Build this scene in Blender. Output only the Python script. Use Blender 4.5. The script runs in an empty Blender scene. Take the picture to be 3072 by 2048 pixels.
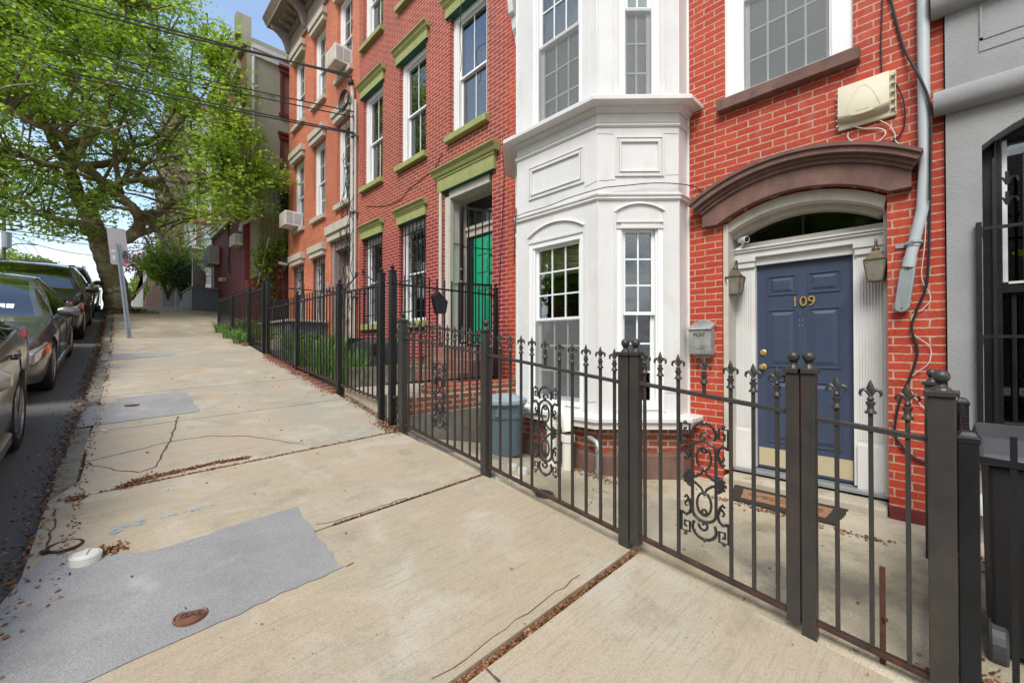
import bpy, bmesh, math, random
import numpy as np
from mathutils import Vector, Matrix
R = math.radians
random.seed(7); rng = np.random.default_rng(11)
SC = bpy.context.scene; COL = SC.collection
PI = math.pi

# ---------------------------------------------------------------- camera (origin of the site = the lens)
FPX, CX, CY = 1274.0, 1536.0, 1024.0
YAW, PIT = R(44.13), R(0.5)
FW = Vector((math.sin(YAW)*math.cos(PIT), math.cos(YAW)*math.cos(PIT), math.sin(PIT)))
RT = Vector((math.cos(YAW), -math.sin(YAW), 0))
UP = Vector((-math.sin(YAW)*math.sin(PIT), -math.cos(YAW)*math.sin(PIT), math.cos(PIT)))
def ray(px, py): return FW + RT*((px-CX)/FPX) + UP*((CY-py)/FPX)
def onX(px, py, x): d = ray(px, py); return d*(x/d.x)      # survey: sight line meets a wall parallel to the street
def onY(px, py, y): d = ray(px, py); return d*(y/d.y)
def onZ(px, py, z): d = ray(px, py); return d*(z/d.z)
PR = [(-60,-7.8),(-3,-1.76),(0.475,-1.386),(1.485,-1.286),(2.886,-1.132),(4.3,-.970),(6.01,-.70),(7.81,-.447),(9.83,-.18),(14.6,.52),(19,1.13),(23,1.60),(26,1.82),(40,2.0),(400,2.0)]
def prof(y):
    for (a,b),(c,d) in zip(PR, PR[1:]):
        if y <= c: return b+(d-b)*(y-a)/(c-a)
    return PR[-1][1]
def gz(x, y): return prof(y)+.045*(min(max(x,-.6),2.45)-2.45)
def curbx(y):
    T = [(-60,-.6),(0,-.42),(3,-.315),(4.2,-.28),(7.6,-.115),(11.6,0),(19,.148),(30,.2),(400,.2)]
    for (a,b),(c,d) in zip(T, T[1:]):
        if y <= c: return b+(d-b)*(y-a)/(c-a)
    return .2
def onG(px, py, f=None, dz=0):
    f = f or gz; d = ray(px, py); t = .6
    while t < 90 and d.z*t > f(d.x*t, d.y*t)+dz: t += .01
    return Vector((d.x*t, d.y*t, f(d.x*t, d.y*t)+dz))
def yard(x, y):
    E = [(-8,-1.6),(0,-1.42),(1.5,-1.33),(2.8,-1.17),(3.7,-1.06),(6,-.95)]
    e = E[0][1]
    for (a,b),(c,d) in zip(E, E[1:]):
        if a <= y <= c: e = b+(d-b)*(y-a)/(c-a)
    k = min(1, max(0, (x-2.5)/1.6))
    return e+(-1.40-e)*k if y > -.5 else -1.44

cam = bpy.data.objects.new('camera', bpy.data.cameras.new('camera')); COL.objects.link(cam)
cam.data.sensor_width = 36; cam.data.lens = 36*FPX/3072; cam.data.clip_end = 2000; cam.data.clip_start = .05
M3 = Matrix((RT, UP, -FW)).transposed(); cam.matrix_world = M3.to_4x4(); SC.camera = cam

# ---------------------------------------------------------------- materials
MATS = {}
class NT:
    def __init__(s, name):
        s.m = bpy.data.materials.new(name); s.m.use_nodes = True; s.t = s.m.node_tree; s.t.nodes.clear()
        s.out = s.n('ShaderNodeOutputMaterial')
    def n(s, typ, **k):
        o = s.t.nodes.new(typ)
        for a, v in k.items():
            if hasattr(o, a): setattr(o, a, v)
            else: o.inputs[a].default_value = v
        return o
    def l(s, a, b): s.t.links.new(a, b)
    def inp(s, node, name, v):
        if hasattr(v, 'node'): s.l(v, node.inputs[name])
        else: node.inputs[name].default_value = v
    def math(s, op, a, b=0.0, c=None):
        o = s.n('ShaderNodeMath', operation=op); s.inp(o, 0, a); s.inp(o, 1, b)
        if c is not None: s.inp(o, 2, c)
        return o.outputs[0]
    def mix(s, f, a, b, bt='MIX'):
        o = s.n('ShaderNodeMix', data_type='RGBA', blend_type=bt)
        s.inp(o, 0, f); s.inp(o, 6, a if hasattr(a,'node') else (*a[:3],1)); s.inp(o, 7, b if hasattr(b,'node') else (*b[:3],1)); return o.outputs[2]
    def noise(s, v, scale, detail=4, rough=.55, dist=0):
        o = s.n('ShaderNodeTexNoise'); o.inputs['Scale'].default_value = scale; o.inputs['Detail'].default_value = detail
        o.inputs['Roughness'].default_value = rough; o.inputs['Distortion'].default_value = dist; s.l(v, o.inputs['Vector']); return o.outputs[0]
    def ramp(s, v, *st):
        o = s.n('ShaderNodeValToRGB'); e = o.color_ramp.elements
        while len(e) < len(st): e.new(.5)
        for i, (p, c) in enumerate(st):
            e[i].position = p; e[i].color = (c,c,c,1) if isinstance(c,(int,float)) else (*c,1)
        s.l(v, o.inputs[0]); return o.outputs[0]
    def pos(s): return s.n('ShaderNodeNewGeometry').outputs['Position']
    def obj(s): return s.n('ShaderNodeTexCoord').outputs['Object']
    def sep(s, v): o = s.n('ShaderNodeSeparateXYZ'); s.l(v, o.inputs[0]); return o.outputs
    def comb(s, x, y, z):
        o = s.n('ShaderNodeCombineXYZ'); s.inp(o,0,x); s.inp(o,1,y); s.inp(o,2,z); return o.outputs[0]
    def scale(s, v, k):
        o = s.n('ShaderNodeVectorMath', operation='MULTIPLY'); s.l(v, o.inputs[0]); o.inputs[1].default_value = k; return o.outputs[0]
    def bump(s, h, strength=.4, dist=.01, nrm=None):
        o = s.n('ShaderNodeBump'); o.inputs['Strength'].default_value = strength; o.inputs['Distance'].default_value = dist
        s.l(h, o.inputs['Height']); 
        if nrm: s.l(nrm, o.inputs['Normal'])
        return o.outputs[0]
    def bsdf(s, col, rough=.7, metal=0, nrm=None, **k):
        b = s.n('ShaderNodeBsdfPrincipled'); s.inp(b, 'Base Color', col if hasattr(col,'node') else (*col[:3],1)); s.inp(b, 'Roughness', rough); s.inp(b, 'Metallic', metal)
        if nrm: s.l(nrm, b.inputs['Normal'])
        for a, v in k.items(): s.inp(b, a.replace('_',' '), v)
        return b.outputs[0]
    def done(s, sh): s.l(sh, s.out.inputs['Surface']); MATS[s.m.name] = s.m; return s.m

def plain(name, c, rough=.6, metal=0, var=.12, vs=6, bump=.1, bs=60, dirt=None, **k):
    t = NT(name); p = t.pos()
    a = t.ramp(t.noise(p, vs, 5), (.3, tuple(x*(1-var) for x in c)), (.7, tuple(min(1,x*(1+var)) for x in c)))
    if dirt: a = t.mix(t.ramp(t.noise(t.scale(p,(3,3,1.2)), 2.2, 6, .65), (.52, 0), (.72, dirt[1])), a, dirt[0])
    r = t.math('MULTIPLY_ADD', t.noise(p, vs*3, 3), .2, rough-.1)
    return t.done(t.bsdf(a, r, metal, t.bump(t.noise(p, bs, 3), bump, .004), **k))

def brick(name, c1, c2, mortar, W=.212, H=.0675, ms=.007, paint=.0, wav=.004, stain=None, split=None):
    t = NT(name); g = t.n('ShaderNodeNewGeometry'); p = t.sep(g.outputs['Position']); n = t.sep(g.outputs['True Normal'])
    u = t.math('SUBTRACT', t.math('MULTIPLY', p[1], t.math('ABSOLUTE', n[0])), t.math('MULTIPLY', p[0], t.math('ABSOLUTE', n[1])))
    nz = t.noise(g.outputs['Position'], 9, 3); nf = t.noise(g.outputs['Position'], 38, 3)
    wob = t.math('ADD', t.math('MULTIPLY', t.math('SUBTRACT', nz, .5), wav*2.2), t.math('MULTIPLY', t.math('SUBTRACT', nf, .5), wav*2.2))
    v = t.comb(t.math('ADD', u, wob), t.math('ADD', p[2], wob), 0)
    b = t.n('ShaderNodeTexBrick'); b.offset = .5; t.l(v, b.inputs['Vector'])
    for a, x in (('Scale',1),('Mortar Size',ms),('Mortar Smooth',.15),('Bias',0),('Brick Width',W),('Row Height',H)): b.inputs[a].default_value = x
    b.inputs['Color1'].default_value = (0,0,0,1); b.inputs['Color2'].default_value = (1,1,1,1); b.inputs['Mortar'].default_value = (.5,.5,.5,1)
    bc = t.mix(b.outputs['Color'], c1, c2)
    big = t.noise(g.outputs['Position'], .8, 4); bc = t.mix(t.ramp(big, (.35,0),(.7,.6)), bc, tuple(x*.66 for x in c1))
    bc = t.mix(t.ramp(nf, (.35,.0),(.75,.4)), bc, tuple(min(1,x*1.3+.002) for x in c2))
    if split:   # another coat of paint below a height
        e = t.math('GREATER_THAN', t.math('ADD', p[2], t.math('MULTIPLY', t.math('SUBTRACT', nz, .5), .25)), split[0])
        k = t.math('SUBTRACT', 1, e); bc = t.mix(t.math('MULTIPLY', k, .8), bc, split[1])
    if stain:
        sv = t.noise(t.scale(g.outputs['Position'], (2,2,.6)), 2.5, 6, .7); bc = t.mix(t.ramp(sv, (.55,0),(.75,stain[1])), bc, stain[0])
    mc = t.mix(t.ramp(t.noise(g.outputs['Position'], 14, 4), (.3,0),(.8,.5)), mortar, tuple(x*.6+c1[i]*.25 for i,x in enumerate(mortar)))
    fm = b.outputs['Fac']
    if paint: fm = t.math('MULTIPLY', fm, t.ramp(t.noise(g.outputs['Position'], 22, 5, .7), (.34, 1-paint), (.56, 1)))
    col = t.mix(fm, bc, mc)
    h = t.math('ADD', t.math('MULTIPLY', t.math('SUBTRACT', 1, b.outputs['Fac']), 1), t.math('MULTIPLY', nf, .35))
    return t.done(t.bsdf(col, .72, 0, t.bump(h, .55, .006)))

brick('paint_red_brick', (.36,.028,.012), (.50,.060,.019), (.50,.41,.31), ms=.0058, paint=.6, wav=.0045, stain=((.62,.5,.42),.12))
brick('dark_red_brick', (.22,.033,.020), (.42,.068,.030), (.60,.42,.36), ms=.0055, wav=.003, split=(2.45,(.27,.016,.022)))
brick('orange_brick', (.40,.085,.040), (.60,.17,.085), (.60,.38,.27), ms=.006, wav=.005, paint=.35, stain=((.42,.075,.035),.5))
brick('old_brick', (.24,.055,.035), (.42,.10,.055), (.46,.38,.28), ms=.010, wav=.008, stain=((.13,.09,.06),.6))
plain('stoop_stone', (.27,.135,.10), .8, var=.2, vs=8, bump=.5, bs=60, dirt=((.13,.08,.065),.6)); plain('ac_mid', (.42,.42,.42), .6)
brick('maroon_brick', (.150,.016,.018), (.19,.022,.024), (.12,.016,.018), ms=.005, wav=.003, stain=((.10,.012,.014),.5))
brick('brown_brick', (.085,.045,.035), (.16,.085,.062), (.33,.27,.22), ms=.009, wav=.003)
brick('tan_front_brick', (.26,.10,.065), (.36,.15,.10), (.42,.3,.24), ms=.006)
plain('white_paint', (.69,.69,.68), .42, var=.05, vs=2.5, bump=.15, bs=45, dirt=((.52,.50,.46),.35))
plain('vinyl_white', (.82,.84,.84), .3, var=.02, bump=.02)
plain('muntin_white', (.74,.84,.82), .3, var=.02, bump=.02)
plain('cream_paint', (.55,.52,.46), .5, var=.05, bump=.1, dirt=((.38,.34,.28),.6))
plain('green_stone', (.31,.335,.125), .7, var=.10, vs=5, bump=.3, bs=50, dirt=((.20,.22,.08),.6))
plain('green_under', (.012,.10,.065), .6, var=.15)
plain('grey_stone', (.50,.46,.38), .75, var=.08, bump=.3, dirt=((.33,.30,.25),.6))
plain('brownstone', (.165,.092,.074), .85, var=.22, vs=7, bump=.7, bs=55, dirt=((.085,.055,.048),.8))
plain('mauve_trim', (.30,.24,.22), .6, var=.08, bump=.15, dirt=((.16,.12,.11),.5))
plain('mauve_door', (.17,.105,.11), .45, var=.06)
plain('blue_door', (.048,.066,.115), .38, var=.05, bump=.12, bs=120)
plain('brass', (.62,.42,.13), .35, .6, var=.1)
plain('kick_brass', (.66,.58,.38), .32, .35, var=.06)
plain('old_brass', (.12,.095,.052), .5, .4, var=.3, vs=18, bump=.3)
plain('lamp_glass', (.20,.18,.15), .3, var=.3, vs=12)
plain('door_green', (.0,.34,.17), .35, var=.05)
plain('maroon_wood', (.17,.02,.024), .6, var=.15)
plain('black_iron', (.012,.013,.015), .42, .2, var=.3, bump=.35, bs=80, dirt=((.035,.026,.02),.4))
plain('grey_iron', (.052,.050,.047), .42, .3, var=.14, vs=9, bump=.25, bs=60, dirt=((.11,.065,.042),.55))
plain('cast_iron', (.05,.05,.052), .3, .5, var=.2, bump=.3, dirt=((.06,.05,.045),.3))
plain('rusty_iron', (.10,.042,.028), .8, .2, var=.3, vs=20, bump=.6)
plain('rust_cover', (.17,.075,.045), .85, .1, var=.35, vs=25, bump=.8, bs=90)
plain('pvc', (.74,.73,.66), .4, var=.05, dirt=((.35,.30,.24),.5))
plain('galvanised', (.36,.40,.42), .4, .5, var=.08, bump=.08, dirt=((.25,.27,.28),.5))
plain('grey_pipe', (.46,.50,.52), .5, .1, var=.05)
plain('box_beige', (.60,.555,.41), .5, var=.03, bump=.03, dirt=((.5,.45,.3),.3))
plain('mail_metal', (.36,.37,.36), .5, .3, var=.2, vs=14, bump=.5, bs=50, dirt=((.12,.11,.10),.6))
plain('black_rubber', (.012,.012,.013), .6, var=.2)
plain('cable_white', (.62,.60,.55), .5)
plain('bin_grey', (.055,.058,.062), .45, var=.1, bump=.1)
plain('bin_black', (.014,.014,.016), .45, var=.15)
plain('can_blue', (.10,.145,.18), .5, var=.08, dirt=((.16,.2,.22),.5))
plain('can_lid', (.30,.38,.42), .5, var=.08, dirt=((.2,.22,.22),.6))
plain('coir', (.33,.18,.095), .95, var=.25, vs=60, bump=1, bs=300)
plain('coir_dark', (.035,.028,.02), .95, var=.4, vs=60, bump=1, bs=300)
plain('wood_fence', (.20,.19,.085), .8, var=.25, vs=8, bump=.4)
plain('old_wood', (.15,.10,.05), .8, var=.25)
plain('teal_mesh', (.03,.13,.13), .8)
plain('concrete_old', (.22,.205,.17), .9, var=.25, vs=5, bump=.6, bs=50, dirt=((.06,.058,.055),.9))
plain('slab_step', (.46,.41,.31), .85, var=.15, bump=.35, bs=60, dirt=((.22,.18,.13),.7))
plain('blue_grey_paint', (.115,.135,.165), .7, var=.06, bump=.3)
plain('soil', (.10,.07,.045), .95, var=.4, vs=14, bump=1, bs=60)
plain('curb_stone', (.20,.19,.145), .85, var=.25, vs=8, bump=.6, bs=30, dirt=((.10,.09,.075),.7))
plain('terracotta', (.28,.12,.07), .8, var=.15)
plain('brick_edging', (.24,.095,.068), .85, var=.3, vs=12, bump=.6, dirt=((.2,.14,.1),.5))
plain('ac_white', (.70,.70,.68), .45, dirt=((.5,.5,.48),.4))
plain('ac_dark', (.12,.13,.14), .6)
plain('ac_cream', (.55,.50,.40), .6)
plain('steel_sign', (.50,.50,.52), .45, .3, var=.04, dirt=((.4,.4,.42),.4))
plain('steel_post', (.34,.40,.46), .5, .2, var=.1)
plain('sticker_red', (.6,.03,.03), .5); plain('ink', (.015,.015,.02), .6)
plain('pole_wood', (.12,.085,.065), .85, var=.25); plain('steel_grey', (.30,.32,.34), .5, .4)
plain('window_dark', (.012,.013,.015), .1)
plain('curtain', (.92,.92,.92), .8, var=.05, vs=3); plain('curtain_grey', (.68,.69,.68), .8, var=.08); plain('blind_tan', (.80,.70,.45), .8, var=.2)
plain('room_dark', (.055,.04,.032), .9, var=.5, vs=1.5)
plain('interior_wood', (.42,.22,.08), .6)
plain('roof_tar', (.06,.06,.06), .9)
plain('olive_stucco', (.40,.39,.30), .9, var=.10, vs=1.4, bump=.4, bs=25, dirt=((.30,.29,.22),.6))
plain('red_lamp', (.75,.03,.02), .4); plain('orange_lens', (.75,.13,.01), .25); plain('white_card', (.75,.75,.75), .6)
plain('chrome', (.62,.62,.62), .12, 1, var=.05, bump=0); plain('rim_metal', (.38,.38,.40), .25, .9, var=.1); plain('rim_dark', (.02,.02,.022), .35, .4)
plain('tyre', (.018,.018,.018), .8, bump=.3)
plain('dash', (.02,.02,.02), .8)

t = NT('grey_stucco'); p = t.pos(); c = t.ramp(t.noise(p, 2, 5), (.3,(.30,.303,.31)), (.7,(.37,.373,.38)))
c = t.mix(t.ramp(t.noise(t.scale(p,(1,1,.4)), 2.4, 5), (.55,0),(.75,.5)), c, (.20,.205,.21))
t.done(t.bsdf(c, .85, 0, t.bump(t.noise(p, 120, 4, .7), .9, .008)))
t = NT('headlamp_glass'); t.done(t.bsdf((.45,.45,.47), .08, .4, None, Coat_Weight=1.0))
t = NT('lamp_red_glass'); t.done(t.bsdf((.35,.01,.01), .1, 0, None, Coat_Weight=1.0))

def glass(name, tint, base, k, rough=0.0):
    t = NT(name); fr = t.n('ShaderNodeFresnel'); fr.inputs[0].default_value = 1.5
    f = t.math('MULTIPLY_ADD', fr.outputs[0], k, base); f = t.math('MINIMUM', f, .95)
    g = t.n('ShaderNodeBsdfGlossy'); g.inputs['Color'].default_value = (.95,.97,1,1); g.inputs['Roughness'].default_value = rough
    t.l(t.bump(t.noise(t.pos(), 1.6, 2), .05, .02), g.inputs['Normal'])
    tr = t.n('ShaderNodeBsdfTransparent'); tr.inputs[0].default_value = (*tint,1)
    m = t.n('ShaderNodeMixShader'); t.l(f, m.inputs[0]); t.l(tr.outputs[0], m.inputs[1]); t.l(g.outputs[0], m.inputs[2]); return t.done(m.outputs[0])
t = NT('screen_mesh'); tr = t.n('ShaderNodeBsdfTransparent'); mx = t.n('ShaderNodeMixShader'); mx.inputs[0].default_value = .30; t.l(tr.outputs[0], mx.inputs[1]); t.l(t.bsdf((.25,.255,.255), .7), mx.inputs[2]); t.done(mx.outputs[0])
glass('fan_glass', (.8,.75,.7), .015, .35); glass('bay_glass', (.8,.82,.81), .03, .7); glass('glass', (.86,.90,.89), .06, 1.2); glass('glass_dark', (.55,.56,.55), .03, .9); glass('screen_glass', (.42,.43,.43), .02, .5, .25); glass('car_glass', (.30,.36,.34), .10, 1.6)

def paint(name, c):
    t = NT(name); p = t.pos(); fl = t.noise(p, 900, 1)
    cc = t.mix(t.ramp(fl, (.4,0),(.7,1)), c, tuple(x*1.8+.01 for x in c))
    t.done(t.bsdf(cc, .32, .55, None, Coat_Weight=1.0, Coat_Roughness=.03))
paint('paint_grey', (.10,.098,.098)); paint('paint_graphite', (.26,.245,.215)); paint('paint_black', (.012,.012,.014)); paint('paint_silver', (.45,.46,.47))

# concrete pavement, one tint per flag
t = NT('pavement_concrete'); g = t.n('ShaderNodeNewGeometry'); P = g.outputs['Position']; s = t.sep(P)
idx = t.math('FLOOR', t.math('DIVIDE', t.math('SUBTRACT', s[1], 1.39-.003), 1.47)); wn = t.n('ShaderNodeTexWhiteNoise', noise_dimensions='1D'); t.l(idx, wn.inputs['W'])
near = t.ramp(t.math('MULTIPLY_ADD', s[1], .2, 0.0), (.84,(.41,.35,.25)), (.90,(.38,.35,.28)))
first = t.mix(t.math('LESS_THAN', s[1], 1.39), near, (.44,.39,.29))
c = t.mix(t.math('MULTIPLY', wn.outputs[0], .22), first, (.29,.265,.20))
tex = t.math('LESS_THAN', s[1], 9.9); sh = t.mix(tex, (.30,.285,.22), c)
c = t.mix(t.math('GREATER_THAN', s[1], 12.6), c, (.26,.235,.165))
b1 = t.noise(P, 1.3, 6, .62); c = t.mix(t.ramp(b1, (.40,0),(.62,.6)), c, (.46,.345,.23))
b2 = t.noise(t.scale(P,(1,1,1)), 1.9, 7, .65, .6); c = t.mix(t.ramp(b2, (.50,0),(.68,.55)), c, (.54,.515,.44))
b3 = t.noise(t.comb(t.math('ADD',s[0],7.3), s[1], 3.1), 2.3, 8, .72); c = t.mix(t.ramp(b3, (.54,0),(.72,.6)), c, (.20,.18,.135))
st = t.noise(t.scale(P,(2.5,38,1)), 1.5, 5, .7); c = t.mix(t.ramp(st, (.50,0),(.70,.48)), c, (.23,.20,.15))
fn = t.noise(P, 130, 4, .75); c = t.mix(t.ramp(fn, (.36,.5),(.48,0)), c, (.17,.15,.11)); c = t.mix(t.ramp(fn, (.54,0),(.70,.35)), c, (.58,.54,.44))
v = t.n('ShaderNodeTexVoronoi'); v.inputs['Scale'].default_value = 15; t.l(P, v.inputs['Vector'])
sp = t.math('MULTIPLY', t.ramp(v.outputs['Distance'], (.045,1),(.075,0)), t.math('GREATER_THAN', t.sep(v.outputs['Color'])[0], .55)); c = t.mix(t.math('MULTIPLY', sp, .8), c, (.07,.055,.045))
hgt = t.math('ADD', fn, t.math('MULTIPLY', st, .9)); t.done(t.bsdf(c, .88, 0, t.bump(hgt, .35, .004)))

t = NT('patch_concrete'); P = t.pos(); c = t.ramp(t.noise(P, 1.1, 6, .6), (.3,(.25,.249,.243)), (.7,(.35,.348,.338)))
c = t.mix(t.ramp(t.noise(P, 1.8, 7, .7), (.48,0),(.66,.7)), c, (.21,.21,.19)); fn = t.noise(P, 160, 4, .7); c = t.mix(t.ramp(fn, (.40,.55),(.52,0)), c, (.15,.15,.145)); c = t.mix(t.ramp(fn, (.54,0),(.70,.4)), c, (.55,.55,.54))
c = t.mix(t.ramp(t.noise(P,4,5), (.6,0),(.8,.35)), c, (.55,.55,.55)); t.done(t.bsdf(c, .88, 0, t.bump(t.math('ADD', fn, t.noise(t.scale(P,(3,14,1)), 2, 5, .7)), .35, .004)))
t = NT('asphalt'); P = t.pos(); fn = t.noise(P, 120, 4, .8); c = t.ramp(fn, (.3,(.075,.073,.07)), (.7,(.18,.176,.17)))
c = t.mix(t.ramp(t.noise(P, 1.2, 6), (.45,0),(.7,.6)), c, (.10,.10,.105)); t.done(t.bsdf(c, .9, 0, t.bump(fn, .6, .005)))
t = NT('yard_concrete'); P = t.pos(); c = t.ramp(t.noise(P, 1.5, 6, .6), (.35,(.40,.34,.22)), (.65,(.60,.53,.39)))
c = t.mix(t.ramp(t.noise(P, 1.05, 8, .72), (.52,0),(.66,.75)), c, (.15,.14,.11)); fn = t.noise(P, 110, 4, .75); c = t.mix(t.ramp(fn, (.38,.5),(.52,0)), c, (.17,.15,.11))
t.done(t.bsdf(c, .9, 0, t.bump(fn, .5, .004)))

def leafmat(name, c1, c2, c3, tl=.35):
    t = NT(name); g = t.n('ShaderNodeNewGeometry'); r = g.outputs['Random Per Island']
    c = t.ramp(r, (0,c1),(.55,c2),(1,c3))
    d = t.bsdf(c, .5); tr = t.n('ShaderNodeBsdfTranslucent'); t.l(t.mix(.5, c, (c2[0]*1.6,c2[1]*1.5,c2[2]*.5)), tr.inputs[0])
    m = t.n('ShaderNodeMixShader'); m.inputs[0].default_value = tl; t.l(d, m.inputs[1]); t.l(tr.outputs[0], m.inputs[2]); t.done(m.outputs[0])
leafmat('plane_leaf', (.17,.30,.035), (.32,.49,.06), (.52,.64,.15), .6)
leafmat('shrub_leaf', (.09,.17,.015), (.20,.32,.025), (.38,.48,.05), .4)
leafmat('dark_leaf', (.02,.06,.01), (.05,.11,.02), (.10,.17,.03), .3)
leafmat('purple_leaf', (.08,.02,.03), (.14,.04,.05), (.20,.10,.06), .3)
leafmat('blade_leaf', (.08,.18,.05), (.17,.31,.09), (.30,.44,.17), .4)
leafmat('dry_leaf', (.10,.045,.02), (.24,.10,.04), (.42,.24,.11), .1)
t = NT('plane_bark'); P = t.pos(); v = t.n('ShaderNodeTexVoronoi'); v.inputs['Scale'].default_value = 3.2; v.inputs['Randomness'].default_value = 1
wp = t.n('ShaderNodeVectorMath', operation='ADD'); t.l(t.scale(P,(1,1,.55)), wp.inputs[0]); nn = t.n('ShaderNodeTexNoise'); nn.inputs['Scale'].default_value = 3; nn.inputs['Detail'].default_value = 5; t.l(P, nn.inputs['Vector']); t.l(nn.outputs['Color'], wp.inputs[1]); t.l(wp.outputs[0], v.inputs['Vector'])
c = t.ramp(t.sep(v.outputs['Color'])[0], (0,(.15,.12,.06)), (.45,(.27,.235,.135)), (.8,(.38,.355,.24)), (1,(.50,.475,.34)))
c = t.mix(t.ramp(t.noise(P, 9, 6, .7), (.45,0),(.65,.6)), c, (.085,.06,.03)); t.done(t.bsdf(c, .85, 0, t.bump(t.noise(P, 12, 6, .7), .8, .04)))

# ---------------------------------------------------------------- mesh builder
WL = {}
def wloc(o): return WL.get(o.name, Vector((0,0,0))) if o else Vector((0,0,0))
class Fr:
    def __init__(s, O, h=(0,1,0), n=(-1,0,0)): s.O = Vector(O); s.h = Vector(h).normalized(); s.n = Vector(n).normalized()
    def __call__(s, a, b, c=0): return s.O + s.h*a + Vector((0,0,b)) + s.n*c
FAC = Fr((4.6,0,0))
class MB:
    def __init__(s): s.v = []; s.f = []; s.mi = []; s.cur = 0
    def face(s, *ix): s.f.append(ix); s.mi.append(s.cur)
    def add(s, vs, fs):
        o = len(s.v); s.v += [tuple(v) for v in vs]
        for f in fs: s.face(*[o+i for i in f])
    def hexa(s, p): s.add(p, [(0,3,2,1),(4,5,6,7),(0,1,5,4),(1,2,6,5),(2,3,7,6),(3,0,4,7)])
    def box(s, x0,x1,y0,y1,z0,z1): s.hexa([(x0,y0,z0),(x1,y0,z0),(x1,y1,z0),(x0,y1,z0),(x0,y0,z1),(x1,y0,z1),(x1,y1,z1),(x0,y1,z1)]); return s
    def fb(s, F, a0,a1,b0,b1,c0,c1): s.hexa([F(a0,b0,c0),F(a1,b0,c0),F(a1,b0,c1),F(a0,b0,c1),F(a0,b1,c0),F(a1,b1,c0),F(a1,b1,c1),F(a0,b1,c1)]); return s
    def bar(s, p, q, w, d=None, up=(0,0,1)):
        p = Vector(p); q = Vector(q); d = d or w; ax = (q-p).normalized(); u = Vector(up)
        if abs(ax.dot(u)) > .95: u = Vector((0,1,0))
        sd = ax.cross(u).normalized(); u2 = sd.cross(ax).normalized(); sd = sd*w/2; u2 = u2*d/2
        s.hexa([p-sd-u2,p+sd-u2,p+sd+u2,p-sd+u2,q-sd-u2,q+sd-u2,q+sd+u2,q-sd+u2]); return s
    def tube(s, pts, r, n=8, caps=True, closed=False):
        pts = [Vector(p) for p in pts]; N = len(pts); rs = r if isinstance(r,(list,tuple)) else [r]*N
        o = len(s.v); prev = None
        for i, p in enumerate(pts):
            a = pts[(i+1)%N] if (closed or i < N-1) else p; b = pts[(i-1)%N] if (closed or i > 0) else p
            tg = (a-b); tg = tg.normalized() if tg.length > 1e-9 else Vector((0,0,1))
            if prev is None:
                u = Vector((0,0,1)) if abs(tg.z) < .9 else Vector((1,0,0))
            else: u = prev
            u = (u - tg*u.dot(tg)); u = u.normalized() if u.length > 1e-6 else tg.orthogonal().normalized(); prev = u; w = tg.cross(u)
            for k in range(n):
                an = 2*PI*k/n; s.v.append(tuple(p+(u*math.cos(an)+w*math.sin(an))*rs[i]))
        M = N if closed else N-1
        for i in range(M):
            j = (i+1)%N
            for k in range(n): s.face(o+i*n+k, o+i*n+(k+1)%n, o+j*n+(k+1)%n, o+j*n+k)
        if caps and not closed: s.face(*[o+k for k in range(n)][::-1]); s.face(*[o+(N-1)*n+k for k in range(n)])
        return s
    def lathe(s, prf, O=(0,0,0), n=16, sx=1, sy=1, rot=None):
        o = len(s.v); O = Vector(O)
        for r, z in prf:
            for k in range(n):
                a = 2*PI*k/n; p = Vector((r*math.cos(a)*sx, r*math.sin(a)*sy, z))
                if rot: p = rot@p
                s.v.append(tuple(O+p))
        for i in range(len(prf)-1):
            for k in range(n): s.face(o+i*n+k, o+i*n+(k+1)%n, o+(i+1)*n+(k+1)%n, o+(i+1)*n+k)
        if prf[0][0] > 1e-5: s.face(*[o+k for k in range(n)][::-1])
        if prf[-1][0] > 1e-5: s.face(*[o+(len(prf)-1)*n+k for k in range(n)])
        return s
    def ball(s, O, r, n=12, sz=1): return s.lathe([(max(1e-4,r*math.sin(PI*i/8)), -r*sz*math.cos(PI*i/8)) for i in range(9)], O, n)
    def prism(s, poly, f0, f1):     # poly of 2-D points; f0, f1 map them to the two end caps
        n = len(poly); o = len(s.v); s.v += [tuple(f0(*p)) for p in poly] + [tuple(f1(*p)) for p in poly]
        s.face(*[o+i for i in range(n)][::-1]); s.face(*[o+n+i for i in range(n)])
        for i in range(n): j = (i+1)%n; s.face(o+i, o+j, o+n+j, o+n+i)
        return s
    def build(s, name, mat, parent=None, smooth=False, recalc=True, bevel=0):
        me = bpy.data.meshes.new(name); L = wloc(parent)
        me.from_pydata([(v[0]-L.x, v[1]-L.y, v[2]-L.z) for v in s.v], [], s.f)
        for m in (mat if isinstance(mat,(list,tuple)) else [mat]): me.materials.append(MATS[m])
        if isinstance(mat,(list,tuple)): me.polygons.foreach_set('material_index', s.mi)
        if recalc:
            bm = bmesh.new(); bm.from_mesh(me); bmesh.ops.recalc_face_normals(bm, faces=bm.faces); bm.to_mesh(me); bm.free()
        o = bpy.data.objects.new(name, me); COL.objects.link(o)
        if parent: o.parent = parent
        WL[o.name] = L
        if smooth:
            me.polygons.foreach_set('use_smooth', [True]*len(me.polygons)); me.set_sharp_from_angle(angle=R(50))
        if bevel:
            b = o.modifiers.new('bevel','BEVEL'); b.width = bevel; b.segments = 2; b.limit_method = 'ANGLE'; b.angle_limit = R(40)
        me.update(); return o
def tag(o, label=None, cat=None, group=None, kind=None):
    if label: o['label'] = label
    if cat: o['category'] = cat
    if group: o['group'] = group
    if kind: o['kind'] = kind
    return o
def thing(name, loc, label, cat, group=None):
    o = bpy.data.objects.new(name, None); o.empty_display_size = .1; COL.objects.link(o); o.location = loc; WL[o.name] = Vector(loc)
    return tag(o, label, cat, group)
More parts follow.
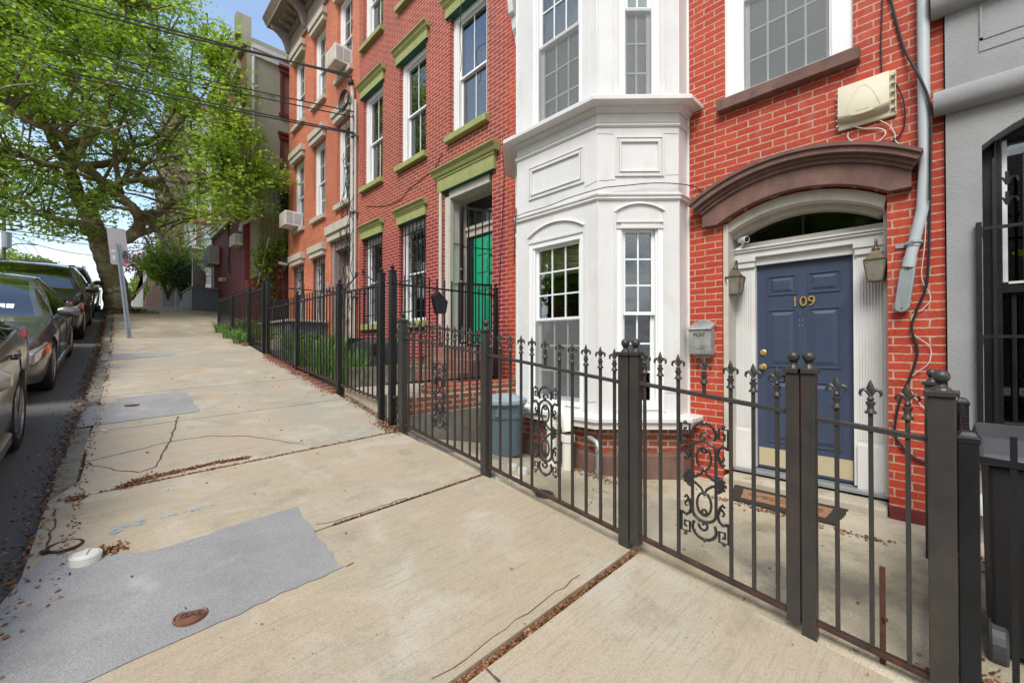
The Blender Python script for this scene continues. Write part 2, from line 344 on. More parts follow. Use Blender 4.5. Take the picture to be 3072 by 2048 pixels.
def struct(name, mb, mat, **k): return tag(mb.build(name, mat, **k), kind='structure')
def copy_tree(o, parent=None):
    c = o.copy(); COL.objects.link(c)
    if parent: c.parent = parent
    for ch in list(o.children): copy_tree(ch, c)
    return c
def text(s, size, F3, parent, mat, depth=.002, align='CENTER', bold=0):
    cu = bpy.data.curves.new('lettering','FONT'); cu.body = s; cu.size = size; cu.extrude = depth; cu.align_x = align; cu.align_y = 'CENTER'; cu.offset = bold
    o = bpy.data.objects.new('lettering', cu); COL.objects.link(o); cu.materials.append(MATS[mat])
    O, x, y = (Vector(a) for a in F3); x.normalize(); y.normalize(); z = x.cross(y); m = Matrix((x,y,z)).transposed().to_4x4(); m.translation = O-wloc(parent)
    dg = bpy.context.evaluated_depsgraph_get(); me = bpy.data.meshes.new_from_object(o.evaluated_get(dg)); bpy.data.objects.remove(o)
    o = bpy.data.objects.new('lettering', me); COL.objects.link(o); o.matrix_basis = m; o.parent = parent; return o
# ================================================================ SETTING
def sheet(xs, ys, f):
    m = MB(); 
    for y in ys:
        for x in xs(y): m.v.append((x, y, f(x, y)))
    n = len(xs(ys[0]))
    for i in range(len(ys)-1):
        for j in range(n-1): m.face(i*n+j, i*n+j+1, (i+1)*n+j+1, (i+1)*n+j)
    return m
YS = [-60,-30,-12,-6,-3]+[i*.5 for i in range(-5,60)]+[32,36,40,60,120,400]
struct('ground', sheet(lambda y: [-400,-60,-12,-9.2,-8,0,2.3,3.6,4.2,4.6,12,60,400], YS, lambda x,y: min(gz(x,y)-.34, (-1.62 if y < 5.2 and x > 2.4 else 9))-.02), 'soil', recalc=False)
struct('road', sheet(lambda y: [-8.8,-7,-5,-3,-1.2,-.4,curbx(y)+.02], YS, lambda x,y: gz(curbx(y),y)-.13+.05*(1-((x+4.4)/4.4)**2)), 'asphalt', recalc=False)
struct('far_pavement', sheet(lambda y: [-12,-8.8], YS, lambda x,y: gz(0,y)+.02), 'pavement_concrete', recalc=False)
# kerb: rough stones
m = MB(); y = 1.2; random.seed(3)
while y < 30:
    L = random.uniform(.75,1.5); y2 = y+L-.02
    for (a,b) in ((y,y2),):
        x0,x1 = curbx(a),curbx(b); w = .14+random.uniform(-.02,.02); d = random.uniform(-.012,.006); xs = (0,.5,1)
        s = 4
        for k in range(s):
            ya, yb = a+(b-a)*k/s, a+(b-a)*(k+1)/s; xa, xb = curbx(ya), curbx(yb); ja, jb = [random.uniform(-.012,.012) for _ in '12']
            m.hexa([(xa-.0+ja,ya,gz(xa,ya)-.3),(xa+w,ya,gz(xa,ya)-.3),(xb+w,yb,gz(xb,yb)-.3),(xb+jb,yb,gz(xb,yb)-.3),(xa+.012+ja,ya,gz(xa,ya)-.004+d),(xa+w,ya,gz(xa+w,ya)-.002+d),(xb+w,yb,gz(xb+w,yb)-.002+d),(xb+.012+jb,yb,gz(xb,yb)-.004+d)])
    y += L
struct('kerb', m, 'curb_stone', bevel=.012)
# pavement flags, real gaps between them
def flags(x0f, x1f, rows, mb, step=.25):
    for (a, b) in rows:
        n = max(1, int((b-a)/step)); m0 = len(mb.v); nx = 6
        for i in range(n+1):
            y = a+(b-a)*i/n
            for j in range(nx+1):
                x = x0f(y)+(x1f(y)-x0f(y))*j/nx; mb.v.append((x,y,gz(x,y)))
        top = len(mb.v)
        for i in range(n):
            for j in range(nx): mb.face(m0+i*(nx+1)+j, m0+i*(nx+1)+j+1, m0+(i+1)*(nx+1)+j+1, m0+(i+1)*(nx+1)+j)
        ring = [i*(nx+1) for i in range(n+1)]; 
        loop = [m0+j for j in range(nx+1)]+[m0+i*(nx+1)+nx for i in range(1,n+1)]+[m0+n*(nx+1)+j for j in range(nx-1,-1,-1)]+[m0+i*(nx+1) for i in range(n-1,0,-1)]
        o = len(mb.v); mb.v += [(mb.v[k][0],mb.v[k][1],mb.v[k][2]-.09) for k in loop]
        for i in range(len(loop)): j = (i+1)%len(loop); mb.face(loop[i], loop[j], o+j, o+i)
edge = lambda y: 2.42 if y < 15 else (2.47+min(1,(y-15)/.3)*1.1)
cx2 = lambda y: curbx(y)+.15+.02*math.sin(y*3.1)+.015*math.sin(y*7.7)
rows = [(1.39-1.47*k+.03, 1.39-1.47*(k-1)-.02) for k in range(3,0,-1)]
rows = [(1.39-2*1.47+.01, 1.39-1.47-.01), (1.39-1.47+.01, 1.39-.026)]
jy = [1.39+1.47*k for k in range(20)]
for k in range(19):
    g0 = .026 if k == 0 else .009; rows.append((jy[k]+g0, jy[k+1]-(.009 if k else .010)))
rows2 = []
m = MB(); flags(lambda y: cx2(y) if not (3.1 < y < 4.35) else curbx(y)+.02, edge, rows, m)
struct('pavement', m, 'pavement_concrete', recalc=False)
struct('joint_bed', sheet(lambda y: [curbx(y)+.1, 1, edge(y)-.01], [i*.5 for i in range(-6,60)], lambda x,y: gz(x,y)-.028), 'soil', recalc=False)
def patch(name, px, mat, lift=.004, rough=.011, sub=6):
    pts = [onG(*p) for p in px]; out = []
    for i, a in enumerate(pts):
        b = pts[(i+1)%len(pts)]; n = max(1, int((b-a).length/.06))
        for k in range(n):
            q = a.lerp(b, k/n); out.append((q.x+random.uniform(-rough,rough), q.y+random.uniform(-rough,rough)))
    bm = bmesh.new(); vs = [bm.verts.new((x,y,gz(x,y)+lift)) for x,y in out]; f = bm.faces.new(vs); bmesh.ops.triangulate(bm, faces=[f])
    me = bpy.data.meshes.new(name); bm.normal_update(); bm.to_mesh(me); bm.free(); me.materials.append(MATS[mat])
    for p_ in me.polygons:
        if p_.normal.z < 0: p_.flip()
    o = bpy.data.objects.new(name, me); COL.objects.link(o); return tag(o, kind='structure')
patch('pavement_patch', [(887,1522),(1030,1706),(880,1765),(719,1843),(480,1945),(262,2046),(-60,2200),(-300,2150),(24,1800),(66,1735),(135,1668),(250,1662),(357,1660),(433,1662),(503,1643),(575,1620),(665,1589),(780,1553)], 'patch_concrete')
patch('pavement_patch', [(232,1284),(600,1235),(558,1176),(460,1183),(357,1195),(345,1207),(252,1225)], 'patch_concrete')
patch('pavement_patch', [(290,1084),(522,1067),(518,1056),(312,1063)], 'patch_concrete')
# cracks filled with dirt
m = MB()
def crack(px, w=.006):
    P_ = [onG(*p) for p in px]; q = []
    for a, b in zip(P_, P_[1:]):
        n = max(2, int((b-a).length/.07)); q += [a.lerp(b,k/n)+Vector((random.uniform(-.012,.012),random.uniform(-.012,.012),0)) for k in range(n)]
    q.append(P_[-1])
    for a, b in zip(q, q[1:]):
        d = (b-a); d.z = 0; d.normalize(); s_ = Vector((-d.y,d.x,0))*w*random.uniform(.4,.8)
        m.add([(v.x,v.y,gz(v.x,v.y)+.0025) for v in (a-s_,a+s_,b+s_,b-s_)], [(0,1,2,3)])
crack([(232,1389),(330,1370),(510,1325),(620,1309),(740,1308),(830,1322),(912,1333)],.008); crack([(530,1250),(522,1290),(512,1325),(490,1355),(470,1400),(420,1418),(365,1413)],.01); crack([(260,1392),(330,1405),(365,1413)],.006)
crack([(945,1578),(1010,1562),(1110,1530),(1220,1495)],.006); crack([(1290,2046),(1400,1968),(1520,1885),(1640,1800),(1740,1725)],.0035); crack([(1456,2010),(1500,2048)],.01); crack([(1030,1706),(1060,1690)],.006); crack([(168,1530),(155,1600),(140,1650)],.008)
struct('pavement_crack', m, 'soil', recalc=False)
# paint marks sprayed on the flags
for px, mt, nm in (([(320,1600),(350,1585),(400,1565),(440,1560),(430,1575),(385,1585),(340,1612),(322,1612)],'mark_blue','paint_mark'),([(290,1222),(330,1216),(362,1214),(360,1222),(325,1226),(292,1228)],'mark_orange','paint_mark'),([(460,1560),(560,1530),(640,1512),(645,1517),(560,1540)],'mark_blue','paint_mark')):
    if mt not in MATS:
        t = NT(mt); P = t.pos(); a = t.ramp(t.noise(P, 28, 5, .8), (.47,0),(.60,.75)); tr = t.n('ShaderNodeBsdfTransparent'); mx = t.n('ShaderNodeMixShader'); t.l(a, mx.inputs[0]); t.l(tr.outputs[0], mx.inputs[1])
        t.l(t.bsdf({'mark_blue':(.22,.40,.55),'mark_orange':(.62,.42,.14)}[mt], .8), mx.inputs[2]); t.done(mx.outputs[0])
    patch(nm, px, mt, .0065, .01)
# yards
struct('yard_pavement', sheet(lambda y: [2.40,2.5,2.7,2.95,3.2,3.5,3.8,4.1,4.6,5.2], [-6,-3,-1.5,-.5,0,.4,.8,1.2,1.6,2,2.4,2.8,3.2,3.6,4.0,4.4,4.84], lambda x,y: yard(x,y)-(.012 if x < 2.5 else 0)), 'yard_concrete', recalc=False)
m = MB()    # raised garden beds behind the black fences
BEDZ = lambda y: prof(y)+.10
def slopebox(m, x0,x1,y0,y1,f0,f1,n=8):
    for k in range(n):
        a, b = y0+(y1-y0)*k/n, y0+(y1-y0)*(k+1)/n
        m.hexa([(x0,a,f0(a)),(x1,a,f0(a)),(x1,b,f0(b)),(x0,b,f0(b)),(x0,a,f1(a)),(x1,a,f1(a)),(x1,b,f1(b)),(x0,b,f1(b))])
slopebox(m, 2.50,4.6,6.05,9.7,lambda y:-2,lambda y: prof(y)+.06)
slopebox(m, 2.50,4.6,9.7,15.7,lambda y:-2,lambda y: prof(y)-.02)
struct('garden_soil', m, 'soil')
m = MB(); random.seed(5)   # brick edging along the pavement
y = 6.1
while y < 9.6:
    w = random.uniform(.19,.21); z = prof(y)+random.uniform(.0,.012); x = 2.36+random.uniform(-.012,.012)
    m.box(x, x+.10, y, y+w-.012, z-.1, z+.035); y += w
tag(m.build('brick_edging','brick_edging', bevel=.008), 'weathered red brick edging at the foot of the black fence', 'edging')

# ================================================================ WALLS
def wall_holes(F, a0, a1, b0, b1, holes, mb, depth=.16, thick=None):
    """front sheet with rectangular holes + reveals"""
    A = sorted({a0,a1}|{h[0] for h in holes}|{h[1] for h in holes}); B = sorted({b0,b1}|{h[2] for h in holes}|{h[3] for h in holes})
    A = [a for a in A if a0 <= a <= a1]; B = [b for b in B if b0 <= b <= b1]
    for i in range(len(A)-1):
        for j in range(len(B)-1):
            ca, cb = (A[i]+A[i+1])/2, (B[j]+B[j+1])/2
            if any(h[0] < ca < h[1] and h[2] < cb < h[3] for h in holes): continue
            mb.add([F(A[i],B[j]),F(A[i+1],B[j]),F(A[i+1],B[j+1]),F(A[i],B[j+1])], [(0,1,2,3)])
    for h in holes:
        p = [(h[0],h[2]),(h[1],h[2]),(h[1],h[3]),(h[0],h[3])]
        for k in range(4):
            if len(h) > 4 and k in h[4]: continue
            q, r = p[k], p[(k+1)%4]; d = depth if len(h) < 6 else h[5]; mb.add([F(*q),F(*r),F(*r,-d),F(*q,-d)], [(0,1,2,3)])
def shell(mb, x0, x1, y0, y1, z0, z1, front=False):   # side, back walls and ceiling of a house body (front open)
    mb.add([(x0,y0,z0),(x1,y0,z0),(x1,y1,z0),(x0,y1,z0),(x0,y0,z1),(x1,y0,z1),(x1,y1,z1),(x0,y1,z1)], [(1,2,6,5),(2,3,7,6),(0,1,5,4)]+([(3,0,4,7)] if front else []))

def window(par, F, a0, a1, b0, b1, cols=2, rows=2, lrows=None, cas=.075, depth=.13, curt='curtain', cmat2=None, split=.5, lower='glass', upper='glass', bars=False, name='window', dark=False, casing='vinyl_white', screen=False, mt='muntin_white'):
    """double hung window: casing, two sashes, glazing bars; panes and curtain as sub-parts"""
    W = MB(); c = -depth
    W.fb(F,a0,a0+cas,b0,b1,c-.10,c+.035); W.fb(F,a1-cas,a1,b0,b1,c-.10,c+.035); W.fb(F,a0+cas,a1-cas,b1-cas,b1,c-.10,c+.033); W.fb(F,a0+cas,a1-cas,b0,b0+.05,c-.10,c+.05)
    W.fb(F,a0+cas,a0+cas+.02,b0+.05,b1-cas,c-.09,c+.015); W.fb(F,a1-cas-.02,a1-cas,b0+.05,b1-cas,c-.09,c+.015)
    i0, i1 = a0+cas+.02, a1-cas-.02; j0, j1 = b0+.05, b1-cas; mid = j0+(j1-j0)*split
    sw = .035; up_c, lo_c = c-.02, c-.06
    def sash(k0, k1, cc, nc, nr):
        W.fb(F,i0,i1,k0,k0+sw,cc-.03,cc); W.fb(F,i0,i1,k1-sw,k1,cc-.03,cc); W.fb(F,i0,i0+sw,k0+sw,k1-sw,cc-.03,cc-.001); W.fb(F,i1-sw,i1,k0+sw,k1-sw,cc-.03,cc-.001)
        W.cur = 1
        for q in range(1, nc): a = i0+sw+(i1-i0-2*sw)*q/nc; W.fb(F,a-.009,a+.009,k0+sw,k1-sw,cc-.028,cc-.012)
        for q in range(1, nr): b = k0+sw+(k1-k0-2*sw)*q/nr; W.fb(F,i0+sw,i1-sw,b-.009,b+.009,cc-.027,cc-.0115)
        W.cur = 0
    sash(mid-.01, j1, up_c, cols, rows); sash(j0, mid+.025, lo_c, cols, lrows or rows)
    w = W.build(name, [casing, mt], par)
    for (k0,k1,cc,g) in ((mid-.01+sw,j1-sw,up_c-.008,upper),(j0+sw,mid+.025-sw,lo_c-.008,lower)):
        G = MB(); G.fb(F,i0+sw,i1-sw,k0,k1,cc-.016,cc-.012); G.build('glass_pane', g, w)
    if screen or lower == 'screen_glass':
        G = MB(); G.fb(F,i0,i1,j0,mid,c-.004,c-.001); G.build('insect_screen','screen_mesh', w)
    if curt:
        C = MB(); n = 26; cz = c-.125
        for q in range(n+1):
            a = i0-.05+(i1-i0+.1)*q/n; d = cz+.004*math.sin(q*1.9)+.002*math.sin(q*4.1); C.v += [tuple(F(a,j0-.05,d)), tuple(F(a,j1+.05,d))]
        for q in range(n): C.face(q*2,q*2+2,q*2+3,q*2+1)
        C.build('curtain', curt, w, smooth=True)
    else:
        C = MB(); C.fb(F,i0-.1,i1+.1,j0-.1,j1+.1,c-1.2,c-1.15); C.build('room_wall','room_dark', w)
    return w
def bars(w, F, a0, a1, b0, b1, c=.02, n=6, rails=(.12,.5,.88), orn=True, mat='black_iron'):
    G = MB()
    for i in range(n): a = a0+(a1-a0)*(i+.5)/n; G.bar(F(a,b0,c),F(a,b1,c),.016)
    for r in rails: G.bar(F(a0-.03,b0+(b1-b0)*r,c),F(a1+.03,b0+(b1-b0)*r,c),.02,.02)
    if orn:
        am = (a0+a1)/2
        for bz in ((b0+b1)/2+.45,(b0+b1)/2-.35):
            for sgn in (-1,1):
                for up in (-1,1):
                    P_ = []
                    for k in range(14):
                        th = k*.42; r = .075*math.exp(-.14*k); P_.append(F(am+sgn*(.085-r*math.cos(th)), bz+up*(.10+r*math.sin(th)*1.2), c+.012))
                    G.tube(P_, .007, 5)
            G.tube([F(am,bz-.24,c+.012),F(am,bz+.24,c+.012)], .008, 5)
            for sgn in (-1,1): G.tube([F(am+sgn*.02,bz+.30,c+.012),F(am+sgn*.05,bz+.25,c+.012),F(am,bz+.2,c+.012)], .007, 5)
    return G.build('window_bars', mat, w)
def mould(m, F, a0, a1, steps):       # steps: (b0,b1,c,overhang)
    for b0,b1,c,ov in steps: m.fb(F,a0-ov,a1+ov,b0,b1,0,c)
def crown_lintel(par, F, a0, a1, b0, b1, c=.09, mat='green_stone', under='green_under', ov=.05, simple=False):
    m = MB(); h = b1-b0
    def prof_(poly, ea):
        m.prism(poly, lambda c_,b_: F(a0-ea,b_,c_), lambda c_,b_: F(a1+ea,b_,c_))
    prof_([(0,b0),(c*.62,b0),(c*.62,b0+h*.55),(0,b0+h*.55)], 0)
    prof_([(0,b0+h*.55),(c*.75,b0+h*.55),(c*.8,b0+h*.60),(c*.72,b0+h*.645),(0,b0+h*.645)], .012)
    prof_([(0,b0+h*.645),(c*.9,b0+h*.66),(c*1.05,b0+h*.74),(c*1.12,b0+h*.80),(c*1.5,b0+h*.90),(c*1.6,b0+h*.93),(c*1.6,b0+h*.98),(c*1.45,b1),(0,b1)], ov)
    l = m.build('lintel', mat, par, bevel=.004)
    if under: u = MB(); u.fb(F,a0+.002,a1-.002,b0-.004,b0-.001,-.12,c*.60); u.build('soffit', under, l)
    return l
def sill(par, F, a0, a1, b0, b1, c=.10, mat='green_stone', ov=.06):
    m = MB(); m.prism([(-.12,b0+.03),(0,b0),(c,b0),(c,b1-.02),(c-.01,b1-.005),(-.12,b1)], lambda c_,b_: F(a0-ov,b_,c_), lambda c_,b_: F(a1+ov,b_,c_))
    return m.build('sill', mat, par, bevel=.006)

# ---------------------------------------------------------------- dark red house with green stone trim
G = thing('brick_row_house', (4.6,7.6,-.5), 'dark red brick row house with moss green lintels and a bright green door', 'house')
ga, gb, gc = (8.98,9.98), (7.18,8.22), (5.34,6.38)
gh = [(*ga,.49,2.56),(*gb,.49,2.56),(5.21,6.55,-.03,2.85,(),.45)] + [(*c,3.80,6.02) for c in (ga,gb,gc)] + [(*c,7.27,9.45) for c in (ga,gb,gc)]
m = MB(); wall_holes(FAC, 4.87, 10.19, -2.2, 10.2, gh, m); shell(m, 4.6,12.5,4.87,10.19,-2.2,10.2); m.build('wall','dark_red_brick', G, recalc=False)
m = MB(); m.box(4.5,12.5,4.87,10.19,10.2,10.35); m.build('roof','roof_tar', G)
m = MB()
m.box(4.0,4.6,4.87,10.19,10.0,10.36); m.box(4.3,4.6,4.87,10.19,9.75,10.0); m.build('cornice','green_stone', G, bevel=.02)
for c in (ga,gb,gc):
    a0,a1 = c
    window(G, FAC, a0, a1, 3.80, 6.02, cols=2, rows=1, curt=('curtain' if c is gc else 'curtain_grey'), lower='glass', cas=.11, depth=.12, mt='vinyl_white')
    sill(G, FAC, a0, a1, 3.70, 3.82); crown_lintel(G, FAC, a0-.09, a1+.09, 6.02, 6.34)
    window(G, FAC, a0, a1, 7.27, 9.45, cols=2, rows=1, curt='curtain', cas=.11, depth=.12, mt='vinyl_white'); sill(G, FAC, a0, a1, 7.16, 7.28); crown_lintel(G, FAC, a0-.09, a1+.09, 9.45, 9.77)
for c in (ga,gb):
    a0,a1 = c
    w = window(G, FAC, a0, a1, .49, 2.56, cols=1, rows=1, curt=None, cas=.10, depth=.14); bars(w, FAC, a0, a1, .50, 2.52, -.02, 7, rails=(.10,.42,.90))
    sill(G, FAC, a0, a1, .36, .50); crown_lintel(G, FAC, a0-.03, a1+.03, 2.56, 2.87)
crown_lintel(G, FAC, 5.10, 6.70, 2.85, 3.27, c=.11, ov=.09)
# entrance recess: white lined, green door
m = MB(); X1 = 5.35
m.fb(FAC,6.43,6.545,-.02,2.74,-.44,-.005); m.fb(FAC,5.215,5.30,-.02,2.74,-.44,-.10); m.fb(FAC,5.30,6.43,2.70,2.845,-.44,-.012); m.fb(FAC,6.40,6.43,-.02,2.70,-.10,-.015)
for b0,b1 in ((.2,1.0),(1.15,1.75),(1.9,2.5)): m.fb(FAC,6.415,6.425,b0,b1,-.36,-.1)
m.fb(FAC,5.215,6.545,2.05,2.17,-.5,-.42); m.fb(FAC,5.215,6.545,2.17,2.23,-.52,-.38)
m.build('door_surround','cream_paint', G, bevel=.004)
m = MB(); m.lathe([(.001,0),(.07,0),(.075,.012),(.05,.012)], (4.82,5.8,2.685), 20); m.build('ceiling_lamp','cream_paint', G)
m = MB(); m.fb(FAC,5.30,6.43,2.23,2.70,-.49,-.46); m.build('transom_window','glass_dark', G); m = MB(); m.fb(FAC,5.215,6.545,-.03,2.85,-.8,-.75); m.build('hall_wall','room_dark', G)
m = MB(); m.fb(FAC,5.22,6.43,-.03,2.05,-.5,-.47); m.build('door_frame','window_dark', G)
d = MB(); d.fb(FAC,5.33,6.20,-.0,1.98,-.46,-.42)
dd = d.build('door','door_green', G)
p_ = MB()
for i in range(2):
    for j,(b0,b1) in enumerate(((.15,.85),(1.0,1.25),(1.33,1.58),(1.66,1.88))): p_.fb(FAC,5.43+.38*i,5.72+.38*i,b0,b1,-.42,-.408)
p_.build('panel','door_green', dd, bevel=.006); p_ = MB()
for b in (1.29,1.62): p_.fb(FAC,5.42,5.74,b-.012,b+.012,-.42,-.404)
p_.build('glazing_bar','black_iron', dd)
p_ = MB(); p_.fb(FAC,5.55,5.70,.88,1.02,-.42,-.36); q = p_.build('lock_box','black_iron', dd); p_ = MB(); p_.ball((4.95,5.63,.955),.034,10); p_.build('red_sign','red_lamp', dd)
# iron gate door standing open in the recess
g = MB(); O1, O2 = Vector((4.22,5.53,0)), Vector((4.88,5.26,0)); dv = (O2-O1)
g.bar(O1+Vector((0,0,.02)),O1+Vector((0,0,2.26)),.05); g.bar(O2+Vector((0,0,.02)),O2+Vector((0,0,2.26)),.04)
for z in (.04,1.0,2.24): g.bar(O1+Vector((0,0,z)),O2+Vector((0,0,z)),.035)
for k in range(1,6): g.bar(O1+dv*(k/6)+Vector((0,0,.04)),O1+dv*(k/6)+Vector((0,0,2.24)),.016)
for z0,z1 in ((1.05,1.35),): g.bar(O1+dv*.05+Vector((0,0,1.6)),O1+dv*.97+Vector((0,0,1.6)),.016)
gd = g.build('security_gate','black_iron', G)
m = MB(); 
for z in (1.02,1.22): m = MB(); m.lathe([(.03,-.01),(.03,.01),(.022,.03),(.001,.035)], O1+Vector((-.03,-.03,z)), 12, rot=Matrix.Rotation(-PI/2,3,'Y')@Matrix.Rotation(PI/4,3,'X')); m.build('lock','old_brass', gd)
# white drainpipe beside the door
m = MB(); m.tube([(4.56,6.62,.05),(4.56,6.62,2.84)], .035, 10); m.build('corner_bead','cream_paint', G)

# stoop and retaining walls
st = thing('entrance_stoop', (4.2,5.6,-1.2), 'brick and brownstone stoop rising to the bright green door', 'stoop')
m = MB(); m.box(4.28,5.4,4.95,6.75,-1.6,-.045); m.box(3.98,4.28,4.95,6.6,-1.6,-.22); m.box(3.70,3.98,4.95,6.5,-1.6,-.40); m.build('step','stoop_stone', st, bevel=.012)
m = MB(); m.box(2.52,3.70,4.62,6.05,-1.8,-.615); m.build('walkway','slab_step', st, bevel=.01)
m = MB(); m.box(2.52,4.6,4.34,4.62,-.80,-.60); m.box(2.9,4.6,4.38,4.64,-.60,-.50); m.build('brick_coping','old_brick', st, bevel=.01)
m = MB(); m.box(2.50,4.6,4.30,4.62,-1.6,-.80); m.hexa([(2.49,3.55,-1.5),(2.62,3.55,-1.5),(2.62,4.3,-1.5),(2.49,4.3,-1.5),(2.49,3.55,prof(3.55)-.02),(2.62,3.55,prof(3.55)-.02),(2.62,4.3,prof(4.3)+.0),(2.49,4.3,prof(4.3)+.0)])
m.build('retaining_wall','concrete_old', st, bevel=.015)
m = MB(); random.seed(9)
for k in range(14): 
    m.lathe([(.001,-.05),(.05,-.03),(.06,0),(.04,.035),(.001,.045)], (4.42+random.uniform(-.09,.1),4.45+random.uniform(-.06,.06),-.72+.055*(k//3)*1.0), 6, sx=random.uniform(.7,1.3), sy=random.uniform(.7,1.2))
tag(m.build('rubble_stone','old_wood'), 'broken lump of brown rubble at the end of the brick coping', 'rubble')
m = MB(); m.box(2.62,4.58,6.08,6.24,-1.2,-.33); tag(m.build('garden_kerb','concrete_old', bevel=.02), 'low mossy concrete kerb between green door path and flower bed', 'kerb wall')

# ---------------------------------------------------------------- orange house
Oh = thing('brick_row_house', (4.6,13,-.2), 'bright orange painted brick row house with grey stone lintels and a bracketed cornice', 'house')
oa, ob, oc = (14.17,15.17), (12.41,13.36), (10.62,11.57)
oh = [(*oa,.45,2.58),(*ob,.45,2.58),(10.55,11.95,-.05,2.84,(),.4)] + [(*c,3.76,5.97) for c in (oa,ob,oc)] + [(*c,7.17,9.29) for c in (oa,ob,oc)]
m = MB(); wall_holes(FAC, 10.20, 15.70, -2, 10.9, oh, m); shell(m, 4.6,12.5,10.20,15.70,-2,10.9); m.build('wall','orange_brick', Oh, recalc=False)
m = MB(); m.box(4.45,12.5,10.2,15.7,10.9,11.0); m.build('roof','roof_tar', Oh)
for c in (oa,ob,oc):
    for (s0,l0,cu) in ((3.76,5.97,'curtain_grey'),(7.17,9.29,'curtain_grey')):
        window(Oh, FAC, *c, s0, l0, cols=2, rows=2, curt=cu, cas=.10, depth=.12); sill(Oh, FAC, *c, s0-.13, s0+.01, mat='grey_stone')
        m = MB(); mould(m, FAC, c[0]-.02, c[1]+.02, [(l0,l0+.155,.11,.04),(l0+.155,l0+.34,.15,.09)]); m.build('lintel','grey_stone', Oh, bevel=.006)
for c in (oa,ob):
    w = window(Oh, FAC, *c, .45, 2.58, cols=1, rows=1, curt='curtain_grey', cas=.09, depth=.14); bars(w, FAC, *c, .47, 2.55, -.02, 7, rails=(.10,.9)); sill(Oh, FAC, *c, .30, .46, mat='grey_stone')
    m = MB(); mould(m, FAC, c[0]-.02, c[1]+.02, [(2.58,2.72,.11,.04),(2.72,2.91,.15,.09)]); m.build('lintel','grey_stone', Oh, bevel=.006)
m = MB(); mould(m, FAC, 10.55, 11.95, [(2.84,3.02,.11,.06),(3.02,3.25,.16,.11)]); m.build('lintel','grey_stone', Oh, bevel=.006)
m = MB(); m.fb(FAC,11.80,11.945,-.04,2.83,-.38,-.02); m.fb(FAC,10.555,10.66,-.04,2.83,-.38,-.05); m.fb(FAC,10.66,11.8,2.60,2.83,-.38,-.05); fr_ = m.build('door_frame','mauve_trim', Oh, bevel=.004)
d = MB(); d.fb(FAC,10.66,11.80,-.04,2.60,-.36,-.30); dd = d.build('door','mauve_door', Oh)
p_ = MB()
for a0 in (10.76,11.28): 
    for b0,b1 in ((.12,.55),(.68,1.5),(1.68,2.2)): p_.fb(FAC,a0,a0+.40,b0,b1,-.30,-.285)
p_.build('panel','mauve_trim', dd, bevel=.008)
p_ = MB(); p_.fb(FAC,11.38,11.56,1.72,2.15,-.284,-.27); p_.fb(FAC,11.38,11.56,.74,1.44,-.284,-.27); p_.build('panel_field','grey_stone', dd)
m = MB(); m.box(3.9,4.6,10.4,12.1,-1,-.06); m.box(3.5,3.9,10.4,12.1,-1,-.22); m.build('door_step','grey_stone', Oh, bevel=.015)
m = MB(); m.lathe([(.12,0),(.12,.02),(.09,.03),(.001,.03)], (4.59,12.18,1.62), 20, rot=Matrix.Rotation(-PI/2,3,'Y')); m.build('number_plaque','mauve_trim', Oh)
m = MB()  # white stone base course
m.fb(FAC,12.1,15.7,-.6,.18,0,.05); m.build('base_course','grey_stone', Oh)
# bracketed cornice
m = MB(); m.fb(FAC,10.2,15.74,9.79,9.86,0,.07); m.fb(FAC,10.2,15.72,9.86,10.35,0,.035); m.fb(FAC,10.2,15.73,10.35,10.42,0,.07); m.fb(FAC,10.2,15.76,10.42,10.62,0,.10)
m.fb(FAC,10.2,15.86,10.62,10.70,0,.66); m.prism([(.60,10.70),(.66,10.70),(.78,10.90),(.78,10.95),(0,10.95),(0,10.70)], lambda c,b: FAC(10.2,b,c), lambda c,b: FAC(15.92,b,c))
co = m.build('cornice','mauve_trim', Oh, bevel=.006)
for a in (15.58, 13.95, 12.3, 10.6):
    m = MB(); pol = [(.04,9.88),(.10,9.90),(.16,10.0),(.20,10.15),(.28,10.3),(.42,10.42),(.55,10.48),(.60,10.62),(.04,10.62)]
    m.prism(pol, lambda c,b: FAC(a-.06,b,c), lambda c,b: FAC(a+.06,b,c)); m.prism([(c*1.06,b) for c,b in pol], lambda c,b: FAC(a-.03,b,c), lambda c,b: FAC(a+.03,b,c)); m.build('bracket','mauve_trim', co, bevel=.006)
for s0,s1 in ((13.95,15.58),(12.3,13.95),(10.6,12.3)):
    for k in range(1,4):
        a = s0+(s1-s0)*k/4; m = MB(); m.prism([(.08,10.44),(.2,10.46),(.28,10.52),(.42,10.52),(.48,10.62),(.08,10.62)], lambda c,b: FAC(a-.04,b,c), lambda c,b: FAC(a+.04,b,c)); m.build('modillion','mauve_trim', co, bevel=.006)
m = MB(); k = 10.25
while k < 15.7: m.fb(FAC,k,k+.045,10.36,10.44,.07,.10); k += .09
m.build('dentil_row','mauve_trim', co)

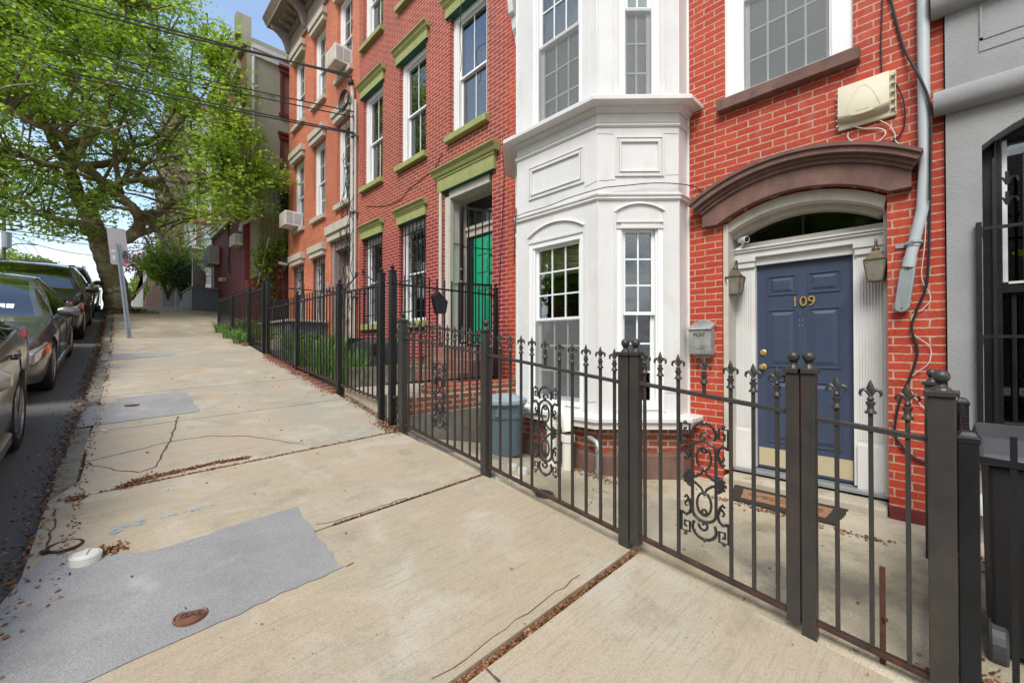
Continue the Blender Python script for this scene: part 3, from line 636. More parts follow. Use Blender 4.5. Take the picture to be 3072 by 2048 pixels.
# ---------------------------------------------------------------- house 109
H = thing('brick_row_house', (4.6,2.4,-1.4), 'red painted brick row house with white bay window and slate blue door', 'house')
dA0, dA1, SPR, CRN = .35, 1.63, 1.24, 1.43
hh = [(.56,1.60,2.50,4.6),(dA0,dA1,-1.45,1.60,(2,),.34),(2.12,4.30,-.9,9.0)]
m = MB(); 
def arch(a, spr=SPR, crn=CRN, a0=dA0, a1=dA1):
    c = (a0+a1)/2; w = (a1-a0)/2; h = crn-spr; r = (w*w+h*h)/(2*h); return spr+math.sqrt(max(0,r*r-(a-c)**2))-(r-h)
wall_holes(FAC, .02, 4.87, -2.2, 10.2, hh, m)
N = 16
for i in range(N):
    a, b = dA0+(dA1-dA0)*i/N, dA0+(dA1-dA0)*(i+1)/N
    m.add([FAC(a,arch(a)),FAC(b,arch(b)),FAC(b,1.6),FAC(a,1.6),FAC(a,arch(a),-.34),FAC(b,arch(b),-.34)], [(0,1,2,3),(0,1,5,4)])
shell(m, 4.6,12.5,.02,4.87,-2.2,10.2); m.build('wall','paint_red_brick', H, recalc=False)
m = MB(); m.box(4.5,12.5,.02,4.87,10.2,10.35); m.build('roof','roof_tar', H)
m = MB(); m.box(3.95,4.6,.02,4.87,9.95,10.3); m.box(4.3,4.6,.02,4.87,9.7,9.95); m.build('cornice','white_paint', H, bevel=.02)
m = MB(); m.fb(FAC,4.87-.0,4.93,.0,.0,0,0) if 0 else m
window(H, FAC, .56, 1.60, 2.50, 4.60, cols=4, rows=3, curt='curtain_grey', cas=.15, depth=.06, screen=True, mt='muntin_white')
sill(H, FAC, .56, 1.60, 2.385, 2.505, c=.09, mat='brownstone', ov=.05)
# painted brick pier foot
m = MB(); m.fb(FAC,.021,.352,-1.6,-1.29,-.3,.006); m.build('pier_foot','maroon_brick', H, bevel=.01)
# arched brownstone hood
hd = MB(); NN = 28
def archband(mb, a0, a1, inner, outer, c0, c1, n=NN):
    o = len(mb.v)
    for i in range(n+1):
        t_ = i/n; ai = inner[0]+(inner[1]-inner[0])*t_; ao = outer[0]+(outer[1]-outer[0])*t_
        mb.v += [tuple(FAC(ai,arch(ai,inner[2],inner[3],inner[0],inner[1]),c0)), tuple(FAC(ao,arch(ao,outer[2],outer[3],outer[0],outer[1]),c0)), tuple(FAC(ao,arch(ao,outer[2],outer[3],outer[0],outer[1]),c1)), tuple(FAC(ai,arch(ai,inner[2],inner[3],inner[0],inner[1]),c1))]
    for i in range(n):
        for k in range(4): mb.face(o+i*4+k, o+i*4+(k+1)%4, o+(i+1)*4+(k+1)%4, o+(i+1)*4+k)
    mb.face(o,o+1,o+2,o+3); mb.face(o+n*4,o+n*4+3,o+n*4+2,o+n*4+1)
archband(hd, 0,0, (.33,1.65,1.235,1.425), (.20,1.80,1.36,1.60), .0, .075)
hd.prism([(1.65,1.235),(1.80,1.235),(1.80,1.36)], lambda a,b: FAC(a,b,0), lambda a,b: FAC(a,b,.075)); hd.prism([(.33,1.235),(.20,1.235),(.20,1.36)], lambda a,b: FAC(a,b,0), lambda a,b: FAC(a,b,.075))
archband(hd, 0,0, (.20,1.80,1.36,1.60), (.185,1.82,1.385,1.635), .0, .10)
archband(hd, 0,0, (.185,1.82,1.385,1.635), (.16,1.86,1.41,1.665), .0, .125)
archband(hd, 0,0, (.16,1.86,1.41,1.665), (.14,1.90,1.45,1.715), .0, .165)
archband(hd, 0,0, (.14,1.90,1.45,1.715), (.13,1.92,1.475,1.745), .0, .185)
hd.build('door_hood','brownstone', H)
# white door surround in the recess
m = MB()
m.fb(FAC,1.575,1.625,-1.27,SPR+.0,-.33,-.012); m.fb(FAC,.355,.385,-1.27,SPR,-.33,-.14)           # linings
archband(m,0,0,(.37,1.61,1.13,1.315),(.352,1.628,1.225,1.415),-.33,-.03)
archband(m,0,0,(.42,1.56,1.10,1.27),(.37,1.61,1.13,1.315),-.33,-.16)
m.fb(FAC,.385,1.575,1.0,1.06,-.33,-.25)
sf = m.build('door_surround','cream_paint', H, bevel=.004)
m = MB()
for a0,a1 in ((1.40,1.575),(.385,.575)):
    m.fb(FAC,a0,a1,-1.27,-.88,-.32,-.215); m.fb(FAC,a0,a1,-.88,.80,-.32,-.235)
    k = a0+.02
    while k < a1-.02: m.fb(FAC,k,k+.009,-.84,.76,-.235,-.226); k += .0205
    m.fb(FAC,a0-.01,a1+.01,.80,.86,-.32,-.21); m.fb(FAC,a0-.02,a1+.02,.86,.90,-.32,-.195)
m.fb(FAC,.385,1.575,.90,.96,-.33,-.20); m.fb(FAC,.385,1.575,.96,.985,-.33,-.18); m.fb(FAC,.385,1.575,.985,1.0,-.33,-.165); m.fb(FAC,.575,1.40,.82,.90,-.33,-.25)
m.fb(FAC,1.392,1.405,-1.25,.82,-.33,-.24); m.fb(FAC,.57,.60,-1.25,.82,-.33,-.24)
m.build('pilaster','white_paint', H, bevel=.002)
m = MB(); n = 18; o = 0
for i in range(n+1):
    a = .42+(1.56-.42)*i/n; m.v += [tuple(FAC(a,1.05,-.30)),tuple(FAC(a,arch(a,1.10,1.27,.42,1.56),-.30))]
for i in range(n): m.face(2*i,2*i+2,2*i+3,2*i+1)
m.build('fanlight','fan_glass', H, recalc=False)
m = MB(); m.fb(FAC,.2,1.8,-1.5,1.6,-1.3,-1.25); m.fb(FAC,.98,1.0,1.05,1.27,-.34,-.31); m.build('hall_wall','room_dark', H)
# blue door
d = MB(); d.fb(FAC,.60,1.392,-1.25,.82,-.345,-.30); dr = d.build('door','blue_door', H)
p_ = MB()
for i in range(2):
    a0 = .60+.095+i*.345; a1 = a0+.255
    for b0,b1 in ((-.98,-.35),(-.22,.36),(.50,.70)):
        for q,(g0,c) in enumerate(((0,-.292),(.018,-.297),(.03,-.300))):
            pass
        p_.fb(FAC,a0,a1,b0,b0+.014,-.30,-.291); p_.fb(FAC,a0,a1,b1-.014,b1,-.30,-.291); p_.fb(FAC,a0,a0+.014,b0+.014,b1-.014,-.30,-.291); p_.fb(FAC,a1-.014,a1,b0+.014,b1-.014,-.30,-.291)
        e = .032; f_ = .062 if b1-b0 > .3 else .055
        P0 = [(a0+e,b0+e),(a1-e,b0+e),(a1-e,b1-e),(a0+e,b1-e)]; P1 = [(a0+f_,b0+f_),(a1-f_,b0+f_),(a1-f_,b1-f_),(a0+f_,b1-f_)]
        p_.hexa([FAC(*q,-.2995) for q in P0]+[FAC(*q,-.288) for q in P1])
p_.build('panel','blue_door', dr, bevel=.002)
p_ = MB(); p_.fb(FAC,.615,1.378,-1.225,-1.045,-.30,-.297); p_.build('kick_plate','kick_brass', dr)
RX = Matrix.Rotation(-PI/2,3,'Y')
for z,nm in ((-.075,'deadbolt'),(-.22,'door_knob')):
    p_ = MB(); pr = [(.031,0),(.031,.006),(.022,.010),(.020,.022),(.001,.023)] if nm == 'deadbolt' else [(.031,0),(.031,.006),(.013,.012),(.013,.03),(.025,.036),(.028,.048),(.022,.060),(.001,.064)]
    p_.lathe(pr, (4.90,1.335,z), 20, rot=RX); p_.build(nm,'brass', dr, smooth=True)
nb = MB(); nb.fb(FAC,.93,.94,.38,.39,-.3,-.299); hn = nb.build('house_number','brass', dr); text('109', .135, ((4.888,.985,.42),(0,-1,0),(0,0,1)), hn, 'brass', .006)
p_ = MB(); p_.lathe([(.007,0),(.007,.004),(.001,.005)], (4.90,.985,.30), 10, rot=RX); p_.build('peephole','ink', dr)
p_ = MB()
for dy in (-.035,.035,.012):
    for dz in (.245,.19): p_.lathe([(.003,0),(.001,.002)], (4.90,.985+dy,dz), 6, rot=RX)
p_.build('screw_holes','white_card', dr)
m = MB(); m.fb(FAC,.36,1.62,-1.30,-1.265,-.5,-.17); m.build('threshold','galvanised', H, bevel=.004)
# door steps of worn concrete
m = MB(); m.box(4.56,4.95,.36,1.62,-1.6,-1.325); m.box(4.44,4.56,.02,1.90,-1.6,-1.392); tag(m.build('door_step','slab_step', bevel=.02), 'two worn shallow concrete steps below the blue door', 'steps')

# ---- bay window, white painted
BX, B0, B1, S = 3.785, 2.60, 3.81, .61
P45 = Fr((BX,B0,0), (1,-1,0), (-1,-1,0)); L45 = Fr((BX,B1,0), (1,1,0), (-1,1,0)); FRT = Fr((BX,0,0)); W45 = S*math.sqrt(2); RB = 1.99; LB = B1+S
OUT = [(4.6,RB),(BX+S,RB),(BX,B0),(BX,B1),(BX+S,LB),(4.6,LB)]
def off(d):      # outline pushed outwards by d
    k = d*math.tan(PI/8); return [(4.6,RB-d),(BX+S-k,RB-d),(BX-d,B0-k),(BX-d,B1+k),(BX+S-k,LB+d),(4.6,LB+d)]
def ring(mb, prf):   # profile (d, z) swept round the bay
    n = len(prf); o = len(mb.v)
    for d, z in prf: mb.v += [(x,y,z) for x,y in off(d)]
    for i in range(n-1):
        for k in range(5): mb.face(o+i*6+k, o+i*6+k+1, o+(i+1)*6+k+1, o+(i+1)*6+k)
def slab(mb, d0, z0, d1, z1): ring(mb, [(0,z0),(d0,z0),(d1,z1),(0,z1)])
by = MB()
wf = (2.78,3.58); wfl = (-.69,1.32); fr2 = (2.84,3.49)
w5 = (.137*1.414,.495*1.414)
zt0, zt1 = 2.55, 6.2
# lower wall with windows
def gen(mb, z0, z1, holesF, holesR):
    wall_holes(FRT, B0, B1, z0, z1, holesF, mb, .09); wall_holes(P45, 0, W45, z0, z1, holesR, mb, .09); wall_holes(L45, 0, W45, z0, z1, holesR, mb, .09)
    mb.add([(4.6,RB,z0),(BX+S,RB,z0),(BX+S,RB,z1),(4.6,RB,z1),(4.6,LB,z0),(BX+S,LB,z0),(BX+S,LB,z1),(4.6,LB,z1)], [(0,1,2,3),(4,5,6,7)])
gen(by, -.75, 2.5, [(2.77,3.60,-.68,1.235)], [(w5[0],w5[1],-.68,1.235)])
gen(by, 2.5, 10.0, [(2.79,3.53,2.55,4.9),(2.79,3.53,6.3,8.6)], [(.17*1.414,.46*1.414,2.55,4.9),(.17*1.414,.46*1.414,6.3,8.6)])
bay = by.build('bay_wall','white_paint', H, recalc=False)
tr = MB(); slab(tr, .13, -.865, .13, -.80); ring(tr, [(.0,-.80),(.15,-.80),(.165,-.79),(.165,-.755),(.15,-.745),(0,-.735)]); tr.build('bay_moulding','white_paint', H, bevel=.002)
tr = MB(); ring(tr, [(0,1.535),(.012,1.535),(.03,1.55),(.022,1.565),(.038,1.585),(.038,1.60),(.0,1.615)]); tr.build('bay_moulding','white_paint', H, bevel=.002)
tr = MB(); ring(tr, [(0,2.315),(.012,2.315),(.024,2.33),(.016,2.345),(.03,2.362),(.0,2.375)]); tr.build('bay_moulding','white_paint', H, bevel=.002)
tr = MB(); ring(tr, [(0,2.46),(.02,2.46),(.035,2.48),(.055,2.49),(.06,2.515),(.17,2.517),(.175,2.52),(.175,2.56),(.165,2.57),(0,2.60)]); tr.build('bay_moulding','white_paint', H, bevel=.002)
tr = MB()
def pframe(F, a0, a1, b0, b1):
    for i,(e,c) in enumerate(((0,.018),(.022,.010),(.045,.022))):
        A0,A1,C0,C1 = a0+e,a1-e,b0+e,b1-e; w = .018
        tr.fb(F,A0,A1,C0,C0+w,0,c); tr.fb(F,A0,A1,C1-w,C1,0,c); tr.fb(F,A0,A0+w,C0+w,C1-w,0,c); tr.fb(F,A1-w,A1,C0+w,C1-w,0,c)
pframe(FRT, 2.765,3.60,1.775,2.175); 
for F5 in (P45,L45): pframe(F5, .133*1.414,.497*1.414,1.79,2.215)
# eyebrow arches over lower windows
def brow(F, a0, a1, spr, crn):
    n = 14; c = (a0+a1)/2; w = (a1-a0)/2; h = crn-spr; r = (w*w+h*h)/(2*h)
    z = lambda a: spr+math.sqrt(max(0,r*r-(a-c)**2))-(r-h)
    for i in range(n):
        p, q = a0+(a1-a0)*i/n, a0+(a1-a0)*(i+1)/n
        tr.hexa([F(p,z(p),0),F(q,z(q),0),F(q,z(q),.028),F(p,z(p),.028),F(p,z(p)+.022,0),F(q,z(q)+.022,0),F(q,z(q)+.022,.02),F(p,z(p)+.022,.02)])
    for e in (a0,a1): s_ = .02 if e == a0 else -.02; tr.fb(F,min(e,e+s_),max(e,e+s_),-.70,spr,0,.016)
    tr.fb(F,a0+.02,a1-.02,1.235,1.262,0,.014)
brow(FRT, 2.755,3.615,1.30,1.425)
for F5 in (P45,L45): brow(F5, w5[0]-.015,w5[1]+.015,1.41,1.495); tr.fb(F5,w5[0],w5[1],1.3,1.32,0,.012)
for F5,a0,a1 in ((FRT,2.79,3.53),(P45,.17*1.414,.46*1.414),(L45,.17*1.414,.46*1.414)):
    for e in (a0-.07,a1+.02): tr.fb(F5,e,e+.05,2.6,5,0,.014)
for x,y in off(0)[1:5]: tr.tube([(x,y,2.6),(x,y,10)], .012, 6); tr.tube([(x,y,-.73),(x,y,1.54)], .008, 6)
tr.tube([(4.598,RB-.012,-.75),(4.598,RB-.012,9.5)], .018, 6); tr.tube([(4.598,LB+.012,-.75),(4.598,LB+.012,9.5)], .02, 6)
tr.build('bay_trim','white_paint', H, bevel=.0015)
tr = MB()   # hairline cracks in the render coat
tr.tube([P45(.02,1.745,.002),P45(.19,1.755,.002)], .0018, 4); tr.tube([FRT(2.60,1.745,.002),FRT(2.76,1.72,.002)], .0018, 4); tr.tube([P45(.70,2.245,.002),P45(.86,2.24,.002)], .0014, 4); tr.tube([P45(.0,2.25,.002),P45(.18,2.24,.002)], .0012, 4)
tr.tube([P45(.72,1.80,.002),P45(.86,1.805,.002)], .0012,4); tr.tube([FRT(2.62,-.60,.002),FRT(2.74,-.62,.002)], .0015,4); tr.tube([P45(.70,-.50,.002),P45(.84,-.51,.002)], .0015,4)
tr.build('hairline_crack','black_rubber', H)
for F5,a0,a1,nc in ((FRT,2.77,3.60,3),(P45,w5[0],w5[1],2),(L45,w5[0],w5[1],2)):
    window(H, F5, a0, a1, -.68, 1.30 if F5 is not FRT else 1.235, cols=nc, rows=3, curt=None, cas=.06, depth=.035, screen=F5 is FRT, split=.515, upper='bay_glass' if F5 is FRT else 'glass', lower='bay_glass')
for F5,a0,a1,nc in ((FRT,2.79,3.53,3),(P45,.17*1.414,.46*1.414,2),(L45,.17*1.414,.46*1.414,2)):
    window(H, F5, a0, a1, 2.55, 4.9, cols=nc, rows=3, curt='curtain_grey', cas=.045, depth=.035, screen=True, split=.45); window(H, F5, a0, a1, 6.3, 8.6, cols=nc, rows=3, curt='curtain', cas=.045, depth=.035)
m = MB(); random.seed(2)       # wrinkled blind bunched at the top of the front bay window
for k in range(26):
    z = 1.13-.012*k; m.tube([FRT(2.85+.7*i/8, z+.006*math.sin(i*1.3+k)-.03*(i/8-.5)**2, -.12+.008*math.sin(k*2+i)) for i in range(9)], .0065, 5)
m.build('bunched_blind','blind_tan', H)
# brick plinth of the bay
m = MB(); k = -.03
ring(m, [(-.03,-1.7),(-.03,-.82)]); m.build('bay_brickwork','old_brick', H, recalc=False)
m = MB(); ring(m, [(.05,-1.75),(.05,-1.16),(.04,-1.145),(-.04,-1.14)]); m.build('bay_footing','brownstone', H, recalc=False)
# corbel at upper left of the bay
m = MB(); m.prism([(0,4.55),(.05,4.60),(.07,4.72),(.12,4.80),(.14,4.95),(.20,5.0),(.22,5.15),(.22,5.6),(0,5.6)], lambda c,b: FAC(4.52,b,c), lambda c,b: FAC(4.62,b,c)); m.build('corbel','white_paint', H, bevel=.01)

# ---------------------------------------------------------------- grey stucco house
S_ = thing('stucco_row_house', (4.6,-2.4,-1.4), 'grey stucco house front with rolled mouldings and barred black arched window', 'house')
m = MB(); wall_holes(Fr((4.56,0,0)), -5.0, .012, -2.2, 10.2, [(-1.35,-.17,-.66,1.70,(2,),.22)], m)
for i in range(16):
    a, b = -1.35+1.18*i/16, -1.35+1.18*(i+1)/16; Fq = Fr((4.56,0,0)); zq = lambda a: 1.44+math.sqrt(max(0,((.59**2+.22**2)/.44)**2-(a+.76)**2))-((.59**2+.22**2)/.44-.22)
    m.add([Fq(a,zq(a)),Fq(b,zq(b)),Fq(b,1.7),Fq(a,1.7),Fq(a,zq(a),-.22),Fq(b,zq(b),-.22)], [(0,1,2,3),(0,1,5,4)])
def sarch(a): c, w, h = -.76, .59, .22; r = (w*w+h*h)/(2*h); return 1.44+math.sqrt(max(0,r*r-(a-c)**2))-(r-h)
shell(m, 4.56,12.5,-5.0,.012,-2.2,10.2)
sw_ = m.build('wall','grey_stucco', S_, recalc=False)
F56 = Fr((4.56,0,0))
m = MB()

# grey house details
w = MB(); a0, a1 = -1.35, -.17
w.fb(F56,a1-.10,a1,-.66,1.62,-.30,-.16); w.fb(F56,a0,a0+.1,-.66,1.62,-.30,-.16); w.fb(F56,a0+.1,a1-.10,-.66,-.56,-.30,-.16); w.fb(F56,a0+.1,a1-.10,.38,.46,-.30,-.18); w.fb(F56,a0,a1,1.50,1.68,-.30,-.17)
w.fb(F56,a1-.075,a1-.06,-.56,1.5,-.16,-.12); w.fb(F56,a1-.17,a1-.145,-.56,.38,-.28,-.22)
win = w.build('window','black_iron', S_, bevel=.004)
q = MB(); q.fb(F56,a0+.12,a1-.13,.46,1.50,-.27,-.26); q.build('glass_pane','car_glass', win); q = MB(); q.fb(F56,a0+.12,a1-.10,-.55,.38,-.29,-.28); q.build('glass_pane','glass_dark', win)
q = MB(); q.fb(F56,a0+.1,a1-.1,-.6,1.5,-.5,-.45); q.build('room_wall','window_dark', win)
q = MB(); q.fb(F56,a1-.13,a1-.105,.46,1.5,-.26,-.20); q.fb(F56,a1-.6,a1-.13,.445,.462,-.26,-.17); q.build('sash_edge','vinyl_white', win)
m = MB(); m.prism([(0,1.735)]+[(.11*math.sin(PI*i/12)**.7,1.82-.09*math.cos(PI*i/12)) for i in range(1,12)]+[(0,1.91)], lambda c,b: F56(-5,b,c), lambda c,b: F56(.075,b,c)); m.build('rolled_moulding','grey_stucco', S_, smooth=True)
m = MB(); m.prism([(0,2.48)]+[(.12*math.sin(PI*i/12)**.7,2.62-.14*math.cos(PI*i/12)) for i in range(1,12)]+[(0,2.78)], lambda c,b: F56(-5,b,c), lambda c,b: F56(.085,b,c)); m.build('rolled_moulding','grey_stucco', S_, smooth=True)
m = MB(); m.fb(F56,-1.2,-.165,2.20,2.215,0,.012); m.fb(F56,-.18,-.165,2.2,2.46,0,.012); m.fb(F56,-1.3,-.16,2.12,2.205,-.0,.006); m.build('panel_moulding','grey_stucco', S_)
m = MB(); m.prism([(-.2,-.66),(.0,-.70),(.12,-.76),(.13,-.80),(0,-.84)], lambda c,b: F56(-1.5,b,c), lambda c,b: F56(-.125,b,c)); m.build('sill','slab_step', S_, bevel=.01)
m = MB(); m.fb(F56,-5,.012,-2,-.90,0,.03); m.build('plinth','grey_stucco', S_, bevel=.01)
m = MB(); m.lathe([(.001,.12),(.05,.10),(.08,.05),(.09,0),(.09,-.04),(.001,-.04)], (4.50,-.20,-1.15), 14); m.build('vent_hood','vinyl_white', S_, smooth=True)
m = MB(); cz = .035
for k in range(9): a = a1-.055-.14*k; m.bar(F56(a,-.64,.03),F56(a,1.32,.03),.018)
for z in (-.62,.06,.83): m.bar(F56(a0-.02,z,.03),F56(a1+.02,z,.03),.022)
for k in range(8):
    for z in (1.12,.98):
        O = F56(a1-.115-.14*k, z, .03); 
        for s_ in (-1,1): m.tube([O, O+Vector((0,s_*.02,.05)), O+Vector((0,s_*.045,.045)), O+Vector((0,s_*.05,.015))], .007, 5)
        m.tube([O,O+Vector((0,0,.09))], .010, 5)
m.bar(F56(a1+.02,-.66,.03),F56(a1+.02,.88,.03),.03); m.build('window_bars','black_iron', S_)
m = MB(); m.fb(F56,.012,.016,-2,9.9,0,.0)

# ================================================================ FENCES
FX_ = 2.45
def finial_mb(m, x, y, z, k=1.0):   # z = base; total height .15*k
    m.lathe([(.011*k,0),(.021*k,.002*k),(.022*k,.008*k),(.013*k,.018*k),(.012*k,.034*k),(.018*k,.046*k),(.018*k,.052*k),(.009*k,.058*k),(.015*k,.066*k),(.009*k,.073*k),(.007*k,.08*k)], (x,y,z), 10)
    m.lathe([(.006*k,.078*k),(.012*k,.095*k),(.015*k,.112*k),(.010*k,.13*k),(.001,.152*k)], (x,y,z), 8, sx=.55)
    for s_ in (-1,1):
        m.tube([(x,y,z+.075*k),(x,y+s_*.010*k,z+.098*k),(x,y+s_*.022*k,z+.108*k),(x,y+s_*.033*k,z+.102*k),(x,y+s_*.037*k,z+.086*k),(x,y+s_*.031*k,z+.077*k)], [.006*k,.008*k,.0085*k,.008*k,.006*k,.003*k], 6)
def ball_post(m, x, y, z0, z1, w, mat=None, cap=.012, r=.032):
    m.box(x-w/2,x+w/2,y-w/2,y+w/2,z0,z1)
def post(par, x, y, z0, z1, w, mat='grey_iron', r=.028):
    m = MB(); m.box(x-w/2,x+w/2,y-w/2,y+w/2,z0,z1); p = m.build('post', mat, par, bevel=.004)
    c = MB(); e = w/2+.011; c.box(x-e,x+e,y-e,y+e,z1,z1+.022); c.lathe([(w*.42,z1+.022),(w*.34,z1+.032),(.016,z1+.040),(.014,z1+.050),(.022,z1+.056)], (x,y,0), 14); c.build('post_cap', mat, p, bevel=.002)
    b = MB(); b.ball((x,y,z1+.054+r*.9), r, 14); b.build('ball_finial', mat, p, smooth=True); return p
def scroll(par, x, ya, yb, z0, z1, mat='cast_iron'):
    """cast panel between two pickets; u runs from ya to yb"""
    m = MB(); Y = lambda u: ya+(yb-ya)*u; Z = lambda v: z0+(z1-z0)*v; H_ = z1-z0; r = .0088
    P_ = lambda L: [(x, Y(u), Z(v)) for u, v in L]
    arc = lambda cu, cv, ru, rv, a, b, n=14: [(cu+ru*math.cos(R(a+(b-a)*i/n)), cv+rv*math.sin(R(a+(b-a)*i/n))) for i in range(n+1)]
    for sg in (1,-1):
        V = (lambda L: P_(L)) if sg == 1 else (lambda L: P_([(1-u, 1-v) for u, v in L]))
        m.tube(V(arc(.5,.895,.24,.088,-30,210,22)), r, 6); m.tube(V([(.5+.02*math.cos(a)*(7-a)/1.2, .865+.009*math.sin(a)*(7-a)/1.2) for a in [i*.45 for i in range(15)]]), r*.85, 6)
        m.tube(V([(.26,.50),(.26,.76)]+arc(.5,.76,.24,.075,180,0,12)+[(.74,.50)]), r, 6)
        m.tube(V([(.20,.51),(.34,.53),(.44,.56),(.5,.60),(.56,.56),(.66,.53),(.80,.51)]), r*.9, 6)
        m.tube(V(arc(.5,.69,.145,.095,0,360,20)[:-1]), r*.8, 6, closed=True)
        m.tube(V(arc(.5,.755,.05,.02,0,360,8)[:-1]), r*.8, 5, closed=True)
        for s_ in (0,1):
            q = (lambda u: u) if s_ == 0 else (lambda u: 1-u); hv = 0 if s_ == 0 else -.012
            W_ = lambda L: V([(q(u), v+hv) for u, v in L])
            m.tube(W_([(.02,.80),(.02,.965),(.20,.965),(.20,.88),(.09,.88),(.09,.925),(.14,.925)]), r*.9, 4)
            m.lathe([(.001,-.012),(.011,-.004),(.011,.004),(.001,.012)], V([(q(.11),.975)])[0], 8)
            m.tube(W_([(.04,.81),(.13,.825),(.20,.80),(.23,.76),(.21,.715),(.15,.70),(.10,.725),(.12,.75),(.16,.745)]), [r]*6+[r*.8,r*.6,r*.4], 6)
            m.tube(W_([(.21,.74),(.19,.69),(.13,.66),(.09,.68)]), r*.9, 5)
            # acanthus clusters at mid height
            for k,(du,dv) in enumerate(((.02,.0),(.05,.035),(.05,-.035),(.12,.05),(.12,-.05))):
                m.tube(W_([(.25,.5),(.17,.5+dv*.6),(du+.03,.5+dv)]), [r*.8,r*1.05,r*.5], 6)
            m.tube(W_([(.26,.56),(.20,.555),(.15,.54),(.17,.525),(.20,.53)]), r*.9, 5); m.tube(W_([(.26,.44),(.20,.445),(.15,.46),(.17,.475),(.20,.47)]), r*.9, 5)
        for cu, cv in ((.5,.60),(.5,.985)): m.lathe([(.001,-.016),(.016,0),(.001,.016)], V([(cu,cv)])[0], 6, sx=.7)
    return m.build('scroll_panel', mat, par, smooth=True)
def ornate(name, label, cat, y0, y1, picks, stubs, panel, tr0, tr1, br0, br1, posts):
    """y0<y1; rails run from (y0,z) to (y1,z)"""
    g = thing(name, (FX_, (y0+y1)/2, tr0-1.0), label, cat)
    lt = lambda y: tr0+(tr1-tr0)*(y-y0)/(y1-y0); lb = lambda y: br0+(br1-br0)*(y-y0)/(y1-y0)
    for f in (lt, lb):
        m = MB(); m.bar((FX_,y0,f(y0)),(FX_,y1,f(y1)),.034,.022); m.build('rail','grey_iron' if f is lt else 'rusty_rail', g, bevel=.002)
    for y in picks:
        m = MB(); m.bar((FX_,y,lb(y)),(FX_,y,lt(y)+.075),.0165,up=(1,0,0)); p = m.build('picket','grey_iron', g)
        f = MB(); finial_mb(f, FX_, y, lt(y)+.065); f.build('finial','grey_iron', p, smooth=True)
    for y in stubs:
        m = MB(); m.bar((FX_,y,lt(y)),(FX_,y,lt(y)+.075),.0165,up=(1,0,0)); p = m.build('short_picket','grey_iron', g); f = MB(); finial_mb(f, FX_, y, lt(y)+.065); f.build('finial','grey_iron', p, smooth=True)
    if panel: scroll(g, FX_, *panel)
    for y, zt, zb, w in posts: post(g, FX_, y, zb, zt, w)
    return g
plain('rusty_rail', (.075,.048,.040), .5, .5, var=.25, vs=14, bump=.35, dirt=((.17,.07,.035),.7))
ornate('iron_fence','brown grey ornate iron fence with scroll panels, from the black gatepost to the front gate','fence', 1.49, 4.44,
       [1.55,1.66,1.78,1.90,2.02,2.30,2.42,2.545,2.67,2.79, 2.98,3.085,3.20,3.315,3.435,3.70,3.825,3.94,4.055,4.165, 4.38], [2.16,3.567], (2.29,2.03,-1.0,-.31), -.243, .108, -1.222, -.862,
       [(1.467,-.065,-1.30,.072),(2.856,.118,-1.16,.072),(4.285,.265,-1.0,.072)])
scroll(bpy.data.objects['iron_fence'], FX_, 3.69,3.445,-.84,-.17)
ornate('iron_gate','closed iron front gate with cast scroll panel before the blue door','gate', .57, 1.365, [.608,.716,.827,1.117,1.229,1.332], [.968], (1.105,.835,-1.105,-.43), -.327, -.240, -1.303, -1.205,
       [(1.394,-.065,-1.26,.060),(.537,-.135,-1.345,.058)])
ornate('iron_fence','narrow panel of three fleur-de-lis pickets beside the front gate','fence', .045, .46, [.126,.246,.367], [], None, -.388,-.348,-1.36,-1.313,
       [(.473,-.135,-1.42,.058),(.025,-.205,-1.45,.082)])
# return fence behind the corner post
g = thing('iron_fence', (3.4,.06,-1.4), 'ornate iron return fence running back from the corner post to the brick pier', 'fence')
post(g, 3.95, .085, -1.45, -.262, .07); m = MB(); m.bar((2.5,.03,-.45),(3.93,.08,-.45),.03,.02); m.build('rail','grey_iron', g); m = MB(); m.bar((2.5,.03,-1.3),(3.93,.08,-1.3),.03,.02); m.build('rail','grey_iron', g)
m = MB(); m.bar((2.50,.215,-1.47),(2.50,.215,-.985),.02); m.bar((2.50,.215,-1.2),(2.47,.2,-1.2),.012); tag(m.build('drop_bolt','rusty_iron'), 'short rusty drop bolt standing at the foot of the fleur-de-lis panel', 'bolt')

# black neighbour fence on the right
g = thing('iron_fence', (2.45,-.5,-1.4), 'plain black steel fence in front of the grey stucco house', 'fence')
def bpost(par, x, y, z0, z1, w, ball=False, mat='black_iron', r=.026):
    m = MB(); m.box(x-w/2,x+w/2,y-w/2,y+w/2,z0,z1)
    if not ball:
        e = w/2+.004; m.box(x-e,x+e,y-e,y+e,z1-.03,z1-.004); m.lathe([(e*1.25,z1-.003),(e*.8,z1+.016),(.001,z1+.022)], (x,y,0), 4, rot=Matrix.Rotation(PI/4,3,'Z'))
    p = m.build('post', mat, par, bevel=.004)
    if ball:
        c = MB(); e = w/2+.007; c.box(x-e,x+e,y-e,y+e,z1,z1+.014); c.lathe([(.02,z1+.014),(.012,z1+.026),(.016,z1+.032)], (x,y,0), 10); c.ball((x,y,z1+.030+r), r, 12); c.build('ball_finial', mat, p, smooth=True)
    return p
bpost(g, 2.47,-.048,-1.5,-.355,.060); bpost(g, 4.2,-.058,-1.5,-.375,.06); bpost(g, 2.47,-1.5,-1.65,-.5,.06)
m = MB(); m.bar((2.47,-.08,-.445),(2.47,-1.5,-.53),.028,.022); m.build('rail','black_iron', g); m = MB(); m.bar((2.47,-.08,-1.40),(2.47,-1.5,-1.52),.03,.025); m.build('rail','black_iron', g)
m = MB(); m.bar((2.5,-.052,-.50),(4.17,-.058,-.46),.028,.022); m.build('rail','black_iron', g); m = MB(); m.bar((2.5,-.052,-1.35),(4.17,-.058,-1.35),.028,.022); m.build('rail','black_iron', g)
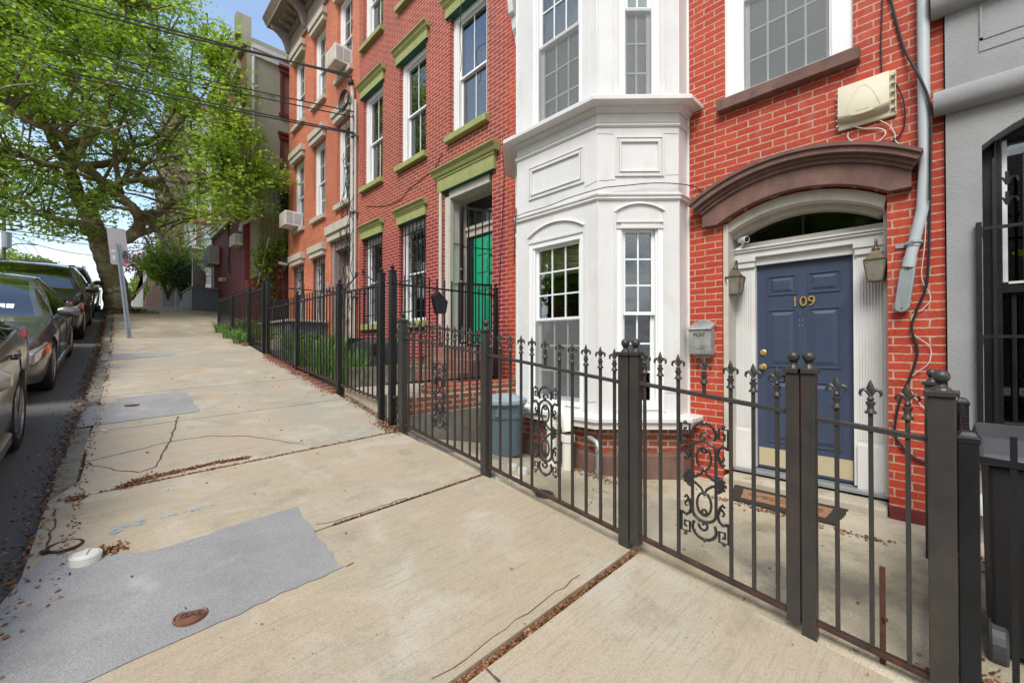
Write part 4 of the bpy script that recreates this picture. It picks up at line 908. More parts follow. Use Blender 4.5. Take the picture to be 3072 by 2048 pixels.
for k in range(11): m = MB(); y = -.165-.12*k; m.bar((2.47,y,-1.45-.06*k*.12),(2.47,y,-.345-.007*k),.018,up=(1,0,0)); m.build('picket','black_iron', g)
for k in range(13): m = MB(); x = 2.62+.12*k; m.bar((x,-.055,-1.36),(x,-.055,-.39+.001*k),.018,up=(0,1,0)); m.build('picket','black_iron', g)

def black_run(name, label, cat, y0, y1, zt, zb0, zb1, posts, n, ptop=.11, par=None, scroll_top=False, x=FX_):
    g = par or thing(name, (x,(y0+y1)/2,zb0-.1), label, cat)
    m = MB(); m.bar((x,y0,zt),(x,y1,zt),.03,.024); m.build('rail','black_iron', g); m = MB(); m.bar((x,y0,zb0),(x,y1,zb1),.03,.024); m.build('rail','rusty_rail', g)
    for k in range(n):
        y = y0+(y1-y0)*(k+.6)/(n+.2); m = MB(); m.bar((x,y,zb0+(zb1-zb0)*(y-y0)/(y1-y0)-.03),(x,y,zt+ptop),.0155,up=(1,0,0)); m.build('picket','black_iron', g)
    for (y,z0,z1,w) in posts: bpost(g, x, y, z0, z1, w, True)
    return g
# green-door house: gate, then fence panels uphill
g = black_run('iron_gate','tall black iron gate with scrolled top rail leading to the green door','gate', 4.83, 5.98, .735, -.655, -.555, [], 9, ptop=-.0)
m = MB()
for s_, yc in ((1,5.05),(-1,5.75)):
    m.tube([(FX_,yc-s_*.16,.76),(FX_,yc-s_*.05,.80),(FX_,5.4-s_*.06,.95)], .009, 6)
    m.tube([(FX_,5.4-s_*(.06-.0)+s_*.045*math.cos(a)*(1-a/11)-s_*.045, .935+.045*math.sin(a)*(1-a/11)) for a in [i*.5 for i in range(14)]], .009, 6)
    m.tube([(FX_,yc-s_*.17+.03*math.cos(a)*(1-a/11), .785+.03*math.sin(a)*(1-a/11)) for a in [i*.5 for i in range(14)]], .007, 6)
m.build('top_scroll','black_iron', g)
bpost(g, FX_, 4.80, -1.0, .86, .065, True)
m = MB(); m.box(FX_-.03,FX_+.03,4.80,5.0,-.3,.0); 
g = black_run('iron_fence','tall black iron fence panel turning the corner by the green door gate','fence', 4.44, 4.52, .735, -.60,-.60, [(4.535,-1.1,.86,.068)], 0)
fy = 4.60    # run back to the house wall, level
m = MB(); m.bar((2.45,4.66,.738),(4.2,4.70,.738),.026,.022); m.build('rail','black_iron', g); m = MB(); m.bar((2.45,4.66,-.46),(4.2,4.70,-.46),.026,.022); m.build('rail','black_iron', g)
for k in range(14): x = 2.57+.118*k; m = MB(); m.bar((x,4.665,-.48),(x,4.665,.86),.0155,up=(0,1,0)); m.build('picket','black_iron', g)
bpost(g, 4.22, 4.70, -.62, .84, .055, True)
g = black_run('iron_fence','black iron fence panel between the scrolled gate and the green door garden','fence', 6.10, 7.83, .748, -.535,-.375, [(6.06,-.85,.86,.062),(7.87,-.6,.86,.06)], 14)
g = black_run('iron_fence','black iron fence panel on brick edging by the leafy garden','fence', 7.90, 9.61, .742, -.355,-.195, [(9.647,-.35,1.30,.07)], 14)
m = MB(); m.bar((2.48,9.70,1.19),(4.55,9.72,1.21),.02,.018); m.build('rail','black_iron', g)
for k in range(5): x = 2.75+.4*k; m = MB(); m.bar((x,9.70,-.1),(x,9.70,1.33),.014,up=(0,1,0)); m.build('picket','black_iron', g)
g = black_run('iron_gate','narrow black iron gate before the orange house','gate', 10.0, 11.11, 1.18, -.185,-.12, [(9.967,-.3,1.29,.065)], 9, ptop=.06)
g = black_run('iron_fence','farthest black iron fence run with bushy grass at its foot','fence', 11.17, 14.60, 1.245, -.09, .44, [(11.15,-.2,1.285,.065),(12.885,0,1.27,.062),(14.638,.3,1.25,.062)], 27, ptop=.09)
# grey low wall & dark steps behind far fence
m = MB(); m.box(3.6,4.58,12.2,15.6,-.5,.62); tag(m.build('stair_wall','blue_grey_paint', bevel=.02), 'dark grey low wall with pale cap behind the farthest black fence', 'low wall')
m = MB(); m.box(3.52,4.55,12.1,15.65,.625,.69); tag(m.build('coping_slab','grey_stone', bevel=.01), 'pale coping slab capping the dark grey low wall', 'coping')
m = MB(); m.box(2.75,4.45,10.5,10.62,-.6,.12); m.box(2.75,4.45,12.2,12.32,-.6,.26); m.box(2.75,2.9,10.7,12.1,-.6,.12); tag(m.build('garden_wall','grey_stone', bevel=.01), 'pale stone kerbs of the orange house garden', 'kerb wall')

# ================================================================ SMALL THINGS AT 109
# mailbox
Mb = thing('mailbox', (4.52,1.83,.05), 'battered grey metal wall mailbox with raised lettering beside the bay window', 'mailbox')
x1 = 4.59; m = MB(); ya, yb = 1.700, 1.925
m.hexa([(4.48,ya,.165),(4.48,yb,.165),(x1,yb,.165),(x1,ya,.165),(4.48,ya,.165),(4.48,yb,.165),(x1,yb,.215),(x1,ya,.215)])
m.prism([(4.49,-.095),(4.485,-.075),(4.47,.0),(4.468,.165),(x1,.165),(x1,-.095)], lambda a,b: Vector((a,ya,b)), lambda a,b: Vector((a,yb,b))); m.build('body','mail_metal', Mb, bevel=.006)
m = MB(); m.prism([(4.447,.165),(4.455,.178),(x1,.225),(x1,.212),(4.46,.160)], lambda a,b: Vector((a,ya-.008,b)), lambda a,b: Vector((a,yb+.010,b))); m.build('lid','mail_metal', Mb, bevel=.003)
m = MB(); m.prism([(ya,.20),(ya,.235),(ya+.03,.245),(ya+.07,.262),(1.812,.272),(yb-.07,.262),(yb-.03,.245),(yb,.235),(yb,.20)], lambda a,b: Vector((4.575,a,b)), lambda a,b: Vector((4.596,a,b)))
m.prism([(ya+.005,-.09),(ya+.01,-.115),(ya+.05,-.125),(1.812,-.15),(yb-.05,-.125),(yb-.01,-.115),(yb-.005,-.09)], lambda a,b: Vector((4.55,a,b)), lambda a,b: Vector((4.596,a,b))); m.build('back_plate','mail_metal', Mb, bevel=.004)
m = MB(); random.seed(4)
for k in range(10):
    a = k*PI/5; c = Vector((4.474,1.812+.055*math.cos(a),.02+.038*math.sin(a))); m.tube([c, c+Vector((0,.016*math.cos(a*3),.014*math.sin(a*2+1))), c+Vector((-.001,.022*math.cos(a+1.5),.018*math.sin(a+1.5)))], .003, 5)
m.tube([(4.474,1.812+.075*math.cos(a),.02+.055*math.sin(a)) for a in [i*PI/10 for i in range(11,20)]], .003, 5); m.build('embossed_wreath','mail_metal', Mb)
text('POST', .052, ((4.4665,1.812,.108),(0,-1,0),(0,0,1)), Mb, 'ink', .0015)
# two lanterns
def lantern(y, z, label):
    L = thing('wall_lantern', (4.70,y,z), label, 'lantern', 'brass lanterns either side of the blue door'); L['label'] = label
    rot = Matrix.Rotation(PI/4,3,'Z'); m = MB(); x = 4.68
    m.lathe([(.070,0),(.064,.004),(.064,.012)], (x,y,z-.135), 4, rot=rot); m.lathe([(.001,.0),(.03,.004),(.050,.03),(.09,.07),(.098,.076),(.098,.084),(.085,.088),(.05,.125),(.032,.148),(.03,.155),(.001,.158)][5:], (x,y,z-.055), 4, rot=rot)
    for sx in (-1,1):
        for sy in (-1,1): m.bar((x+sx*.047,y+sy*.047,z-.125),(x+sx*.066,y+sy*.066,z+.03),.008)
    m.box(x-.066,x+.066,y-.068,y+.068,z+.022,z+.034); fr_ = m.build('frame','old_brass', L, bevel=.002)
    m = MB(); q = .043; w_ = .062; m.hexa([(x-q,y-q,z-.122),(x+q,y-q,z-.122),(x+q,y+q,z-.122),(x-q,y+q,z-.122),(x-w_,y-w_,z+.025),(x+w_,y-w_,z+.025),(x+w_,y+w_,z+.025),(x-w_,y+w_,z+.025)]); m.build('glass_pane','lamp_glass', L)
    m = MB(); m.lathe([(.022,.10),(.026,.112),(.018,.125),(.01,.13)], (x,y,z), 12); m.tube([(x,y,z+.125),(x,y,z+.165),(x+.012,y,z+.185),(x+.03,y,z+.188),(x+.05,y,z+.175),(x+.055,y,z+.15),(x+.055,y,z+.05)], .008, 8); m.box(x+.055,x+.085,y-.03,y+.03,z-.10,z+.05); m.build('bracket','old_brass', L, bevel=.002); L.scale = (1.1,1.1,1.1)
lantern(1.53, .665, 'weathered brass lantern on the pilaster left of the blue door, nearer the mailbox'); lantern(.43, .685, 'weathered brass lantern on the pilaster right of the blue door, nearer the grey conduit')
# camera
c_ = thing('security_camera', (4.78,1.50,1.05), 'small white bullet security camera in the corner of the fanlight', 'camera')
m = MB(); ax = Vector((-.55,-.75,-.12)).normalized(); q = ax.to_track_quat('Z','Y').to_matrix(); m.lathe([(.001,-.06),(.03,-.058),(.034,-.05),(.034,.05),(.030,.055),(.028,.048),(.001,.046)], (4.76,1.475,1.085), 16, rot=q); m.build('housing','vinyl_white', c_, smooth=False)
m = MB(); m.lathe([(.027,.0),(.001,.003)], Vector((4.76,1.475,1.085))+ax*.049, 16, rot=q); m.build('lens','ink', c_); m = MB(); m.tube([(4.765,1.48,1.06),(4.79,1.50,1.03),(4.80,1.53,1.01)], .011, 8); m.lathe([(.035,0),(.03,.012),(.001,.014)], (4.80,1.535,1.0), 14); m.build('mount','vinyl_white', c_)
# utility box
U = thing('utility_box', (4.55,.48,2.03), 'beige plastic utility box on the red brick wall below the upstairs window', 'utility box')
m = MB(); m.fb(FAC,.285,.665,1.845,2.215,0,.03); m.build('back_tray','box_beige', U, bevel=.012)
m = MB(); n = 16
for i in range(n+1):
    a_ = .325+.33*i/n; u = (i/n-.5)*2; zb_ = 1.885+.02*u*u; 
    m.v += [tuple(FAC(a_,b_,c_)) for b_,c_ in ((zb_,.03),(zb_+.004,.055),(zb_+.028+.012*u*u,.098-.014*u*u),(zb_+.05,.100-.016*u*u),(2.19,.078-.006*u*u),(2.203,.066),(2.205,.03))]
for i in range(n):
    for j in range(6): m.face(i*7+j,i*7+j+1,(i+1)*7+j+1,(i+1)*7+j)
m.face(*range(7)); m.face(*[n*7+j for j in range(7)])
m.build('cover','box_beige', U, smooth=True)
m = MB()
for k in range(7): m.fb(FAC,.657,.672,1.88+.047*k,1.89+.047*k,.0,.05)
for k in range(5): m.fb(FAC,.288,.318,1.90+.066*k,1.906+.066*k,.0,.055)
m.fb(FAC,.288,.293,1.87,2.2,.03,.045); m.build('rib','box_beige', U)
m = MB(); m.fb(FAC,.45,.53,1.945,1.975,.094,.1015); m.build('maker_plate','kick_brass', U)
m = MB(); m.tube([FAC(.60-.22*i/16,1.95+.20*math.sin(PI*i/16)**.9,.0995-.0225*(math.sin(PI*i/16)**.9)*.2/.25-.016*((.60-.22*i/16-.49)/.165)**2*.6) for i in range(17)], .0018, 4); m.build('relief_line','box_beige', U)
# conduit
C_ = thing('service_conduit', (4.54,.13,1.2), 'thick grey electrical conduit kinked down the brick pier to a white oval fitting', 'conduit')
m = MB(); m.tube([FAC(.127,9.8,.055),FAC(.127,1.75,.055),FAC(.125,1.35,.055),FAC(.14,1.05,.055),FAC(.215,.66,.055)], .037, 14); m.tube([FAC(.192,.80,.055),FAC(.197,.775,.055)], .045, 14); m.tube([FAC(.21,.685,.055),FAC(.222,.61,.055)], .042, 14); m.build('pipe','grey_pipe', C_, smooth=True)
m = MB(); pts = [(-.042+.0,.0)]; dirv = Vector((0,.028,-.27)).normalized()
L_ = []; n = 12
for i in range(n+1): a = PI*i/n; L_.append((.046*math.cos(a), .046*math.sin(a)))
for i in range(n+1): a = PI+PI*i/n; L_.append((.046*math.cos(a), -.27+.046*math.sin(a)))
sk = lambda a,b,c: FAC(.232-a*1-b*.10*-1*-1, .575+b, c)
m.prism(L_, lambda a,b: FAC(.228+a+(-b)*.12,.575+b,.0), lambda a,b: FAC(.228+a+(-b)*.12,.575+b,.075)); m.build('access_fitting','galvanised', C_, bevel=.01)
m = MB()
for b in (.02,-.285): m.lathe([(.006,0),(.004,.004),(.001,.005)], FAC(.228+(-b)*.12,.575+b,.075), 8, rot=RX)
m.build('screw','ink', C_); m = MB(); m.fb(FAC,.20,.30,.775,.81,0,.012); m.tube([FAC(.15,.79,.0),FAC(.15,.80,.08),FAC(.19,.80,.105),FAC(.235,.79,.08),FAC(.24,.79,0)], .012, 6); m.build('pipe_clamp','galvanised', C_)
# cables
def cable(label, pts, r, mat, cat='cable', n=6):
    P_ = [Vector(p) for p in pts]; q = []
    for i in range(len(P_)-1):
        a, b, c, d = P_[max(0,i-1)], P_[i], P_[i+1], P_[min(len(P_)-1,i+2)]
        for k in range(6): t_ = k/6; q.append(.5*((2*b)+(-a+c)*t_+(2*a-5*b+4*c-d)*t_*t_+(-a+3*b-3*c+d)*t_**3))
    q.append(P_[-1]); m = MB(); m.tube(q, r, n); return tag(m.build('cable', mat, smooth=True), label, cat)
def fc(px, py, d=.015): v = onX(px, py, 4.6-d); return v
cable('black cable dropping from above to the top of the beige utility box', [fc(2650,-80),fc(2646,40),fc(2643,140),fc(2645,215)], .006, 'black_rubber')
cable('thick black cable crossing down to the grey conduit strap', [fc(2640,-120,.02),fc(2672,0,.02),fc(2710,140,.02),fc(2760,235,.10),fc(2786,300,.11),fc(2792,370,.10),fc(2790,600,.10)], .010, 'black_rubber')
cable('heavy black cable hanging in a curve down the brick pier below the white fitting', [fc(2790,520,.04),fc(2788,700,.04),fc(2780,850,.03),fc(2750,930,.02),fc(2735,985,.02),fc(2752,1050,.02),fc(2735,1120,.02),fc(2700,1200,.02),fc(2684,1290,.02),fc(2700,1330,.02),fc(2740,1370,.02),fc(2790,1390,.02)], .010, 'black_rubber')
cable('thin white cable looping down the brick pier beside the black cable', [fc(2786,480,.05),fc(2775,720,.05),fc(2765,830,.03),fc(2792,890,.02),fc(2770,925,.02),fc(2738,945,.02),fc(2740,1000,.02),fc(2790,1040,.02),fc(2785,1090,.02),fc(2745,1120,.02),fc(2722,1150,.02),fc(2760,1210,.02),fc(2790,1240,.02)], .003, 'cable_white')
cable('black cable arching out of the right side of the utility box', [fc(2688,252,.03),fc(2700,275,.03),fc(2712,310,.03),fc(2714,370,.02),fc(2695,410,.02),fc(2650,435,.02),fc(2580,438,.02),fc(2490,432,.02)], .006, 'black_rubber')
cable('white cable looping under the utility box', [fc(2558,378,.03),fc(2590,386,.02),fc(2640,386,.02),fc(2657,400,.02),fc(2640,420,.02),fc(2600,434,.02),fc(2570,430,.02),fc(2545,415,.02),fc(2545,398,.02)], .005, 'cable_white')
cable('white cable running from under the box along the top of the brownstone hood', [fc(2640,362,.03),fc(2665,375,.02),fc(2684,400,.02),fc(2688,425,.02),fc(2720,440,.02),fc(2752,444,.02)], .004, 'cable_white')
bc = [Vector((4.6,4.45,1.62)),]
cable('thin black cable clipped along the moulding of the white bay window', [onX(1543,790,3.99), onX(1546,665,3.75), onX(1560,645,3.74),onX(1640,620,3.74),onX(1710,593,3.74),onX(1800,566,3.73)]+[P45(u,z,.045) for u,z in ((.15,1.665),(.32,1.68),(.55,1.70),(.80,1.695))]+[Vector((4.56,1.90,1.70)),fc(2120,575,.01),fc(2190,545,.01),fc(2260,500,.01),fc(2340,462,.01),fc(2420,444,.02)], .005, 'black_rubber')
cable('thin black cable hanging down the dark red wall beside the bay', [fc(1506,445,.12),fc(1512,520,.02),fc(1508,640,.02),fc(1500,800,.02),fc(1495,960,.02),fc(1492,1130,.02)], .005, 'black_rubber')
cable('black cable hanging in front of the upstairs window above the green door', [fc(1384,-60,.15),fc(1382,60,.15),fc(1380,120,.03),fc(1384,180,.03),fc(1381,215,.02)], .006, 'black_rubber')
cable('thin dark cable stapled diagonally across the dark red wall', [fc(1327,460,.01),fc(1300,510,.01),fc(1275,530,.01),fc(1225,570,.01),fc(1200,600,.01),fc(1150,618,.01),fc(1098,618,.01)], .006, 'black_rubber')
# riser on the house boundary with tangle of vines
Rz = thing('service_riser', (4.52,10.3,3), 'pale electrical riser pipe between the orange and dark red houses', 'riser')
m = MB(); m.tube([(4.52,10.42,-.2),(4.52,10.42,6.35),(4.5,10.42,6.5)], .05, 12); m.build('pipe','cream_paint', Rz, smooth=True); m = MB(); m.tube([(4.53,10.26,-.2),(4.53,10.26,6.1)], .03, 10); m.build('pipe','grey_pipe', Rz, smooth=True)
m = MB(); m.lathe([(.06,-.05),(.075,0),(.065,.08),(.02,.13),(.001,.14)], (4.48,10.42,6.55), 12); m.build('weatherhead','black_rubber', Rz)
m = MB()
for z in (1.2,3.3,5.2): m.fb(FAC,10.20,10.50,z,z+.04,.03,.14)
m.build('pipe_clamp','galvanised', Rz)
random.seed(12)
for i,(lb,mt) in enumerate((('tangle of black wires and bare vines down the riser beside the orange house','black_rubber'),)):
    m = MB()
    for k in range(22):
        y0 = random.uniform(10.3,10.9); P_ = []; y = y0; z = random.uniform(4.2,6.5) if k < 9 else random.uniform(2.6,3.8); zend = z-random.uniform(1.5,3.4)
        while z > max(zend,.6): P_.append((4.6-random.uniform(.03,.18), y, z)); y += random.uniform(-.09,.11); z -= random.uniform(.15,.3)
        if len(P_) > 2: m.tube(P_, .008, 5)
    for k in range(5):
        c = Vector((4.4,10.5+.05*k,6.45)); m.tube([c+Vector((0,.28*math.sin(a)*(.6+.1*k),-.25+.25*math.cos(a)*(.6+.12*k))) for a in [i*.4 for i in range(17)]], .012, 5)
    tag(m.build('wire_tangle', mt), lb, 'wires')
# bins
Tc = thing('garbage_can', (3.42,3.55,-1.27), 'blue grey round plastic garbage can standing by the brick retaining wall', 'garbage can')
zc = -1.24; xc, yc = 3.33, 3.58
m = MB(); m.lathe([(.001,0),(.205,0),(.21,.02),(.235,.42),(.248,.43),(.25,.47),(.238,.475),(.245,.56),(.262,.565),(.262,.60),(.24,.60)], (xc,yc,zc), 32); m.build('body','can_blue', Tc, smooth=False)
m = MB(); m.lathe([(.275,.585),(.28,.60),(.275,.63),(.25,.64),(.15,.67),(.06,.685),(.001,.685)], (xc,yc,zc), 32); m.build('lid','can_lid', Tc, smooth=True)
m = MB(); m.tube([(xc-.20,yc-.15,zc+.55),(xc-.235,yc-.165,zc+.54),(xc-.235,yc-.165,zc+.47),(xc-.22,yc-.10,zc+.46)], .008, 6); m.build('handle','galvanised', Tc)
Wb = thing('wheelie_bin', (3.4,-.45,-1.5), 'large black wheeled bin with grey lid before the grey stucco house', 'wheelie bin')
bx, by_, bz = 2.92, -.115, -1.47
m = MB(); y0, y1 = by_-.62, by_; m.hexa([(bx+.01,y0+.06,bz+.08),(bx+.50,y0+.06,bz+.05),(bx+.50,y1-.012,bz+.05),(bx+.01,y1-.012,bz+.08),(bx-.03,y0,bz+.93),(bx+.62,y0,bz+.93),(bx+.62,y1,bz+.93),(bx-.03,y1,bz+.93)])
for k in (.15,.3,.45): m.box(bx-.035,bx-.005,y0+k-.02,y0+k+.02,bz+.25,bz+.95)
m.build('body','bin_black', Wb, bevel=.03); m = MB(); m.prism([(bx-.07,bz+.93),(bx-.06,bz+.97),(bx+.05,bz+1.04),(bx+.45,bz+1.06),(bx+.66,bz+1.0),(bx+.66,bz+.93)], lambda a,b: Vector((a,y0-.03,b)), lambda a,b: Vector((a,y1+.03,b))); m.build('lid','bin_grey', Wb, bevel=.03)
for y in (y1-.03,y0+.03): m = MB(); m.lathe([(.001,-.03),(.09,-.03),(.10,-.02),(.10,.02),(.09,.03),(.001,.03)], (bx+.04,y,bz+.11), 20, rot=Matrix.Rotation(PI/2,3,'X')); m.build('wheel','bin_grey', Wb)
Bb = thing('wheelie_bin', (3.7,7.2,-.2), 'dark grey wheeled bin lying on its side in the green door garden', 'wheelie bin')
zb = prof(6.5)+.08; m = MB(); m.prism([(6.45,zb+.02),(7.35,zb+.02),(7.42,zb+.30),(7.30,zb+.58),(6.85,zb+.66),(6.45,zb+.60)], lambda y,z: Vector((3.15,y,z)), lambda y,z: Vector((3.75,y,z))); m.build('body','bin_grey', Bb, bevel=.04)
m = MB(); m.prism([(7.36,zb-.0),(7.50,zb+.05),(7.53,zb+.40),(7.36,zb+.70)], lambda y,z: Vector((3.10,y,z)), lambda y,z: Vector((3.80,y,z))); m.build('lid','bin_black', Bb, bevel=.04)
for z in (zb+.1,zb+.5): m = MB(); m.lathe([(.001,-.03),(.09,-.03),(.1,0),(.09,.03),(.001,.03)], (3.2,6.42,z), 16, rot=Matrix.Rotation(PI/2,3,'X')); m.build('wheel','bin_black', Bb)
Pt = thing('flower_pot', (4.1,6.5,-.2), 'brown banded ceramic pot beside the green door steps', 'pot'); m = MB(); m.lathe([(.001,0),(.10,0),(.13,.05),(.14,.1),(.15,.11),(.14,.13),(.15,.2),(.165,.22),(.165,.25),(.14,.25),(.13,.2),(.001,.2)], (3.95,6.42,-.42), 20); m.build('pot_body','terracotta', Pt, smooth=False)
# doormat
Mt = thing('doormat', (4.25,1.05,-1.44), 'worn black bordered coir welcome mat before the blue door', 'doormat')
zm = lambda x,y: yard(x,y)+.004
c4 = [Vector((4.54,1.50,-1.4)),Vector((4.10,1.38,-1.4)),Vector((4.09,.63,-1.4)),Vector((4.54,.60,-1.4))]
def matrect(e, z0, z1, mt, nm):
    A, B, C, D = c4; m = MB(); g = lambda u,v: A.lerp(D,u).lerp(B.lerp(C,u),v); eu, ev = e, e*2.0; n = 24; pts = []
    for (u0,v0,u1,v1) in ((eu,ev,1-eu,ev),(1-eu,ev,1-eu,1-ev),(1-eu,1-ev,eu,1-ev),(eu,1-ev,eu,ev)):
        for k in range(n): pts.append(g(u0+(u1-u0)*k/n, v0+(v1-v0)*k/n)+Vector((random.uniform(-.006,.006),random.uniform(-.006,.006),0)))
    m.prism([(p.x,p.y) for p in pts], lambda a,b: Vector((a,b,yard(a,b)+z0)), lambda a,b: Vector((a,b,yard(a,b)+z1))); return m.build(nm, mt, Mt)
matrect(0,.0,.018,'coir_dark','mat_border'); mf = matrect(.10,.0,.021,'coir','mat_field'); A,B,C,D = c4; ctr = (A+B+C+D)/4; ux = ((D-A)+(C-B)).normalized(); uy = Vector((0,0,1)).cross(ux); uy = uy if uy.dot(A-B) > 0 else -uy
text('WELCOME', .12, (Vector((ctr.x,ctr.y,yard(ctr.x,ctr.y)+.024)),ux,uy), mf, 'old_wood', .001)
# pvc traps and caps
Pv = thing('drain_trap', (3.6,2.75,-1.3), 'pair of white plastic drain vents elbowed against the bay brickwork', 'drain pipe')
def yz(x,y): return yard(x,y)
for (dx,dy,h,nm) in ((0,.14,.40,'vent_pipe'),(0,-.08,.30,'vent_pipe')):
    m = MB(); x, y = 3.60, 2.93+dy; z = yz(x,y); m.tube([(x,y,z-.02),(x,y,z+h)], .062, 14); m.tube([(x,y,z+h-.0),(x,y,z+h+.07)], .074, 14); m.build(nm,'pvc', Pv)
m = MB(); x, y = 3.60, 2.96; z = yz(x,y)+.46; m.tube([(3.60,3.07,z-.02),(3.60,3.07,z+.06),(3.61,3.03,z+.13),(3.63,2.96,z+.15),(3.61,2.89,z+.10),(3.60,2.85,z-.06)], .064, 14); m.build('elbow','pvc', Pv, smooth=True)
# fix: caps on the ground
caps = []
def pcap(px, py, r, label, raised=.045, mat='pvc', group='white plastic cleanout caps'):
    v = onG(px, py, (lambda x,y: yard(x,y) if x > 2.46 else gz(x,y))); g = thing('cleanout_cap', v, label, 'pipe cap', group)
    m = MB(); m.lathe([(r,-.02),(r,raised),(r*.95,raised+.006),(r*.88,raised+.006),(r*.87,raised-.004),(.001,raised-.004)], v, 28); m.build('collar', mat, g)
    m = MB(); m.lathe([(r*.84,raised-.004),(r*.83,raised+.006),(r*.76,raised+.010),(.001,raised+.010)], v, 28); c = m.build('plug', mat, g); m = MB(); m.bar(v+Vector((-r*.1,-r*.6,raised+.013)),v+Vector((r*.1,r*.6,raised+.013)),.016,.012); m.build('bar', mat, c); return g
pcap(257,1683,.068,'large white plastic cleanout cap standing in the grey pavement patch near the kerb', .035)
pcap(1504,1436,.058,'white cap with faded writing, nearest the fence post foot'); pcap(1544,1452,.056,'chipped white cap just outside the fence rail'); pcap(1538,1408,.052,'white cap farthest back inside the fence'); pcap(1568,1420,.050,'white cap inside the fence, beside the rearmost one')
m = MB(); v = onG(1626,1482,yard); m.lathe([(.10,-.01),(.10,.006),(.085,.010),(.001,.006)], v, 24)
for k in range(6): m.bar(v+Vector((-.06,-.06+.024*k,.010)),v+Vector((.06,-.06+.024*k,.010)),.010,.008)
tag(m.build('drain_grate','cast_iron'), 'small round iron drain grate under the fence rail', 'drain')
# covers in the pavement
gc_ = thing('gas_cover', onG(572,1852), 'rusty round gas valve cover in the grey pavement patch', 'cover'); v = onG(572,1852)+Vector((0,0,.006))
m = MB(); m.lathe([(.068,-.02),(.068,.003),(.062,.005),(.060,-.001),(.001,-.001)], v, 32); m.build('rim','rust_cover', gc_); m = MB(); m.lathe([(.057,-.001),(.057,.003),(.001,.003)], v, 32); l_ = m.build('lid','rust_cover', gc_); text('GAS', .046, (v+Vector((0,0,.004)), (.93,-.36,0), (.36,.93,0)), l_, 'rusty_iron', .002)
w_ = thing('water_valve_box', onG(195,1638), 'open black iron curb box full of dry leaves near the kerb', 'valve box'); v = onG(195,1638)
m = MB(); m.lathe([(.066,-.05),(.066,.008),(.076,.011),(.082,.006),(.082,-.02)], v, 28); m.lathe([(.015,0),(.02,.015),(.001,.018)], v+Vector((-.08,-.04,0)), 8); m.build('ring','cast_iron', w_); m = MB(); m.lathe([(.066,-.02),(.001,-.018)], v+Vector((0,0,.008)), 20); m.build('leaf_fill','dry_leaf', w_)
m = MB(); v = onG(396,1216); m.lathe([(.07,.0),(.068,.008),(.001,.009)], v+Vector((0,0,.003)), 24); tag(m.build('valve_cover','rust_cover'), 'small rusty valve cover in the farther grey patch', 'cover')
gp = thing('vent_pipe', (3.85,2.3,-1.2), 'bent grey metal pipe rising against the footing of the bay', 'pipe'); bp = onG(1742,1443,yard); 
m = MB(); q = P45(.30,-1.10,.0); f45 = lambda u,z,c: P45(u,z,c)
m.tube([f45(-.17,-1.34,.02),f45(-.06,-1.36,.12),f45(-.02,-1.33,.15),f45(-.02,-1.28,.15),f45(-.02,-1.06,.15),f45(-.03,-1.0,.12),f45(-.08,-.97,.06),f45(-.12,-.98,-.01)], .026, 12); m.build('pipe_run','galvanised', gp, smooth=True)
m = MB(); m.tube([f45(-.02,-1.30,.15),f45(-.02,-1.27,.15)], .034, 12); m.tube([f45(-.02,-1.09,.15),f45(-.02,-1.06,.15)], .034, 12); m.build('collar','galvanised', gp)
# newspaper bag hung on the black fence
pb = thing('letter_pouch', (3.2,4.62,.3), 'black pentagonal metal letter pouch hung on the tall black fence', 'pouch'); P5 = [onY(a,b,4.60) for a,b in ((1312,872),(1340,905),(1334,940),(1308,942),(1296,888))]
m = MB(); m.prism([(p.x,p.z) for p in P5], lambda a,b: Vector((a,4.645,b)), lambda a,b: Vector((a,4.56,b))); m.build('pouch_body','black_iron', pb, bevel=.012)
